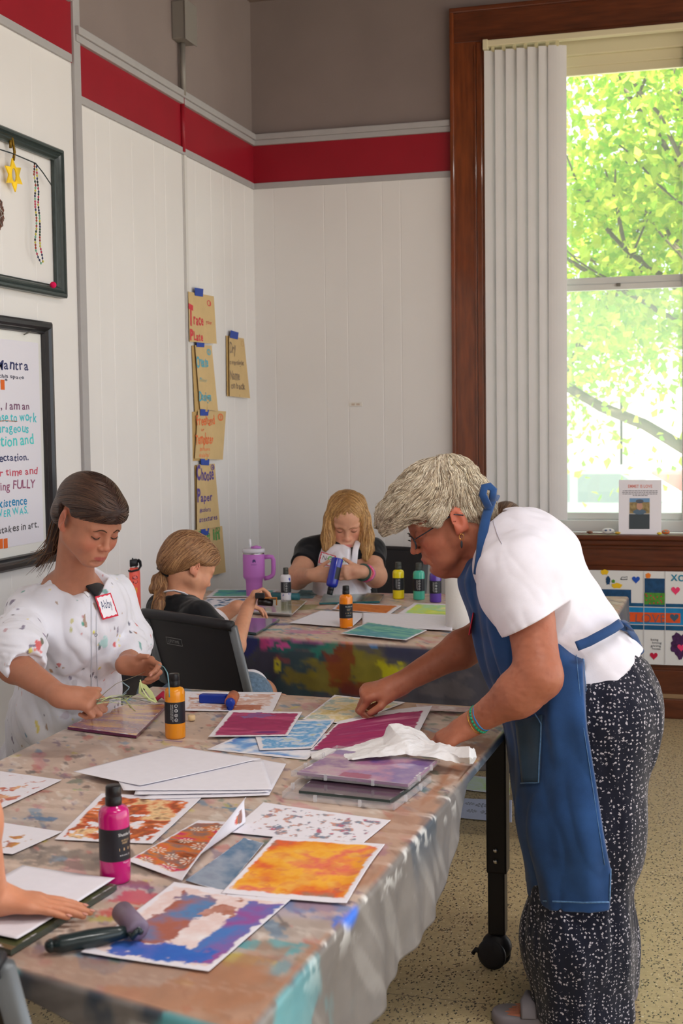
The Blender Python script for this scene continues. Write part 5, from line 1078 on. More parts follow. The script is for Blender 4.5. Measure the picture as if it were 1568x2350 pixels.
# ---------------------------------------------------------------- head
def head_sdf(S_, o, fwd, up, sc, child=0.0, old=0.0, neck=None, ears=(1, 1)):
    "head about its eye-level centre: y forward, z up; returns the local frame"
    S_.frame(o, fwd, up, sc); c = child
    S_.el((0, -.014, .036), (.073, .092, .076), .01).el((0, .028, .036+.004*c), (.061+.002*c, .058, .056), .03)
    S_.el((0, .036, -.028), (.055+.004*c, .050, .062-.004*c), .03).el((0, .068, -.088+.006*c), (.021, .017, .017), .03)
    for x in (-1, 1):
        S_.rc((x*.050, .004, -.045), (x*.016, .062, -.088+.006*c), .021+.003*c, .018, .028)
        S_.el((x*.036, .057-.003*old, -.032), (.022+.003*c, .024, .026), .022)
        S_.rc((x*.012, .083, .017), (x*.044, .069, .016), .008, .009, .014)
        S_.el((x*.031, .093, -.001), (.0175, .0125, .0105), .010, 's')
        S_.el((x*.031, .0725, -.0015), (.0150, .0150, .0115), .003)
    S_.el((0, .080, -.064), (.026, .014, .024), .018)
    S_.rc((0, .085, .008), (0, .103-.004*c, -.030+.003*c), .0068, .0078, .012).el((0, .1045-.004*c, -.034+.003*c), (.0100, .0095, .0085), .006)
    for x in (-1, 1):
        S_.el((x*.0115, .0965-.003*c, -.037+.002*c), (.0072, .0085, .0065), .005).el((x*.0055, .101-.003*c, -.0430+.002*c), (.0030, .0045, .0022), .003, 's')
        S_.rc((x*.0185, .0865, -.0640), (x*.003, .0945, -.0605), .0025, .0046, .005).rc((x*.016, .0865, -.0690), (x*.002, .0925, -.0705), .0030, .0056, .005)
    S_.rc((-.019, .0925, -.0655), (0, .1000, -.0650), .0010, .0013, .003, 's').rc((.019, .0925, -.0655), (0, .1000, -.0650), .0010, .0013, .003, 's')
    S_.el((0, .0875, -.080), (.020, .007, .006), .012, 's')
    if old:
        for x in (-1, 1):
            S_.rc((x*.017, .0955, -.038), (x*.032, .080, -.068), .0022, .002, .007, 's').rc((x*.030, .077, -.072), (x*.027, .066, -.096), .0018, .0016, .006, 's')
            S_.el((x*.040, .046, -.078), (.018, .022, .018), .02)
            S_.rc((x*.018, .0865, -.0135), (x*.042, .077, -.014), .0014, .001, .005, 's')
            for j in (-1, 0, 1): S_.rc((x*.049, .066, -.002+j*.005), (x*.060, .050, -.003+j*.010), .0010, .0008, .003, 's')
        S_.rc((0, .05, -.104), (0, -.01, -.135), .018, .03, .03)
    for x, on in ((-1, ears[0]), (1, ears[1])):
        if on:
            R_ = np.array(((math.cos(.35), -x*math.sin(.35), 0), (x*math.sin(.35), math.cos(.35), 0), (0, 0, 1)))
            S_.el((x*.0775, -.016, -.004), (.0060, .0185, .0300), .006, 'u', R_).el((x*.0835, -.012, -.002), (.0060, .0105, .0180), .005, 's', R_).rc((x*.0785, -.005, -.018), (x*.0770, -.004, -.030), .006, .007, .005)
    S_.el((0, 0, 0), (.0001, .0001, .0001))
    fr_ = (S_.R.copy(), S_.o.copy(), sc); S_.frame(); return fr_
def loc_of(fr_, P): return (P-fr_[1])@fr_[0].T/fr_[2]
def wld(fr_, p): return fr_[1]+(np.array(p, float)*fr_[2])@fr_[0]
def face_col(fr_, base, lipc=(176, 92, 88), blush=(206, 120, 100), c=0, old=0):
    b = lc(base)
    def f(V):
        L = loc_of(fr_, V); col = np.broadcast_to(b, V.shape).copy(); col *= (1+.14*(fbm(V*18, 3)-.5))[:, None]
        near = (L[:, 1] > -.03) & (np.abs(L[:, 0]) < .1) & (np.abs(L[:, 2]) < .13)
        lip = np.maximum(0, 1-(np.abs(L[:, 0])/.0215)**2)
        m_ = sstep(.0085, .0060, np.abs(L[:, 2]+.0655)/np.maximum(.35+.65*lip, .05))*sstep(.0225, .0185, np.abs(L[:, 0]))*(L[:, 1] > .083)*near
        col = mixa(col, lc(lipc), m_*.85)
        for x in (-1, 1): col = mixa(col, lc(blush), np.exp(-((L[:, 0]-x*.040)**2+(L[:, 2]+.032)**2)/.00045)*(L[:, 1] > .03)*.45*near)
        col = mixa(col, lc(blush), np.exp(-(L[:, 0]**2+(L[:, 2]+.036)**2)/.00012)*(L[:, 1] > .09)*.5*near)
        ear = (np.abs(L[:, 0]) > .072)*sstep(.03, .015, np.abs(L[:, 1]+.015))*sstep(.045, .03, np.abs(L[:, 2]))*near; col = mixa(col, lc(blush), ear*.5)
        sk = np.exp(-((np.abs(L[:, 0])-.031)**2/.00022+(L[:, 2]-.001)**2/.00009))*(L[:, 1] > .06)*near; col = mixa(col, col*lc((225, 190, 190)), sk*.5)
        if old: col = mixa(col, lc((150, 84, 62)), sstep(.62, .72, fbm(V*70, 8))*.35)
        return col
    return f
def eye_bits(fr_, parent, S_, brow=(90, 60, 40), lash=(46, 34, 30), open_=0.0, sides=(-1, 1)):
    "brows and the lash line of downcast lids, laid on the face surface"
    for x in sides:
        mb = MB().mat(M('brow_%d_%d_%d' % brow, brow, rough=.8, var=.2, vscale=400, bump=.8, bscale=500)); P = np.array([wld(fr_, (x*(.011+.036*t), .12, .0155+.0065*math.sin(PI*min(1, t*1.15))*1-.004*t)) for t in np.linspace(0, 1, 9)]); D_ = fr_[0][1]
        P = np.array([march(S_, p, -D_) for p in P]); mb.tube(P+D_*.0004, [.0012, .0022, .0026, .0026, .0025, .0022, .0018, .0013, .0005], 6, flat=.6); reparent(mb.build('eyebrow'), parent)
        mb = MB().mat(M('lash_%d' % lash[0], lash, rough=.7)); P = np.array([wld(fr_, (x*(.0175+.0275*t), .12, -.0045-.0052*math.sin(PI*t)+.001*t)) for t in np.linspace(0, 1, 9)]); P = np.array([march(S_, p, -D_) for p in P])
        mb.tube(P+D_*.0006, [.0004, .0009, .0011, .0012, .0012, .0012, .0012, .0010, .0005], 6); 
        for i in range(1, 9): mb.tube([P[i], P[i]+fr_[0][1]*.004*fr_[2]-fr_[0][2]*.003+fr_[0][0]*x*.0015], [.0005, .0002], 4)
        reparent(mb.build('eyelashes'), parent)
def march(S_, p, d):
    t = 0.0
    for _ in range(40):
        v = S_.ev((p+d*t)[None])[0]
        if v < .0004 or t > .12: break
        t += v*.8
    return p+d*t
# ---------------------------------------------------------------- hands
def hand_sdf(S_, wrist, fwd, palm, side, sc=1.0, curl=(.5, .5, .5, .5), spread=.08, thumb=(.5, .4), fore=None, k=.0035, bend=None, thumb_dir=None):
    """wrist point; fwd = towards the knuckles; palm = outward normal of the palm; side = +1 if the thumb is on the (fwd x palm) side.
    curl 0..1 per finger from index to little; returns fingertip points"""
    y = unit(fwd); n = np.array(palm, float); n = unit(n-y*(n@y)); x = np.cross(y, n)*side; W = lambda a, b, c: np.array(wrist)+(x*a+y*b+n*c)*sc
    S_.rc(W(.002, -.01, 0), W(.006, .03, 0), .024*sc, .026*sc, .02*sc)
    S_.rc(W(.022, .028, .002), W(.028, .080, .000), .0150*sc, .0115*sc, .014*sc).rc(W(.008, .025, 0), W(.009, .084, -.002), .015*sc, .0118*sc, .014*sc).rc(W(-.008, .02, 0), W(-.010, .081, -.002), .0145*sc, .0115*sc, .014*sc).rc(W(-.018, .018, .002), W(-.027, .073, .000), .0145*sc, .0105*sc, .014*sc)
    S_.rc(W(.012, .01, .006), W(.030, .036, .012), .015*sc, .013*sc, .015*sc)
    base = [(.028, .080), (.009, .086), (-.010, .082), (-.027, .073)]; Ls = [(.040, .025, .020), (.044, .028, .021), (.041, .026, .020), (.032, .020, .018)]; rr = [(.0098, .0088, .0078, .0064), (.0100, .0090, .0080, .0065), (.0095, .0085, .0076, .0062), (.0085, .0075, .0066, .0055)]
    tips = []
    for i in range(4):
        c = curl[i]; c1, c2, c3 = (c if isinstance(c, tuple) else (c*1.35, c*1.65, c*1.0)); a = (1.5-i)*spread
        p = W(base[i][0], base[i][1], 0); dd = y*math.cos(a)+x*math.sin(a); ang = 0; P = [p]
        for L_, ca in zip(Ls[i], (c1, c2, c3)): ang += ca; v = dd*math.cos(ang)+n*math.sin(ang); p = p+v*L_*sc; P.append(p)
        r = [q*sc for q in rr[i]]
        S_.rc(P[0]-dd*.01*sc, P[1], r[0]*1.08, r[1], k*2*sc); S_.rc(P[1], P[2], r[1], r[2], .002*sc); S_.rc(P[2], P[3], r[2], r[3], .002*sc); tips.append(P)
    p = W(.026, .026, .010); o1, o2 = thumb
    d1 = unit(x*math.cos(o1)*.75+y*.75+n*math.sin(o1)*.9) if thumb_dir is None else unit(thumb_dir[0]); d2 = unit(d1*math.cos(o2)+(-x*.6+y*.5+n*.5)*math.sin(o2)) if thumb_dir is None else unit(thumb_dir[1])
    q = p+d1*.036*sc; e = q+d2*.030*sc
    S_.rc(W(.012, .008, .004), p, .014*sc, .0125*sc, .012*sc).rc(p, q, .0122*sc, .0100*sc, .006*sc).rc(q, e, .0098*sc, .0078*sc, .002*sc)
    tips.append([p, q, e])
    if fore is not None: S_.rc(np.array(fore), W(0, -.03, 0), .034*sc, .024*sc, .02*sc).rc(W(0, -.03, 0), W(.002, -.005, 0), .0235*sc, .0235*sc, .02*sc)
    return tips
def nails(tips, parent, sc=1.0, col=(214, 150, 140), palm=None, which=range(5)):
    for i in which:
        P = tips[i]; d = unit(P[-1]-P[-2]); n = unit(palm)*-1
        if i < 4: n = unit(np.cross(np.cross(d, P[-2]-P[-3]), d)) if np.linalg.norm(np.cross(d, unit(P[-2]-P[-3]))) > .05 else n; n = n if n@unit(palm) < .3 or True else -n
        n = unit(n-d*(n@d)); mb = MB().mat(M('nail_%d_%d' % col[:2], col, rough=.25)); R_ = np.stack([np.cross(d, n), d, n], 1); mb.ell(P[-1]+d*.001*sc+n*.0052*sc, (.0048*sc, .0062*sc, .0016*sc), 10, R_); reparent(mb.build('fingernail'), parent)
# ---------------------------------------------------------------- hair strands
def strands(name, S_, starts, flow, L, r0, mat_cols, parent, steps=14, off=.002, seed=1, jit=.15, lift=None, rough=.45, nseg=5, taper=True, free=None):
    """tapered locks that follow flow(P) over the surface of S_; free(P, t) lets the ends fall clear"""
    rg = np.random.RandomState(seed); P = S_.project(starts, 3, off); N = len(P); path = [P]; jv = rg.normal(0, jit, (N, 3)); Ls = L*rg.uniform(.7, 1.15, N) if np.isscalar(L) else L
    for i in range(steps):
        d = flow(P)+jv+rg.normal(0, jit*.35, (N, 3)); g = S_.grad(P); d = d-g*(d*g).sum(1)[:, None]; d /= np.linalg.norm(d, axis=1)[:, None]+1e-9
        P = P+d*(Ls/steps)[:, None]; dd = S_.ev(P)-off-(0 if lift is None else lift*rg.uniform(0, 1, N)*(i/steps)); g = S_.grad(P); P = P-g*np.clip(dd, -.02, .02)[:, None]; path.append(P)
    path = np.array(path); K = len(path); V = []; F_ = []; T_ = np.gradient(path, axis=0); T_ /= np.linalg.norm(T_, axis=2)[..., None]+1e-9
    G_ = S_.grad(path.reshape(-1, 3)).reshape(path.shape); B_ = np.cross(T_, G_); B_ /= np.linalg.norm(B_, axis=2)[..., None]+1e-9
    tt = np.linspace(0, 1, K)[:, None]; rad = (r0*rg.uniform(.6, 1.3, N))[None]*(np.sin(PI*np.clip(.12+.88*tt, 0, 1))**.6*.95+.05)
    ring = []
    for j in range(nseg): a = 2*PI*j/nseg; ring.append(path+B_*(rad*math.cos(a))[..., None]+G_*(rad*math.sin(a)*.55)[..., None])
    ring = np.array(ring)                                    # nseg, K, N, 3
    V = ring.transpose(2, 1, 0, 3).reshape(-1, 3); base = (np.arange(N)*K*nseg)[:, None, None, None]; kk = (np.arange(K-1)*nseg)[None, :, None, None]; jj = np.arange(nseg)[None, None, :, None]; j2 = (jj+1) % nseg
    Q = np.concatenate([base+kk+jj, base+kk+j2, base+kk+nseg+j2, base+kk+nseg+jj], -1).reshape(-1, 4)
    cs_ = np.array([lc(c) for c in mat_cols]); w_ = np.clip((fbm(path[0]*55, seed+3, 3)-.5)*1.5+.5+rg.uniform(-.28, .28, N), 0, .999)*(len(cs_)-1); i0 = w_.astype(int); f_ = (w_-i0)[:, None]; cN = cs_[i0]*(1-f_)+cs_[i0+1]*f_
    cols = np.repeat(cN, K*nseg, 0)
    return arr_mesh(name, V, Q, [M('hair_strands_%.2f' % rough, rough=rough, attr=True, spec=.5, var=.15, vscale=120)], cols, parent)
def surf_pts(S_, n, cond, seed=1, h=.008):
    V, Q = S_.surface(h, 0); V = V[cond(V)]; rg = np.random.RandomState(seed); return V[rg.randint(0, len(V), n)]+rg.normal(0, h*.4, (n, 3))
# ================================================================ PEOPLE
UP = V3(0, 0, 1); R3, D3, F3 = RX, DN, FW
J = atD
def JY(x, y, Y): return onY(x, y, Y)
def hit(S_, px, py, d0=1.5, lift=.0012):
    "where the line of sight through a pixel meets a body or cloth surface"
    v = ray(px, py); n_ = np.linalg.norm(v); p = EYE+v*d0; v = v/n_
    for _ in range(80):
        e = S_.ev(p[None])[0]
        if e < .0003: break
        p = p+v*min(e*.7, .05)
    g = S_.grad(p[None])[0]; return p+g*lift, g
def decal(name, S_, px, mat_, parent, lift=.002, th=.0006, nu=6, nv=6, d0=1.5):
    "thin patch lying on a cloth surface, corners given TL TR BR BL"
    mb = MB().mat(mat_); vs = []; A = [np.array(p, float) for p in px]
    for i in range(nu+1):
        for j in range(nv+1):
            u_, v_ = i/nu, j/nv; q = (A[0]*(1-u_)+A[1]*u_)*(1-v_)+(A[3]*(1-u_)+A[2]*u_)*v_; vs.append(hit(S_, q[0], q[1], d0, lift)[0])
    k = nv+1; fs_ = [(i*k+j, i*k+j+1, (i+1)*k+j+1, (i+1)*k+j) for i in range(nu) for j in range(nv)]; mb.add(vs, fs_, True)
    o = mb.build(name); m_ = o.modifiers.new('t', 'SOLIDIFY'); m_.thickness = th; return reparent(o, parent) if parent is not None else o
def seam(name, S_, pts, r, mat_, parent, lift=.001, d0=1.5, flat=1.0, n=10, dens=4):
    P = []
    for i in range(len(pts)-1):
        for t in np.linspace(0, 1, dens, endpoint=False): P.append(hit(S_, pts[i][0]+(pts[i+1][0]-pts[i][0])*t, pts[i][1]+(pts[i+1][1]-pts[i][1])*t, d0, lift))
    P.append(hit(S_, *pts[-1], d0, lift)); P = [p for p in P if S_.ev((p[0]-p[1]*lift)[None])[0] < .012]
    if len(P) < 2: return None
    Q_ = [p[0] for p in P]
    mb = MB().mat(mat_)
    if flat == 1.0: mb.tube(Q_, r, 6)
    else:
        Q = np.array(Q_); G = np.array([p[1] for p in P]); T_ = np.gradient(Q, axis=0); B_ = np.cross(T_, G); B_ /= np.linalg.norm(B_, axis=1)[:, None]+1e-9; vs = []
        for q, g, b_ in zip(Q, G, B_): vs += [q-b_*r, q-b_*r*.9+g*flat*r, q+b_*r*.9+g*flat*r, q+b_*r]
        k = len(Q); mb.add(vs, [(4*i+j, 4*i+j+1, 4*i+5+j, 4*i+4+j) for i in range(k-1) for j in range(3)]+[(3, 2, 1, 0), (4*k-4, 4*k-3, 4*k-2, 4*k-1)], True)
    o = mb.build(name); return reparent(o, parent) if parent is not None else o
def sd_limb(S_, a, b, c, r, k=.02): S_.rc(a, b, r[0], r[1], k).rc(b, c, r[1]*.98, r[2], k)
def plane_fn(p, n_): p = np.array(p, float); n_ = unit(n_); return lambda P: (P-p)@n_
def cloth(name, rgb=None, attr=False, **k):
    d = dict(rough=.85, bump=.3, bscale=500, bdist=.0006, sheen=.2, spec=.2, var=.03, vscale=30); d.update(k); return M(name, rgb, attr=attr, **d)
m_tee_black = cloth('black_tee', (22, 22, 26)); m_tee_white = cloth('white_tee', (226, 222, 232)); m_apron_white = cloth('white_apron_cloth', (232, 228, 236))
hairm = lambda n_, c: M('hair_'+n_, c, rough=.5, var=.3, vscale=60, stretch=(1, 1, 1), bump=.6, bscale=120)
def flat_tag(nt_, c, txt, ink):
    "square tag: red wavy border, white face and handwriting"
    c = [np.array(q) for q in c]; m_ = sum(c)/4; ax = unit(c[1]-c[0]+c[2]-c[3]); ay = unit(c[0]-c[3]+c[1]-c[2]); n_ = unit(np.cross(ax, ay)); n_ = n_ if n_@(EYE-m_) > 0 else -n_; ay = unit(ay-ax*(ay@ax)); m_ = m_+n_*.003
    hw, hh = np.linalg.norm(c[1]-c[0])/2, np.linalg.norm(c[0]-c[3])/2; fr2 = (m_, ax, ay, n_)
    reparent(MB().mat(M('tag_red', (206, 40, 64), rough=.5)).prism([(-hw, -hh), (hw, -hh), (hw, hh), (-hw, hh)], 0, .0012, fr2).build('tag_border'), nt_)
    k = 40; pts = []
    for i in range(k):
        t = i/k*4; e = int(t); f = t-e; w_ = .86+.035*math.sin(i*1.9); a, b_ = [(-1+2*f, -1), (1, -1+2*f), (1-2*f, 1), (-1, 1-2*f)][e]; pts.append((a*hw*w_, b_*hh*w_))
    reparent(MB().mat(M('tag_white', (236, 234, 242), rough=.5)).prism(pts, .0012, .0016, fr2).build('tag_face'), nt_)
    mb = MB(); write(mb, txt, m_-ax*hw*.68-ay*hh*.2+n_*.0019, ax, ay, hh*1.05, ink, bold=-.005, jit=.5, fit=hw*1.36); reparent(mb.build('lettering'), nt_)
# ---------------------------------------------------------------- girl in the white painting smock
def girl_smock():
    t = empty('person', (-1.86, 3.42, 0), label='girl in a paint-splashed white smock standing, peeling strands over a plate', cat='person')
    base = (176, 119, 94)
    th, pt = math.radians(50), math.radians(30); hz = R3*math.sin(th)-F3*math.cos(th); fwd = hz*math.cos(pt)+D3*math.sin(pt); up = -D3*math.cos(pt)+hz*math.sin(pt)
    hc = J(204, 1194, 3.40); B = Sdf()
    neck0 = J(168, 1345, 3.54); rs, ls = J(70, 1405, 3.52), J(256, 1378, 3.68)
    fr_ = head_sdf(B, hc, fwd, up, .93, child=1.0)
    B.rc(wld(fr_, (0, -.025, -.045)), neck0, .047, .052, .03)
    ch = J(170, 1450, 3.62); hip = J(132, 1730, 3.93)
    B.chain([rs, J(165, 1372, 3.57), ls], [.045, .062, .045], .04); B.rc(J(168, 1400, 3.58), hip, .095, .11, .06)
    el_, wr = J(34, 1528, 3.30), J(143, 1600, 3.16); sd_limb(B, rs, el_, wr, (.042, .041, .0245))
    el2, wr2 = J(302, 1488, 3.66), J(291, 1527, 3.44); sd_limb(B, ls, el2, wr2, (.042, .036, .0235))
    palm1 = D3*.8+F3*.55; tips1 = hand_sdf(B, wr, R3*.93+D3*.06-F3*.1, palm1, 1, .92, curl=((.95, 1.1, .4), (1.15, 1.4, .8), (1.2, 1.5, .8), (1.2, 1.5, .8)), thumb=(.2, .3))
    palm2 = D3*.45-F3*.6; tips2 = hand_sdf(B, wr2, R3*.95+D3*.02-F3*.1, palm2, -1, .84, curl=((.7, 1.1, .5), (.95, 1.2, .6), (1.1, 1.2, .6), (1.15, 1.2, .6)), thumb=(.1, .5))
    for sx in (-1, 1):
        hp = hip+hz*0+np.cross(UP, hz)*sx*.085; kn = np.array((hp[0], hp[1], .42)); an = np.array((hp[0]-.01, hp[1], .07)); B.rc(hp, kn, .075, .052, .04).rc(kn, an, .052, .034, .03).rc(an+V3(0, 0, -.03), an+V3(.12, .0, -.04), .032, .026, .03)
    sd_mesh('body', B, skin('smock_girl', None), t, .003, face_col(fr_, base, (170, 84, 80), (190, 104, 84)))
    t.children[0].name = 'body'
    eye_bits(fr_, t, B, (74, 48, 34), (40, 28, 24)); nails(tips1, t, .84, (206, 110, 130), palm1, (0,)); nails(tips2, t, .84, (200, 140, 124), palm2, (0, 4))
    reparent(MB().mat(M('pearl', (240, 236, 226), rough=.2)).ell(wld(fr_, (-.083, -.010, -.036)), (.003, .003, .003), 12).build('earring'), t)
    # hair
    Hh = Sdf(); Hh.frame(hc, fwd, up, .93)
    Hh.el((0, -.014, .040), (.085, .106, .087), .02).el((0, -.080, -.02), (.058, .040, .048), .03).el((0, .055, .062), (.058, .042, .036), .03)
    Hh.frame()
    def hl(P): L = loc_of(fr_, P); return (np.interp(L[:, 1], [-.12, -.055, -.038, .0, .012, .05, .085, .12], [-.09, -.06, .030, .038, .020, .028, .040, .044])-L[:, 2])*.93*.8
    Hh.fn(hl, .012); tie = wld(fr_, (0, -.115, -.030))
    def fl(P): L = loc_of(fr_, P); d = tie-P; d /= np.linalg.norm(d, axis=1)[:, None]; side = np.sign(L[:, 0])[:, None]*fr_[0][0]; return d+side*(np.abs(L[:, 0]) < .03)[:, None]*.5*(L[:, 1:2] > -.02)+fr_[0][1]*-.1
    Hh.mod = lambda P: (fbm(np.stack([loc_of(fr_, P)[:, 0]*160, loc_of(fr_, P)[:, 1]*12, loc_of(fr_, P)[:, 2]*90], -1), 3)-.5)*.004
    hair = sd_mesh('hair', Hh, hairm('dark_brown', (52, 33, 27)), t, .003)
    Hh.mod = None; st = surf_pts(Hh, 2400, lambda V: loc_of(fr_, V)[:, 2] > -.02, 2)
    strands('hair_strands', Hh, st, fl, .11, .0015, [(64, 42, 33), (46, 30, 25), (84, 58, 44), (52, 35, 28)], hair, off=.0010, jit=.035)
    tail = Sdf(); a = tie; b_ = J(118, 1262, 3.50); c_ = J(84, 1300, 3.52); tail.rc(wld(fr_, (0, -.09, -.02)), a, .03, .02, .02).rc(a, b_, .017, .014, .01).rc(b_, c_, .013, .004, .01)
    reparent(sd_mesh('ponytail', tail, hairm('dark_brown', (52, 33, 27)), t, .003), t)
    rg = np.random.RandomState(3)
    mb = MB().mat(hairm('brown_ends', (104, 76, 54)))
    for i in range(46):
        o_ = rg.normal(0, .008, 3); e_ = rg.normal(0, .016, 3); mb.tube([a+o_, (a+b_)/2+o_*1.4, b_+o_+e_*.4, c_+e_+V3(0, 0, rg.uniform(-.02, .02))], [.0014, .0014, .0011, .0003], 4)
    reparent(mb.build('loose_strands'), hair)
    # black tee in the neck opening
    K = Sdf(); K.chain([rs+UP*-.02, J(175, 1400, 3.57), ls+UP*-.02], [.040, .070, .036], .05).rc(J(182, 1425, 3.53), J(150, 1600, 3.74), .108, .105, .05)
    q0, q1, q2 = J(134, 1290, 3.42), J(209, 1372, 3.38), J(238, 1290, 3.42); n1 = unit(np.cross(q1-q0, F3)); n1 = n1 if n1@(q2-q0) < 0 else -n1; n2 = unit(np.cross(q1-q2, F3)); n2 = n2 if n2@(q0-q2) < 0 else -n2
    K.fn(lambda P: (P-q0)@n1-.008, .004).fn(lambda P: (P-q2)@n2-.001, .004)
    K.el(J(190, 1285, 3.42), (.070, .075, .098), .01, 's')
    sd_mesh('tee_shirt', K, m_tee_black, t, .004)
    # smock
    C_ = Sdf(); C_.chain([rs+UP*.005, J(165, 1378, 3.57), ls+UP*.005], [.064, .078, .068], .05)
    C_.rc(J(176, 1440, 3.55), J(148, 1640, 3.76), .134, .155, .08).rc(J(148, 1640, 3.76), J(132, 1790, 3.90), .155, .176, .06).rc(J(132, 1790, 3.90), J(130, 1960, 3.94), .176, .19, .05)
    C_.rc(rs, J(40, 1490, 3.33), .070, .082, .04).rc(J(40, 1490, 3.33), J(58, 1536, 3.27), .078, .060, .02).el(J(44, 1470, 3.31), (.075, .06, .04), .03)
    C_.rc(J(66, 1547, 3.25), J(84, 1562, 3.22), .041, .05, .01, 's')
    C_.rc(ls, J(298, 1470, 3.66), .066, .072, .04).rc(J(298, 1470, 3.66), J(288, 1512, 3.52), .070, .046, .02)
    C_.rc(wr2-F3*.02, wr2+(R3*.4-F3*.9)*.06, .027, .034, .008, 's')
    C_.rc(J(170, 1280, 3.52), J(176, 1305, 3.48), .058, .052, .01, 's')
    f1_ = folds(.024, [((.2, .1, -1), 12), ((.6, 0, -.8), 9)], 4); f2_ = folds(.03, [((1, .3, -.1), 26)], 9); arm = [J(44, 1500, 3.3), J(296, 1490, 3.6)]
    def md(P):
        w_ = sum(np.exp(-((P-a_)**2).sum(1)/.006) for a_ in arm); return f1_(P)*(1-np.clip(w_, 0, 1))+f2_(P)*np.clip(w_, 0, 1)*.9-.002
    C_.disp(md).fn(lambda P: np.minimum(-np.maximum((P-q0)@n1, (P-q2)@n2), 3.56-(P-EYE)@F3), .003)
    pc = [(205, 62, 50), (60, 150, 140), (226, 206, 60), (70, 60, 70), (90, 70, 110), (150, 110, 60)]
    marks = [(88, 1482, .020, (214, 60, 50)), (97, 1470, .012, (80, 90, 60)), (80, 1490, .010, (236, 130, 110)), (70, 1495, .012, (226, 220, 90)), (190, 1430, .008, (40, 150, 130)), (163, 1445, .010, (190, 190, 130)), (165, 1425, .008, (196, 190, 130)), (190, 1415, .006, (190, 120, 130)), (113, 1312, .010, (170, 170, 172)), (236, 1320, .004, (190, 80, 90)), (117, 1540, .010, (170, 120, 60)), (130, 1532, .005, (90, 60, 50)), (145, 1533, .006, (150, 120, 80)), (162, 1556, .008, (130, 120, 150)), (240, 1475, .022, (170, 214, 214)), (262, 1478, .010, (214, 60, 60)), (264, 1442, .007, (70, 60, 80)), (300, 1450, .006, (60, 60, 80)), (215, 1450, .006, (226, 226, 90)), (225, 1480, .005, (230, 200, 90)), (150, 1640, .02, (200, 190, 204)), (100, 1455, .014, (110, 80, 130)), (12, 1445, .012, (190, 150, 160)), (258, 1395, .006, (230, 220, 50)), (295, 1431, .008, (90, 90, 110)), (172, 1565, .014, (196, 196, 206)), (60, 1690, .01, (120, 160, 190))]
    mk = [(hit(C_, x, y)[0], r_*.62, lc(c)) for x, y, r_, c in marks]
    def cc(V):
        col = np.broadcast_to(lc((224, 224, 234)), V.shape).copy(); q = V*np.array((1, 1, .6))
        for k, c in enumerate(pc): col = mixa(col, lc(c), sstep(.80, .82, fbm(q*42+k*9, 70+k, 3))*.75)
        for p, r_, c in mk: d = np.linalg.norm((V-p)*np.array((1, 1, .7)), axis=1)/r_+(fbm(V*90, 5)-.5)*1.6; col = mixa(col, c, sstep(1.0, .7, d)*.85)
        return col
    sm_ = sd_mesh('smock', C_, cloth('smock_cotton', attr=True, var=.02), t, .0034, cc)
    seam('placket', C_, [(209, 1372), (210, 1420), (210, 1500), (210, 1580), (211, 1640)], .0016, cloth('smock_shadow_edge', (200, 202, 214)), sm_, flat=.3)
    seam('placket', C_, [(222, 1385), (221, 1450), (223, 1540), (225, 1600)], .0012, cloth('smock_shadow_edge', None), sm_, flat=.3)
    seam('collar_band', C_, [(133, 1292), (150, 1308), (170, 1331), (190, 1353), (205, 1369)], .005, cloth('smock_edge', (236, 236, 242)), sm_, flat=.35)
    for x, y in ((220, 1457), (220, 1553)):
        p, g = hit(C_, x, y); ax = unit(np.cross(g, UP)); ay = np.cross(ax, g)
        reparent(MB().mat(M('snap_grey', (120, 124, 134), rough=.4, metal=.4)).tube([p+(ax*math.cos(k*PI/6)+ay*math.sin(k*PI/6))*.0036 for k in range(13)], .0007, 5).build('snap'), sm_)
    nt_ = tag(empty('name_tag', hit(C_, 238, 1397)[0], label='square name tag with a red wavy border reading Abby on the white smock', cat='name tag'))
    corner = [hit(C_, x, y, lift=.011)[0] for x, y in ((217, 1375), (256, 1367), (262, 1411), (221, 1425))]
    flat_tag(nt_, corner, 'Abby', M('tag_ink', (50, 70, 110)))
    # wrist strap at the left cuff
    return t, tips1, tips2
gs, gt1, gt2 = girl_smock()
# raffia strands and cut stencil held between her hands
st_ = empty('stencil', onZ(250, 1640, T), label='tangled pale green plastic stencil strands lifted from the pink plate', cat='stencil')
rng = random.Random(8); ms = M('stencil_pale', (206, 214, 150), rough=.4, alpha=.85); ms2 = M('stencil_blue', (130, 150, 160), rough=.4); ms3 = M('stencil_olive', (120, 112, 90), rough=.4)
def ribbon(pts, w_, mat_, name='strand'):
    Q = np.array(pts); 
    k = len(Q); ts_ = np.linspace(0, k-1, 14); Qs = np.array([np.array([np.interp(t, range(k), Q[:, j]) for j in range(3)]) for t in ts_])
    return reparent(MB().mat(mat_).tube(Qs, w_, 6, flat=.3).build(name), st_)
g0 = J(222, 1611, 3.13)
ribbon([g0, J(240, 1590, 3.14), J(268, 1568, 3.2), J(290, 1560, 3.28), J(318, 1549, 3.36), J(332, 1542, 3.4)], .0022, ms3, 'cord')
for i in range(10):
    e = [(300, 1625), (320, 1610), (340, 1600), (352, 1604), (310, 1632), (290, 1590), (300, 1598), (345, 1612), (330, 1620), (280, 1618)][i]
    ribbon([g0+V3(0, 0, rng.uniform(-.006, .006)), J(250+rng.uniform(-5, 5), 1603+rng.uniform(-8, 14), 3.16), J(280+rng.uniform(-6, 6), 1606+rng.uniform(-12, 14), 3.22), J(e[0], e[1], 3.3)], rng.uniform(.0012, .0026), [ms, ms2, ms, ms3][i % 4])
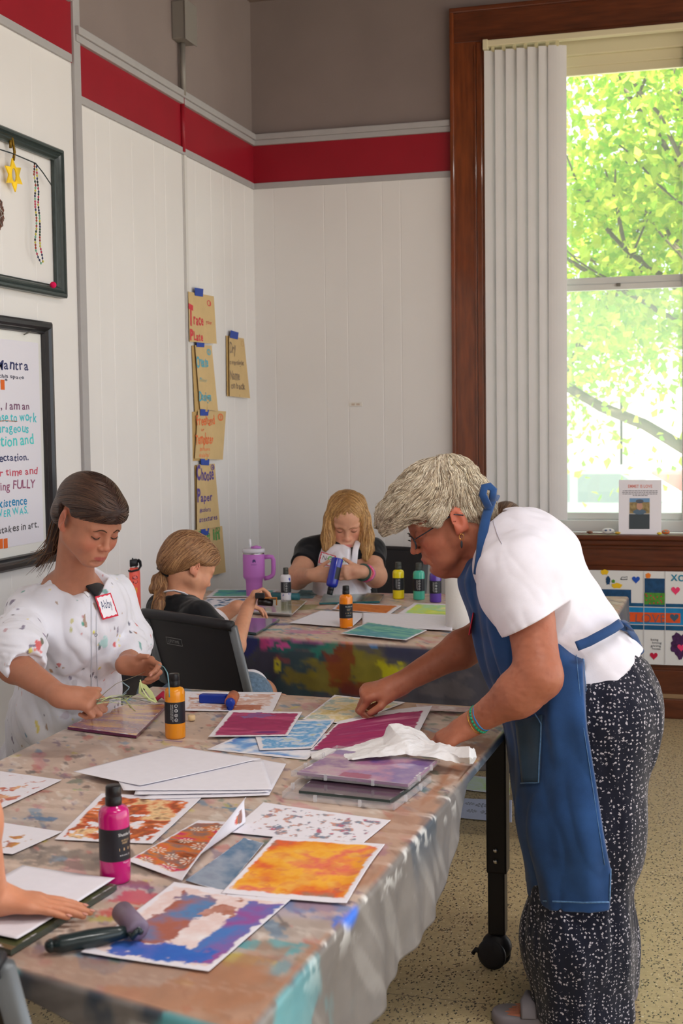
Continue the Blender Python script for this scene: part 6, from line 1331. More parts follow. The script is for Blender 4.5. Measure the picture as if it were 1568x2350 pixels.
for pts in ([(280, 1565), (298, 1578), (278, 1598), (300, 1606)], [(322, 1560), (326, 1580), (340, 1602), (358, 1612)]):
    ribbon([J(x, y, 3.28) for x, y in pts], .0035, ms2 if pts[0][0] < 300 else ms)
q = [J(x, y, 3.3) for x, y in ((320, 1565), (336, 1572), (350, 1588), (362, 1612), (340, 1608), (318, 1590))]
qi = [J(x, y, 3.3) for x, y in ((324, 1578), (331, 1580), (338, 1590), (346, 1602), (336, 1599), (325, 1588))]
mb = MB().mat(ms).add(q+qi+[v-F3*.001 for v in q+qi], [(i, (i+1) % 6, 6+(i+1) % 6, 6+i) for i in range(6)]+[(12+i, 18+i, 18+(i+1) % 6, 12+(i+1) % 6) for i in range(6)], False); reparent(mb.build('cut_shape'), st_)
ribbon([J(364, 1525, 3.38), J(376, 1530, 3.36), J(385, 1545, 3.34), J(388, 1575, 3.33), J(389, 1600, 3.33)], .0016, M('thread_teal', (110, 150, 160)), 'trailing_strand')
p = onZ(370, 1612, T); tag(MB().mat(M('crimson_scrap', (170, 20, 60), rough=.5)).tube([p+V3(-.02, 0, .004), p+V3(0, .01, .022), p+V3(.024, .004, .006)], [.012, .016, .01], 8, flat=.5).build('paper_scrap'), 'small crimson scrap behind the yellow-orange bottle', 'scrap')
# ---------------------------------------------------------------- older woman bending over the table
def woman():
    t = empty('person', (-.32, 3.3, 0), label='older grey-haired woman in a white tee and denim apron bending over the table', cat='person')
    base = (166, 102, 78); YC = 3.34
    W = lambda x, y, Y=YC: JY(x, y, Y)
    pt = math.radians(25); hz = -unit(R3*V3(1, 1, 0)); fwd = hz*math.cos(pt)-UP*math.sin(pt); up = UP*math.cos(pt)+hz*math.sin(pt)
    hc = W(1030, 1190); B = Sdf(); sc = 1.10
    fr_ = head_sdf(B, hc, fwd, up, sc, old=1)
    nk = W(1150, 1262); B.rc(wld(fr_, (0, -.030, -.035)), nk, .056, .062, .04)
    ns, fs_ = W(1205, 1305, 3.18), W(1165, 1290, 3.50)
    B.chain([ns, W(1195, 1278), fs_], [.056, .066, .056], .05); B.el(W(1220, 1345), (.11, .15, .125), .06).el(W(1270, 1480), (.125, .145, .13), .06).el(W(1350, 1600), (.125, .15, .125), .06)
    ne, nw = W(1236, 1552, 3.06), W(1082, 1662, 3.10); B.rc(ns, ne, .060, .052, .04).rc(ne, W(1190, 1592, 3.06), .050, .050, .03).rc(W(1190, 1592, 3.06), nw, .050, .0275, .03)
    fe, fw = W(1125, 1452, 3.56), W(908, 1574, 3.40); B.rc(fs_, fe, .055, .048, .04).rc(fe, W(1060, 1490, 3.50), .048, .046, .03).rc(W(1060, 1490, 3.50), fw, .046, .027, .03)
    pn = D3*.9+F3*.3; tn = hand_sdf(B, nw, -R3*.88+D3*.52, pn, -1, .98, curl=((.35, .5, .3),)*4, thumb=(.3, .2))
    pf = D3*.85+F3*.0-R3*0; tf = hand_sdf(B, fw, -R3*.95+D3*.20-F3*.1, D3*.9+F3*.35, 1, 1.04, curl=((.95, 1.2, .6), (1.15, 1.3, .7), (1.25, 1.4, .8), (1.3, 1.4, .8)), thumb=(.75, .3), thumb_dir=(-R3*.55+D3*.62-F3*.45, -R3*.85+D3*.5-F3*.1))
    for y_, kp, apx in ((3.22, 1340, 1318), (3.42, 1362, 1400)):
        hp = V3(W(1365, 1600)[0], y_, W(1365, 1600)[2]-.03); kn = V3(W(kp, 1950, y_)[0], y_, .43); an = V3(W(apx, 2300, y_)[0], y_, .08); B.rc(hp, kn, .09, .058, .04).rc(kn, an, .056, .036, .03).rc(an+V3(.0, 0, -.03), an+V3(-.12, 0, -.05), .034, .02, .03)
        for k in range(5): B.rc(an+V3(-.13, (k-2)*.015, -.055), an+V3(-.165+abs(k-1)*.006, (k-2)*.016, -.058), .010, .009, .004)
    wr_ = lambda P: (fbm(P*np.array((60, 60, 140)), 4, 3)-.5)*.0035*np.exp(-(((P-(ne*.7+nw*.3))**2).sum(1))/.02)+(fbm(P*70, 14, 3)-.5)*.0022
    B.mod = wr_; sd_mesh('body', B, skin('woman', None), t, .003, face_col(fr_, base, (170, 84, 74), (200, 100, 76), old=1)); B.mod = None
    nails(tn, t, .98, (200, 140, 120), pn, (0, 1)); nails(tf, t, .95, (200, 140, 120), D3, (4,))
    # glasses
    g = empty('eyeglasses', wld(fr_, (0, .1, 0)), label='dark rimmed eyeglasses worn low by the older woman', cat='eyeglasses'); mg_ = M('glasses_rim', (40, 44, 54), rough=.25)
    for x in (-1, 1):
        ring = [wld(fr_, (x*(.034+.0235*math.cos(k*PI/8)), .100-.006*abs(math.cos(k*PI/8)), -.010+.0165*math.sin(k*PI/8))) for k in range(17)]
        reparent(MB().mat(mg_).tube(ring, .0019, 6).build('rim'), g); reparent(MB().mat(M('lens', (190, 205, 212), rough=.03, alpha=.25, spec=1)).add(ring[:16], [tuple(range(16))], False).build('lens'), g)
        reparent(MB().mat(mg_).tube([wld(fr_, (x*.058, .094, -.004)), wld(fr_, (x*.072, .05, .002)), wld(fr_, (x*.079, -.01, .012)), wld(fr_, (x*.079, -.03, .0))], .0017, 6).build('temple'), g)
    reparent(MB().mat(mg_).tube([wld(fr_, (-.011, .102, -.008)), wld(fr_, (0, .106, -.005)), wld(fr_, (.011, .102, -.008))], .0013, 6).build('bridge'), g)
    e0 = wld(fr_, (-.081, -.008, -.036))
    er = MB().mat(M('gold', (214, 160, 90), rough=.2, metal=1)).tube([e0+V3(.006*math.sin(k*PI/6), -.001, -.007+.007*math.cos(k*PI/6)) for k in range(13)], .0011, 6); er.mat(M('dark_bead', (50, 54, 60), rough=.2)).ell(e0+V3(0, -.001, -.026), (.003, .003, .010), 10); reparent(er.build('earring'), t)
    # hair
    Hh = Sdf(); Hh.frame(hc, fwd, up, sc)
    Hh.el((0, -.004, .062), (.084, .104, .083), .03).el((0, .078, .066), (.064, .066, .044), .04).el((0, .112, .052), (.050, .036, .028), .03).el((0, -.062, .005), (.070, .050, .062), .03)
    for x in (-1, 1): Hh.el((x*.068, .030, .030), (.018, .040, .038), .02)
    Hh.frame()
    def hl(P): L = loc_of(fr_, P); return np.maximum((np.interp(L[:, 1], [-.12, -.05, -.035, -.02, .0, .03, .05, .08, .12, .2], [-.055, -.05, -.03, .024, .026, .004, .022, .040, .034, .024])-L[:, 2])*.8, -1)
    Hh.fn(hl, .012)
    def lcl(P): return loc_of(fr_, P)
    Hh.mod = lambda P: -(fbm(np.stack([lcl(P)[:, 0]*60, lcl(P)[:, 1]*22+lcl(P)[:, 2]*20, lcl(P)[:, 2]*60-lcl(P)[:, 1]*30], -1), 6, 3)-.5)*.020
    hair = sd_mesh('hair', Hh, hairm('silver', (184, 170, 148)), t, .003)
    cr = wld(fr_, (0, -.055, .135)); fx, fy, fz = fr_[0]
    def fl(P):
        L = lcl(P); d = P-cr; d /= np.linalg.norm(d, axis=1)[:, None]; front = sstep(-.05, .06, L[:, 1])[:, None]; n_ = (fbm(P*13, 9)-.5)[:, None]; n2 = (fbm(P*13+5, 19)-.5)[:, None]
        return d*.8+front*(fy*1.0-fz*.15)+(1-front)*(-fz*.9+fy*.25)+n_*fy*1.6+n2*fz*2.0
    st = surf_pts(Hh, 7500, lambda V: lcl(V)[:, 2] > -.06, 2)
    strands('hair_strands', Hh, st, fl, .11, .0012, [(226, 210, 180), (150, 132, 110), (238, 228, 208), (186, 168, 142), (132, 114, 96), (234, 220, 194)], hair, off=.0015, jit=.09, lift=.007, seed=4, nseg=4)
    # white tee
    K = Sdf(); K.chain([W(1192, 1318, 3.18), W(1192, 1264), fs_], [.094, .098, .083], .07); K.el(W(1222, 1335), (.150, .19, .165), .08).el(W(1275, 1470), (.162, .178, .17), .09).el(W(1350, 1590), (.172, .196, .18), .09).el(W(1412, 1560), (.095, .16, .09), .06)
    sl = W(1220, 1440, 3.10); K.rc(W(1185, 1330, 3.17), sl, .094, .080, .05).rc(fs_, W(1075, 1400, 3.53), .08, .066, .05)
    K.rc(W(1236, 1480, 3.09), W(1240, 1530, 3.08), .050, .052, .008, 's').rc(W(1085, 1390, 3.53), W(1050, 1460, 3.52), .054, .06, .008, 's')
    K.rc(W(1085, 1225), W(1150, 1245), .066, .068, .012, 's')
    a0, a1 = W(1165, 1458, 3.1), W(1292, 1392, 3.1)
    def slv(P):     # cut the sleeve at the cuff, the body of the shirt at the hem
        c1 = (P-a0)@unit(np.cross(unit(a1-a0), V3(0, 1, 0))); c1 = np.where(c1@np.zeros(0) if False else True, c1, c1); n_ = unit(V3(-(a1-a0)[2], 0, (a1-a0)[0])); c1 = -(P-a0)@n_
        near = sstep(3.20, 3.16, P[:, 1]); return np.where(near > .5, c1, -1)
    nrm = unit(V3(-(a1-a0)[2], 0, (a1-a0)[0]))
    h0, h1 = W(1335, 1640, 3.2), W(1500, 1488, 3.2); hn = unit(V3(-(h1-h0)[2], 0, (h1-h0)[0]))
    fA = folds(.018, [((.55, .1, -.8), 9), ((.9, 0, .5), 7)], 3); K.disp(fA)
    K.fn(lambda P: -(P-h0)@hn, .004)
    far_cut = W(1050, 1412, 3.53)
    def cuts(P):
        d = np.full(len(P), -1.0); near = P[:, 1] < 3.172; arm = ((P-sl)**2).sum(1) < .16**2; d = np.where(near & arm, -(P-a0)@nrm, d); return d
    K.fn(cuts, .002)
    K.fn(lambda P: np.where(P[:, 1] > 3.47, far_cut[2]-P[:, 2]-(P[:, 0]-far_cut[0])*.6-.05*(P[:, 0] > far_cut[0]+.2), -1.), .003)
    tee = sd_mesh('tee_shirt', K, m_tee_white, t, .0036)
    seam('shoulder_seam', K, [(1133, 1195), (1142, 1225), (1152, 1248)], .0012, cloth('tee_seam', (206, 202, 214)), tee)
    # trousers
    mp = cloth('floral_trousers', (22, 24, 40)); n, l, b = nodes_of(mp); tc = n.new('ShaderNodeTexCoord'); cols_ = None
    def dots(scale, thr, r_, seed, src):
        v = n.new('ShaderNodeTexVoronoi'); v.inputs['Scale'].default_value = scale; v.inputs['Randomness'].default_value = .55
        nz = n.new('ShaderNodeTexNoise'); nz.inputs['Scale'].default_value = 260; nz.inputs['Detail'].default_value = 2; mp_ = n.new('ShaderNodeMapping'); mp_.inputs['Location'].default_value = (seed, seed, seed*.3); l.new(tc.outputs['Object'], mp_.inputs['Vector']); l.new(mp_.outputs['Vector'], nz.inputs['Vector'])
        ad = n.new('ShaderNodeVectorMath'); ad.operation = 'MULTIPLY_ADD'; ad.inputs[1].default_value = (r_, r_, r_); l.new(nz.outputs['Color'], ad.inputs[0]); l.new(mp_.outputs['Vector'], ad.inputs[2]); l.new(ad.outputs['Vector'], v.inputs['Vector'])
        c = n.new('ShaderNodeMath'); c.operation = 'LESS_THAN'; c.inputs[1].default_value = thr; l.new(v.outputs['Distance'], c.inputs[0])
        mx = n.new('ShaderNodeMix'); mx.data_type = 'RGBA'; l.new(c.outputs[0], mx.inputs['Factor']); mx.inputs[7].default_value = (*lin((184, 178, 186)), 1)
        if isinstance(src, tuple): mx.inputs[6].default_value = (*lin(src), 1)
        else: l.new(src, mx.inputs[6])
        return mx.outputs[2]
    o1 = dots(104, .25, .0075, 0, (20, 22, 38)); o2 = dots(74, .20, .011, 3.3, o1); l.new(o2, b.inputs['Base Color'])
    L_ = Sdf(); L_.el(W(1368, 1598), (.155, .178, .16), .09).el(W(1440, 1640), (.080, .14, .11), .07)
    for Y_, xs in ((3.24, (1382, 1350, 1322, 1338)), (3.43, (1362, 1350, 1345, 1362))):
        L_.chain([W(xs[0], 1660, Y_), W(xs[1], 1900, Y_), W(xs[2], 2150, Y_), V3(W(xs[3], 2330, Y_)[0], Y_, .0)], [.135, .130, .128, .124], .07)
    L_.disp(folds(.026, [((.05, 0, -1), 11)], 12))
    L_.fn(lambda P: .025-P[:, 2], .004); L_.fn(lambda P: (P-(h0+hn*.06))@hn, .004)
    sd_mesh('trousers', L_, mp, t, .004)
    # apron: a layer over tee and trousers, trimmed to its cut
    A = Sdf(); A.el(W(1172, 1370), (.118, .165, .165), .08).el(W(1262, 1480), (.170, .190, .19), .09).el(W(1345, 1610), (.170, .190, .19), .1)
    A.rc(W(1120, 1240), W(1120, 1330), .06, .09, .05)
    for Y_, xs in ((3.235, (1345, 1345, 1335)), (3.445, (1320, 1310, 1325))):
        A.chain([W(xs[0], 1650, Y_), W(xs[1], 1870, Y_), W(xs[2], 2110, Y_)], [.160, .150, .128], .08)
    A.rc(W(1255, 1500), W(1300, 1750), .152, .150, .06).rc(W(1300, 1750), W(1318, 2100), .146, .128, .06)
    poly = [W(x, y, 3.17) for x, y in ((900, 1285), (1096, 1292), (1094, 1340), (1100, 1382), (1127, 1420), (1160, 1448), (1205, 1466), (1287, 1476), (1338, 1480), (1346, 1576), (1354, 1660), (1368, 1750), (1390, 1890), (1406, 1985), (1402, 2076), (1000, 2072))]
    pp = np.array([(q[0], q[2]) for q in poly])
    def psd(P):
        q = P[:, [0, 2]]; d = np.full(len(P), 9.0); ins = np.zeros(len(P), bool)
        for i in range(len(pp)):
            a, b_ = pp[i], pp[(i+1) % len(pp)]; ba = b_-a; h = np.clip(((q-a)@ba)/(ba@ba), 0, 1); d = np.minimum(d, np.linalg.norm(q-a-h[:, None]*ba, axis=1))
            c = (a[1] > q[:, 1]) != (b_[1] > q[:, 1]); xx = (b_[0]-a[0])*(q[:, 1]-a[1])/((b_[1]-a[1])+1e-12)+a[0]; ins ^= c & (q[:, 0] < xx)
        return np.where(ins, -d, d)
    A.disp(folds(.034, [((.1, 0, -1), 8), ((.4, .1, -.9), 6)], 22)); A.fn(psd, .003)
    dn = cloth('denim', (38, 72, 122), var=.32, vscale=9, bump=.6, bscale=700); dnl = cloth('denim_edge', (86, 124, 168), var=.25, vscale=150)
    ap = sd_mesh('denim_apron', A, dn, t, .0036)
    seam('hem', A, [(1337, 1490), (1344, 1576), (1351, 1660), (1365, 1750), (1386, 1890), (1402, 1985), (1399, 2068)], .0022, dnl, ap, flat=.4)
    seam('hem', A, [(1322, 1490), (1330, 1576), (1338, 1660), (1352, 1750), (1373, 1890), (1388, 1985)], .0008, dnl, ap)
    seam('hem', A, [(1398, 2070), (1340, 2071), (1290, 2069), (1215, 2066)], .0022, dnl, ap, flat=.4)
    seam('hem', A, [(1100, 1312), (1097, 1345), (1104, 1382), (1130, 1418), (1160, 1442)], .0022, dnl, ap, flat=.4)
    decal('pocket', A, [(1185, 1655), (1247, 1640), (1240, 1796), (1200, 1796)], cloth('denim_pocket', (48, 72, 96), var=.25, vscale=12), ap, .004, .002, 8, 10)
    seam('pocket_edge', A, [(1222, 1622), (1246, 1660), (1243, 1720), (1240, 1796), (1200, 1797)], .0016, dnl, ap, lift=.006)
    # neck strap and waist tie
    S2 = Sdf(); S2.p = [q for q in K.p if q[6] == 'u']+[q for q in B.p[:60] if q[6] == 'u' and q[0] != 'f'][:]
    mb = MB().mat(dn); 
    pth = [W(1098, 1318, 3.19), W(1104, 1270, 3.22), W(1108, 1225, 3.24), W(1116, 1185, 3.27), W(1128, 1150, 3.31), W(1137, 1138, 3.36), W(1128, 1160, 3.42), W(1108, 1215, 3.46), W(1090, 1290, 3.47)]
    mb.tube(pth, .0125, 8, flat=.28, up=(0, -1, 0)); reparent(mb.build('neck_strap'), ap)
    reparent(MB().mat(dn).tube([W(1122, 1165, 3.28), W(1108, 1135, 3.27), W(1112, 1118, 3.27), W(1124, 1116, 3.28), W(1133, 1124, 3.28), W(1130, 1150, 3.29)], .010, 8, flat=.3, up=(0, -1, 0)).build('strap_loop'), ap)
    S3 = Sdf(); S3.p = [q for q in K.p if q[6] == 'u']+[q for q in A.p if q[6] == 'u']
    seam('waist_tie', S3, [(1322, 1484), (1350, 1474), (1380, 1458), (1405, 1444), (1422, 1432)], .0115, dn, ap, lift=.004, flat=.35)
    reparent(MB().mat(dn).tube([W(1420, 1433, 3.24), W(1440, 1440, 3.3), W(1460, 1465, 3.35), W(1475, 1498, 3.36)], .0115, 8, flat=.3, up=(1, 0, 0)).build('waist_tie'), ap)
    reparent(MB().mat(dn).tube([W(1428, 1425, 3.3), W(1440, 1432, 3.26), W(1448, 1445, 3.28), W(1436, 1440, 3.3)], .010, 8, flat=.3).build('bow'), ap)
    reparent(MB().mat(M('tag_red', (206, 40, 64))).obox(W(1086, 1428, 3.30), (0.2, 0, 1), (0, 1, 0), (1, 0, -.2), (.028, .03, .001)).build('tag_edge'), ap)
    # sandals
    for y_, px in ((3.22, 1300), (3.42, 1385)):
        kx = W(px, 2300, y_)[0]; sh = Sdf(); sh.rc((kx+.05, y_, .018), (kx-.14, y_-.005, .014), .038, .044, .02); sh.fn(lambda P: .001-P[:, 2], .002); sh.fn(lambda P: P[:, 2]-.03, .003)
        so = sd_mesh('sandal', sh, M('grey_sandal', (120, 112, 116), rough=.6), t, .004)
        reparent(MB().mat(M('grey_strap', (132, 126, 132), rough=.6)).tube([(kx-.085, y_-.045, .03), (kx-.09, y_-.02, .062), (kx-.085, y_+.02, .064), (kx-.075, y_+.045, .03)], .02, 8, flat=.25, up=(0, 0, 1)).build('sandal_strap'), so)
    # bracelets
    ax = unit(nw-W(1190, 1592, 3.06)); u_ = unit(np.cross(ax, UP)); v_ = np.cross(ax, u_)
    for off, r_, rr, c, nm in ((.0, .031, .0028, (40, 130, 200), 'blue bangle on the older woman\'s near wrist, nearest her elbow'), (.010, .031, .0042, (30, 150, 110), 'green beaded bracelet on the older woman\'s near wrist'), (.020, .030, .0016, (200, 160, 70), 'thin gold chain bracelet closest to the older woman\'s near hand')):
        c0 = nw-ax*(.035-off); mb = MB().mat(M('band_%d_%d' % c[:2], c, rough=.25, metal=.9 if c[0] == 200 else 0))
        ring = [c0+(u_*math.cos(k*PI/12)+v_*math.sin(k*PI/12))*r_+ax*.004*math.sin(k*PI/12) for k in range(25)]
        if c[1] == 150:
            for q in ring[:24]: mb.ell(q, (rr, rr, rr), 8)
        else: mb.tube(ring, rr, 8)
        tag(mb.build('bracelet'), nm, 'bracelet')
    return t
woman()
# ---------------------------------------------------------------- small girl with a ponytail, seen from behind
def girl_small():
    t = empty('person', (-1.88, 4.62, 0), label='small ponytailed girl in a black tee seated at the far table holding a brayer', cat='person')
    th, pt = math.radians(58), math.radians(28); hz = R3*math.sin(th)+F3*math.cos(th); hz = unit(hz*V3(1, 1, 0)); fwd = hz*math.cos(pt)-UP*math.sin(pt); up = UP*math.cos(pt)+hz*math.sin(pt); rt = unit(np.cross(hz, UP))
    dd = 4.72; hc = J(436, 1300, dd); B = Sdf(); fr_ = head_sdf(B, hc, fwd, up, .94, child=1.0)
    nk = J(408, 1385, dd+.02); B.rc(wld(fr_, (0, -.03, -.04)), nk, .044, .048, .03)
    rs, ls = J(455, 1415, dd-.13), J(372, 1400, dd+.16)
    B.chain([rs, J(408, 1398, dd+.02), ls], [.042, .055, .042], .04); hip = J(400, 1600, dd-.02); hip[2] = .52; B.rc(J(405, 1420, dd), hip, .085, .10, .06)
    re, rw = J(540, 1482, dd-.14), J(567, 1398, dd+.02); sd_limb(B, rs, re, rw, (.040, .034, .0225))
    le, lw = J(500, 1420, dd+.3), J(545, 1392, dd+.28); sd_limb(B, ls, le, lw, (.040, .034, .0225))
    tr = hand_sdf(B, rw, UP*.75+R3*.35+F3*.5, R3*.9-UP*.2, -1, .78, curl=((.8, 1.0, .5),)*4, thumb=(.3, .4))
    hand_sdf(B, lw, R3*.8+F3*.3, D3, 1, .78, curl=((.4, .5, .3),)*4)
    for s_, kpx in ((1, (640, 1600, dd-.10)), (-1, (600, 1585, dd+.18))):
        hp = hip+rt*.08*s_; kn = J(*kpx); kn[2] = .50 if s_ > 0 else .50; an = V3(kn[0]-.02, kn[1], .09); B.rc(hp, kn, .078, .052, .04).rc(kn, an, .050, .032, .03).rc(an+V3(0, 0, -.04), an+V3(.13, .02, -.05), .030, .024, .02)
    bd_ = sd_mesh('body', B, skin('small_girl', None), t, .0036, face_col(fr_, (206, 148, 118), (190, 100, 96), (214, 130, 106)))
    Hh = Sdf(); Hh.frame(hc, fwd, up, .94); Hh.el((0, -.020, .040), (.088, .108, .089), .02).el((0, -.085, -.012), (.060, .045, .055), .03).el((0, .05, .065), (.058, .040, .034), .03); Hh.frame(); lcl = lambda P: loc_of(fr_, P)
    Hh.fn(lambda P: (np.interp(lcl(P)[:, 1], [-.14, -.05, -.03, -.012, .01, .05, .085, .12], [-.085, -.07, -.028, .018, .016, .026, .044, .050])-lcl(P)[:, 2])*.75, .012)
    tie = J(380, 1312, dd-.02); Hh.disp(lambda P: (fbm(np.stack([lcl(P)[:, 0]*130, lcl(P)[:, 1]*12, lcl(P)[:, 2]*100], -1), 3)-.5)*.004)
    hr = hairm('light_brown', (124, 84, 56)); hair = sd_mesh('hair', Hh, hr, t, .0036); cols = [(150, 106, 70), (112, 76, 50), (176, 132, 90), (128, 88, 58)]
    def fl(P): d = tie-P; return d/np.linalg.norm(d, axis=1)[:, None]
    strands('hair_strands', Hh, surf_pts(Hh, 2000, lambda V: lcl(V)[:, 2] > -.06, 2), fl, .11, .0015, cols, hair, off=.001, jit=.04)
    T_ = Sdf(); T_.rc(J(398, 1300, dd-.02), tie, .032, .017, .02).rc(tie, J(362, 1330, dd-.05), .014, .017, .01).rc(J(362, 1330, dd-.05), J(352, 1352, dd-.06), .018, .014, .01).rc(J(352, 1352, dd-.06), J(374, 1346, dd-.06), .012, .008, .01)
    T_.rc(J(378, 1330, dd-.03), J(366, 1385, dd-.12), .010, .016, .01).rc(J(366, 1385, dd-.12), J(362, 1415, dd-.14), .018, .014, .01)
    T_.disp(lambda P: (fbm(P*np.array((170, 170, 30)), 3)-.5)*.006); pt_ = sd_mesh('ponytail', T_, hr, t, .003); strands('ponytail_strands', T_, surf_pts(T_, 900, lambda V: V[:, 2] < 9, 3), lambda P: np.broadcast_to(-UP-R3*.15, P.shape), .07, .0013, cols, pt_, off=.001, jit=.08)
    rg = np.random.RandomState(3); mb = MB().mat(hairm('golden_ends', (160, 118, 76)))
    for i in range(60):
        x0, x1 = rg.uniform(-5, 6), rg.uniform(-16, 10); mb.tube([J(374+x0, 1318, dd-.03), J(366+x0+x1*.3, 1345, dd-.055), J(364+x1, 1385, dd-.115), J(364+x1*1.3, 1410+rg.uniform(0, 22), dd-.125)], [.0014, .0015, .0012, .0003], 4)
    reparent(mb.build('loose_strands'), pt_)
    mb = MB().mat(cloth('black_elastic', (18, 18, 24))); ax = unit(J(366, 1330, dd)-J(390, 1305, dd)); u_ = unit(np.cross(ax, F3)); v_ = np.cross(ax, u_)
    mb.tube([tie+(u_*math.cos(k*PI/8)+v_*math.sin(k*PI/8))*.026+ax*.003*math.sin(k*2) for k in range(17)], [.009+.002*(k % 2) for k in range(17)], 8); reparent(mb.build('hair_tie'), t)
    K = Sdf(); K.chain([rs, J(408, 1398, dd+.02), ls], [.056, .066, .056], .05).rc(J(405, 1430, dd), hip+UP*.02, .108, .118, .06); K.rc(rs, rs*.45+re*.55, .055, .056, .03).rc(ls, ls*.5+le*.5, .055, .056, .03)
    K.rc(J(404, 1350, dd+.01), J(408, 1372, dd+.01), .056, .056, .01, 's').disp(folds(.012, [((.3, .2, -1), 14)], 5))
    c_ = rs*.52+re*.48; nn = unit(re-rs); K.fn(lambda P: np.where(((P-c_)**2).sum(1) < .1**2, (P-c_)@nn, -1.), .002)
    sd_mesh('tee_shirt', K, m_tee_black, t, .004)
    mb = MB().mat(m_apron_white).tube([J(372, 1362, dd-.075), J(385, 1356, dd-.095), J(400, 1355, dd-.10), J(418, 1360, dd-.085), J(430, 1367, dd-.04)], .012, 8, flat=.25, up=(0, 0, 1)); reparent(mb.build('apron_strap'), t)
    Ap = Sdf(); Ap.rc(J(470, 1450, dd+.03), J(490, 1560, dd+.03), .095, .10, .03); Ap.rc(J(500, 1580, dd-.02), J(575, 1578, dd-.05), .085, .07, .04); Ap.disp(folds(.015, [((.3, .2, -1), 12)], 15)); sd_mesh('white_apron', Ap, m_apron_white, t, .004)
    Sh = Sdf(); Sh.rc(hip+rt*.07, J(570, 1600, dd-.12), .105, .088, .04).rc(hip-rt*.07, J(560, 1590, dd+.16), .105, .085, .04); sd_mesh('denim_shorts', Sh, cloth('pale_denim', (96, 118, 140), var=.3, vscale=90), t, .005)
    # the brayer she holds
    b_ = empty('brayer', J(600, 1378, dd), label='black brayer with a brassy frame held by the small ponytailed girl', cat='brayer')
    a0, a1 = J(588, 1366, dd), J(606, 1368, dd); reparent(MB().mat(m_black).obox((a0+a1)/2, R3, -D3, F3, (.017, .010, .012), .003).build('handle_clamp'), b_)
    reparent(MB().mat(M('dark_roller', (30, 22, 22), rough=.3)).lathe([(.009, 0), (.0125, .001), (.0125, .052), (.009, .053)], J(592, 1381, dd), 24, R3*.95+D3*.08+F3*.2).build('roller'), b_)
    reparent(MB().mat(M('brass', (190, 130, 70), rough=.25, metal=1)).obox(J(622, 1372, dd), R3, -D3, F3, (.022, .0025, .010), .001).obox(J(635, 1380, dd), R3, -D3, F3, (.002, .014, .010), .001).build('brass_frame'), b_)
    return t
girl_small()
cc_ = J(414, 1430, 4.36)
rz_ = -math.radians(29); oy = -.315
chair('black moulded folding chair with a grey frame holding the small ponytailed girl', (cc_[0]-oy*(-math.sin(rz_)), cc_[1]-oy*math.cos(rz_), 0), rz_, .87, logo=True)
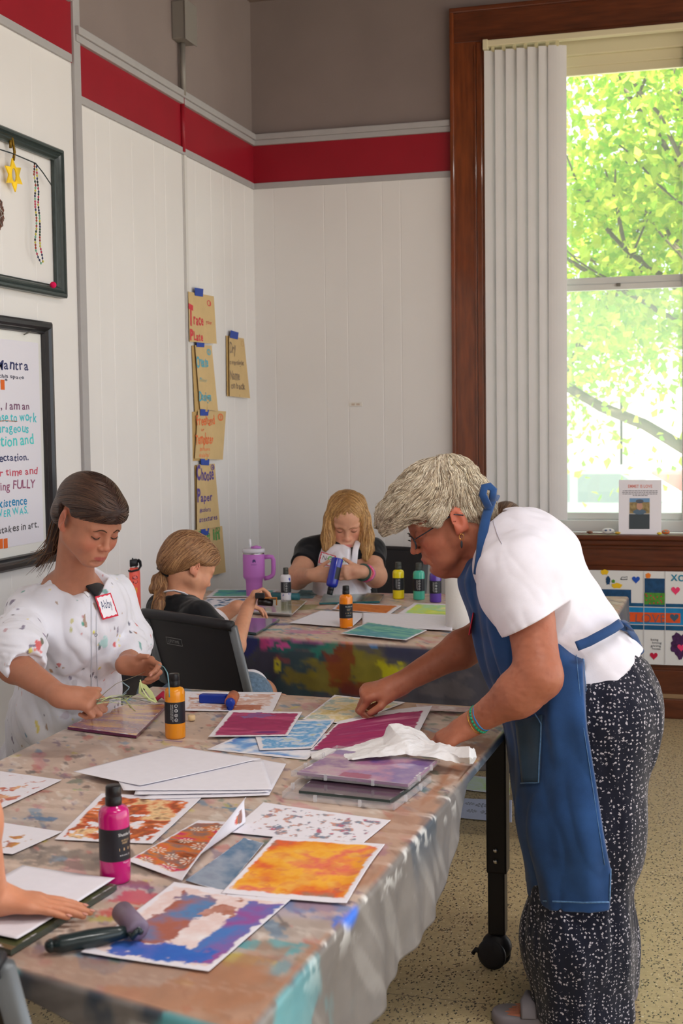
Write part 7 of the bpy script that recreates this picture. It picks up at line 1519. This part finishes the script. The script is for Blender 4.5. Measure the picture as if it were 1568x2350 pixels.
# ---------------------------------------------------------------- blonde girl facing the camera
def girl_blonde():
    t = empty('person', (-1.72, 6.4, 0), label='girl with long blonde hair seated at the far table, squeezing a blue paint bottle', cat='person')
    d = 6.28; th, pt = math.radians(-2), math.radians(36); hz = unit((-F3)*V3(1, 1, 0)); hz = hz*math.cos(th)+R3*math.sin(th); fwd = hz*math.cos(pt)-UP*math.sin(pt); up = UP*math.cos(pt)+hz*math.sin(pt)
    hc = J(797, 1190, d); B = Sdf(); fr_ = head_sdf(B, hc, fwd, up, 1.04, child=.5)
    nk = J(795, 1248, d+.07); B.rc(wld(fr_, (0, -.03, -.045)), nk, .05, .055, .03)
    rs, ls = J(712, 1268, d+.06), J(848, 1268, d+.06); B.chain([rs, J(792, 1255, d+.08), ls], [.06, .065, .06], .05); hip = J(795, 1440, d+.12); B.rc(J(793, 1290, d+.07), hip, .12, .14, .08)
    re, rw = J(682, 1326, d-.10), J(718, 1320, d-.27); le, lw = J(862, 1322, d-.08), J(828, 1312, d-.27)
    B.rc(rs, re, .056, .049, .04).rc(re, rw, .049, .027, .03).rc(ls, le, .056, .049, .04).rc(le, lw, .049, .027, .03)
    p1 = R3*.5-F3*.2+D3*.3; p2 = -R3*.5+D3*.3-F3*.2
    t1 = hand_sdf(B, rw, R3*.85-F3*.3-D3*.02, F3*.9+R3*.3, 1, .92, curl=((.45, .7, .5), (.55, .8, .5), (.6, .9, .5), (.6, .9, .5)), thumb=(.2, .2))
    t2 = hand_sdf(B, lw, -R3*.85-F3*.3+D3*.05, F3*.9-R3*.3, -1, .92, curl=((.45, .7, .5), (.55, .8, .5), (.6, .9, .5), (.6, .9, .5)), thumb=(.2, .2))
    for s_ in (-1, 1):
        hp = hip+R3*.09*s_; kn = hp+V3(.06*s_, -.34, -.02); an = V3(kn[0], kn[1]+.04, .08); B.rc(hp, kn, .09, .062, .04).rc(kn, an, .06, .036, .03).rc(an+V3(0, 0, -.03), an+V3(0, -.14, -.045), .034, .026, .02)
    sd_mesh('body', B, skin('blonde_girl', None), t, .0034, face_col(fr_, (212, 158, 130), (196, 104, 100), (220, 130, 110)))
    eye_bits(fr_, t, B, (130, 96, 66), (70, 50, 40)); nails(t1, t, .98, (214, 160, 146), -F3, (0, 1)); nails(t2, t, .98, (214, 160, 146), -F3, (0, 1))
    Hh = Sdf(); Hh.frame(hc, fwd, up, 1.04); Hh.el((0, -.016, .040), (.086, .100, .084), .02); Hh.frame(); lcl = lambda P: loc_of(fr_, P)
    Hh.fn(lambda P: (np.interp(lcl(P)[:, 1]-.25*np.abs(lcl(P)[:, 0]), [-.14, -.05, -.02, .02, .05, .10], [-.10, -.08, -.05, -.012, .016, .054])-lcl(P)[:, 2])*.8, .012)
    for pts, rs_ in (([(772, 1150), (760, 1190), (752, 1232), (748, 1258)], [.026, .030, .028, .016]), ([(762, 1200), (758, 1235), (765, 1262)], [.02, .018, .010]), ([(824, 1150), (834, 1190), (842, 1232), (846, 1262), (842, 1285)], [.026, .030, .032, .022, .010]), ([(838, 1200), (836, 1250), (838, 1278)], [.02, .02, .010])):
        Hh.chain([J(x, y, d-.01-.05*(i/len(pts))) for i, (x, y) in enumerate(pts)], rs_, .02)
    Hh.rc(J(797, 1180, d+.09), J(797, 1240, d+.12), .085, .06, .03)
    Hh.disp(lambda P: (fbm(np.stack([P[:, 0]*120, P[:, 1]*120, P[:, 2]*14], -1), 3)-.5)*.008)
    hr = hairm('dark_blonde', (150, 108, 62)); hair = sd_mesh('hair', Hh, hr, t, .0036)
    def fl(P):
        L = lcl(P); topm = sstep(.03, .07, L[:, 2])[:, None]; sx = np.sign(P[:, :1]*0+(P-hc)@R3[:, None]); return R3*sx*1.2*topm-UP*(1.0)+(fbm(P*24, 3)-.5)[:, None]*R3*1.6*(1-topm)
    strands('hair_strands', Hh, surf_pts(Hh, 2600, lambda V: V[:, 2] > J(797, 1290, d)[2], 2), fl, .13, .0018, [(176, 130, 78), (128, 90, 54), (214, 170, 108), (150, 108, 64), (196, 148, 90)], hair, off=.001, jit=.06)
    K = Sdf(); K.chain([rs, J(792, 1262, d+.08), ls], [.075, .085, .075], .05).rc(J(793, 1300, d+.07), hip, .145, .165, .08).rc(rs, rs*.45+re*.55, .073, .070, .03).rc(ls, ls*.45+le*.55, .073, .070, .03)
    K.rc(J(797, 1225, d+.02), J(797, 1236, d+.03), .062, .062, .01, 's').disp(folds(.014, [((.3, .2, -1), 12)], 5))
    for a_, b_ in ((rs, re), (ls, le)):
        c_ = a_*.5+b_*.5; nn = unit(b_-a_); K.fn(lambda P, c_=c_, nn=nn: np.where(((P-c_)**2).sum(1) < .11**2, (P-c_)@nn, -1.), .002)
    sd_mesh('tee_shirt', K, m_tee_black, t, .004)
    Ap = Sdf(); Ap.rc(J(793, 1290, d+.05), hip-F3*.02, .145, .168, .08); Ap.rc(J(793, 1330, d-.02), J(793, 1380, d-.05), .14, .15, .05); Ap.disp(folds(.014, [((.1, .1, -1), 13)], 8))
    pl = [onY(x, y, 6.2) for x, y in ((748, 1268), (770, 1243), (786, 1240), (818, 1242), (832, 1250), (838, 1300), (868, 1345), (870, 1420), (700, 1420), (697, 1345), (728, 1300))]; pp = np.array([(q[0], q[2]) for q in pl])
    def psd(P):
        q = P[:, [0, 2]]; dd = np.full(len(P), 9.0); ins = np.zeros(len(P), bool)
        for i in range(len(pp)):
            a, b_ = pp[i], pp[(i+1) % len(pp)]; ba = b_-a; h = np.clip(((q-a)@ba)/(ba@ba), 0, 1); dd = np.minimum(dd, np.linalg.norm(q-a-h[:, None]*ba, axis=1)); c = (a[1] > q[:, 1]) != (b_[1] > q[:, 1]); ins ^= c & (q[:, 0] < (b_[0]-a[0])*(q[:, 1]-a[1])/((b_[1]-a[1])+1e-12)+a[0])
        return np.where(ins, -dd, dd)
    Ap.fn(psd, .003).fn(lambda P: P[:, 1]-6.32, .003); Ap.mod = lambda P: -.004+P[:, 0]*0
    ap = sd_mesh('white_apron', Ap, m_apron_white, t, .004)
    reparent(MB().mat(m_apron_white).tube([J(812, 1300, d-.11), J(816, 1262, d-.075), J(822, 1242, d-.04)], .014, 8, flat=.2, up=-F3).build('apron_strap'), ap)
    q = J(797, 1288, d-.15); q2 = J(770, 1288, d-.15); mb = MB(); write(mb, 'Create', J(752, 1290, d-.165), R3, -D3, .038, M('ink_green', (80, 180, 60)), bold=.02, fit=.092); reparent(mb.build('printed_lettering'), ap)
    nt_ = empty('name_tag', J(750, 1285, d-.17), label='white name tag with a red border and handwriting on the blonde girl\'s apron', cat='name tag'); flat_tag(nt_, [J(738, 1266, d-.12), J(772, 1276, d-.17), J(766, 1302, d-.17), J(733, 1292, d-.12)], 'Nor', M('tag_ink2', (40, 44, 70)))
    w_ = empty('wristwatch', lw, label='black square smart watch with green band on the blonde girl\'s wrist', cat='watch'); ax = unit(le-lw); u_ = unit(np.cross(ax, -F3)); v_ = np.cross(ax, u_); c0 = lw+ax*.03
    reparent(MB().mat(M('band_green', (60, 84, 78))).tube([c0+(u_*math.cos(k*PI/10)+v_*math.sin(k*PI/10))*.032 for k in range(21)], .009, 8, flat=.3, up=ax).build('watch_band'), w_)
    reparent(MB().mat(M('watch_case', (60, 62, 66), metal=.6, rough=.3)).obox(c0-F3*.034, ax, np.cross(ax, F3), F3, (.016, .019, .006), .003).mat(M('watch_glass', (12, 12, 16), rough=.08)).obox(c0-F3*.0405, ax, np.cross(ax, F3), F3, (.013, .016, .0006)).build('watch_case'), w_)
    for i, (off, c) in enumerate(((.062, (236, 90, 140)), (.072, (244, 130, 160)), (.08, (170, 90, 170)))):
        c0 = lw+ax*off; r_ = .034+.05*off; tag(MB().mat(M('beads_%d' % i, c, rough=.4, var=.3, vscale=200)).tube([c0+(u_*math.cos(k*PI/10)+v_*math.sin(k*PI/10))*r_+ax*.006*math.sin(k) for k in range(21)], .0038, 8).build('bracelet'), ['pink bead bracelet nearest the watch on the blonde girl\'s wrist', 'salmon bead bracelet in the middle of the blonde girl\'s stack', 'purple bead bracelet furthest up the blonde girl\'s forearm'][i], 'bracelet')
    b0 = J(775, 1282, d-.34); ax = unit(J(761, 1345, d-.36)-b0); bt = paint_bottle('blue paint bottle held upside down by the blonde girl', 0, 0, 0, (16, 36, 160), loc=b0, text='none')
    bt.rotation_euler = Vector((0, 0, 1)).rotation_difference(Vector(ax)).to_euler()
    return t
girl_blonde()
chair('black folding chair behind the blonde girl', (-1.68, 6.42, 0), PI, .84)
# ---------------------------------------------------------------- child in maroon at the left border: arm and hand on the white sheet
def arm_child():
    t = empty('person', (-1.4, 1.56, 0), label='child in a maroon tee at the left edge, bare arm pressing a white sheet', cat='person')
    B = Sdf(); sh = J(-138, 1455, 1.82); hc = sh+V3(-.10, .02, .22); fwd = unit((.3, .8, -.55)); up = unit((.2, .5, .8)); fr_ = head_sdf(B, hc, fwd, up, .93, child=1)
    nk = sh+V3(-.13, -.05, .05); B.rc(wld(fr_, (0, -.03, -.04)), nk, .045, .05, .03); ls = sh+V3(-.26, -.02, 0); B.chain([sh, nk+V3(0, 0, -.02), ls], [.045, .06, .045], .04); hip = V3(sh[0]-.48, 1.56, .70); B.rc(nk+V3(0, 0, -.06), hip, .1, .12, .06)
    el_ = J(-72, 1885, 2.0); wr = J(-22, 2082, 2.10); wr[2] = T+.045; B.rc(sh, el_, .043, .044, .03).rc(el_, wr, .044, .0275, .03)
    tp = hand_sdf(B, wr, V3(.80, .30, -.12), V3(.05, 0, -1), 1, .88, curl=((.06, .1, .05),)*4, spread=.05, thumb=(.3, .1), thumb_dir=((.55, .75, -.15), (.9, .4, -.1)))
    e2 = ls+V3(-.04, .08, -.24); B.rc(ls, e2, .042, .038, .03).rc(e2, e2+V3(.04, .20, -.06), .037, .026, .03); hand_sdf(B, e2+V3(.043, .21, -.065), V3(.2, 1, -.1), V3(0, 0, -1), -1, .84, curl=((.3, .4, .3),)*4)
    for s_ in (-.08, .08): hp = hip+V3(s_, 0, 0); B.rc(hp, V3(hp[0], hp[1], .4), .075, .052, .03).rc(V3(hp[0], hp[1], .4), V3(hp[0]-.01, hp[1], .07), .05, .034, .03).rc(V3(hp[0], hp[1], .04), V3(hp[0], hp[1]+.12, .03), .03, .026, .02)
    sd_mesh('body', B, skin('arm_child', None), t, .0036, face_col(fr_, (206, 140, 108)))
    nails(tp, t, .88, (214, 150, 134), (0, 0, -1), (0, 1, 2, 3))
    K = Sdf(); K.chain([sh, nk+V3(0, 0, -.03), ls], [.058, .068, .058], .05).rc(nk+V3(0, 0, -.07), hip, .115, .13, .06).rc(sh, sh*.6+el_*.4, .062, .062, .03).rc(ls, ls*.6+e2*.4, .058, .06, .03); K.disp(folds(.012, [((.2, .2, -1), 12)], 5)); sd_mesh('tee_shirt', K, cloth('maroon_tee', (110, 24, 44)), t, .006)
    Sh = Sdf(); Sh.rc(hip, hip+V3(0, 0, -.08), .135, .14, .03).rc(hip+V3(-.08, 0, -.05), hip+V3(-.08, 0, -.3), .09, .085, .03).rc(hip+V3(.08, 0, -.05), hip+V3(.08, 0, -.3), .09, .085, .03); sd_mesh('shorts', Sh, cloth('navy_shorts', (40, 44, 66)), t, .008)
    Hh = Sdf(); Hh.frame(hc, fwd, up, .93); Hh.el((0, -.014, .04), (.085, .105, .086), .02).el((0, -.07, -.03), (.06, .045, .06), .03); Hh.frame(); Hh.fn(lambda P: (np.interp(loc_of(fr_, P)[:, 1], [-.12, -.03, 0, .05, .09], [-.1, -.07, .01, .03, .05])-loc_of(fr_, P)[:, 2])*.8, .012); sd_mesh('hair', Hh, hairm('mid_brown', (90, 62, 44)), t, .005)
arm_child()
# ---------------------------------------------------------------- person almost hidden behind the older woman
def hidden():
    d = 6.42; f_ = unit(np.array((-.25, -.97, 0))); s_v = unit(np.array((-.97, .25, 0))); L = lambda x, y, z: -f_*x+s_v*y+UP*z; t = empty('person', J(1160, 1500, d)*V3(1, 1, 0), label='person with brown hair, only the crown showing above the older woman\'s shoulder', cat='person')
    B = Sdf(); hc = J(1162, 1214, d); fwd = unit(L(-.85, -.1, -.5)); up = unit(L(-.5, 0, .85)); fr_ = head_sdf(B, hc, fwd, up, 1.0); nk = hc+L(.06, 0, -.15); B.rc(wld(fr_, (0, -.03, -.04)), nk, .05, .055, .03)
    a, b_ = nk+L(.02, -.15, -.05), nk+L(.02, .15, -.05); B.chain([a, nk+L(.02, 0, -.02), b_], [.05, .06, .05], .04); hip = nk+L(.10, 0, 0); hip[2] = .52; B.rc(nk+L(.03, 0, -.08), hip, .11, .14, .06)
    for s_, q in ((-1, a), (1, b_)):
        e_ = q+L(-.04, 0, -.22); B.rc(q, e_, .045, .04, .03).rc(e_, e_+L(-.2, -s_*.05, .0), .04, .027, .03); hand_sdf(B, e_+L(-.2, -s_*.05, .0), L(-1, -s_*.3, -.1), L(0, 0, -1), -s_, .95, curl=((.4, .5, .3),)*4)
        hp = hip+L(0, s_*.09, 0); kn = hp+L(-.3, 0, 0); B.rc(hp, kn, .085, .06, .03).rc(kn, V3(kn[0], kn[1], .08), .055, .036, .03).rc(V3(kn[0], kn[1], .05), V3(kn[0], kn[1], .03)+L(-.14, 0, 0), .032, .026, .02)
    sd_mesh('body', B, skin('hidden', None), t, .005, face_col(fr_, (204, 148, 120)))
    K = Sdf(); K.chain([a, nk+L(.02, 0, -.03), b_], [.065, .07, .065], .05).rc(nk+L(.03, 0, -.1), hip, .125, .155, .06).rc(a, a+L(-.02, 0, -.12), .062, .06, .03).rc(b_, b_+L(-.02, 0, -.12), .062, .06, .03); sd_mesh('shirt', K, cloth('teal_shirt', (60, 110, 130)), t, .006)
    Hh = Sdf(); Hh.frame(hc, fwd, up, 1.0); Hh.el((0, -.014, .04), (.085, .105, .086), .02).el((0, -.07, -.03), (.065, .05, .07), .03); Hh.frame(); Hh.fn(lambda P: (np.interp(loc_of(fr_, P)[:, 1], [-.12, -.03, 0, .05, .09], [-.1, -.07, .01, .03, .05])-loc_of(fr_, P)[:, 2])*.8, .012); hh = sd_mesh('hair', Hh, hairm('mid_brown', (110, 80, 60)), t, .004)
    strands('hair_strands', Hh, surf_pts(Hh, 700, lambda V: loc_of(fr_, V)[:, 2] > -.06, 2), lambda P: -loc_of(fr_, P)[:, :1]*0-fr_[0][1]-fr_[0][2]*.5, .1, .002, [(126, 94, 70), (96, 70, 52), (140, 106, 80)], hh, off=.001, jit=.06)
hidden()
chair('black folding chair at the left edge behind the smocked girl', (-2.10, 3.0, 0), -math.radians(75), .86)
q = J(-142, 2150, 1.74); chair('black folding chair with a steel frame in the bottom left corner', (q[0]-.06, q[1]+.26, 0), math.radians(-8), .84)
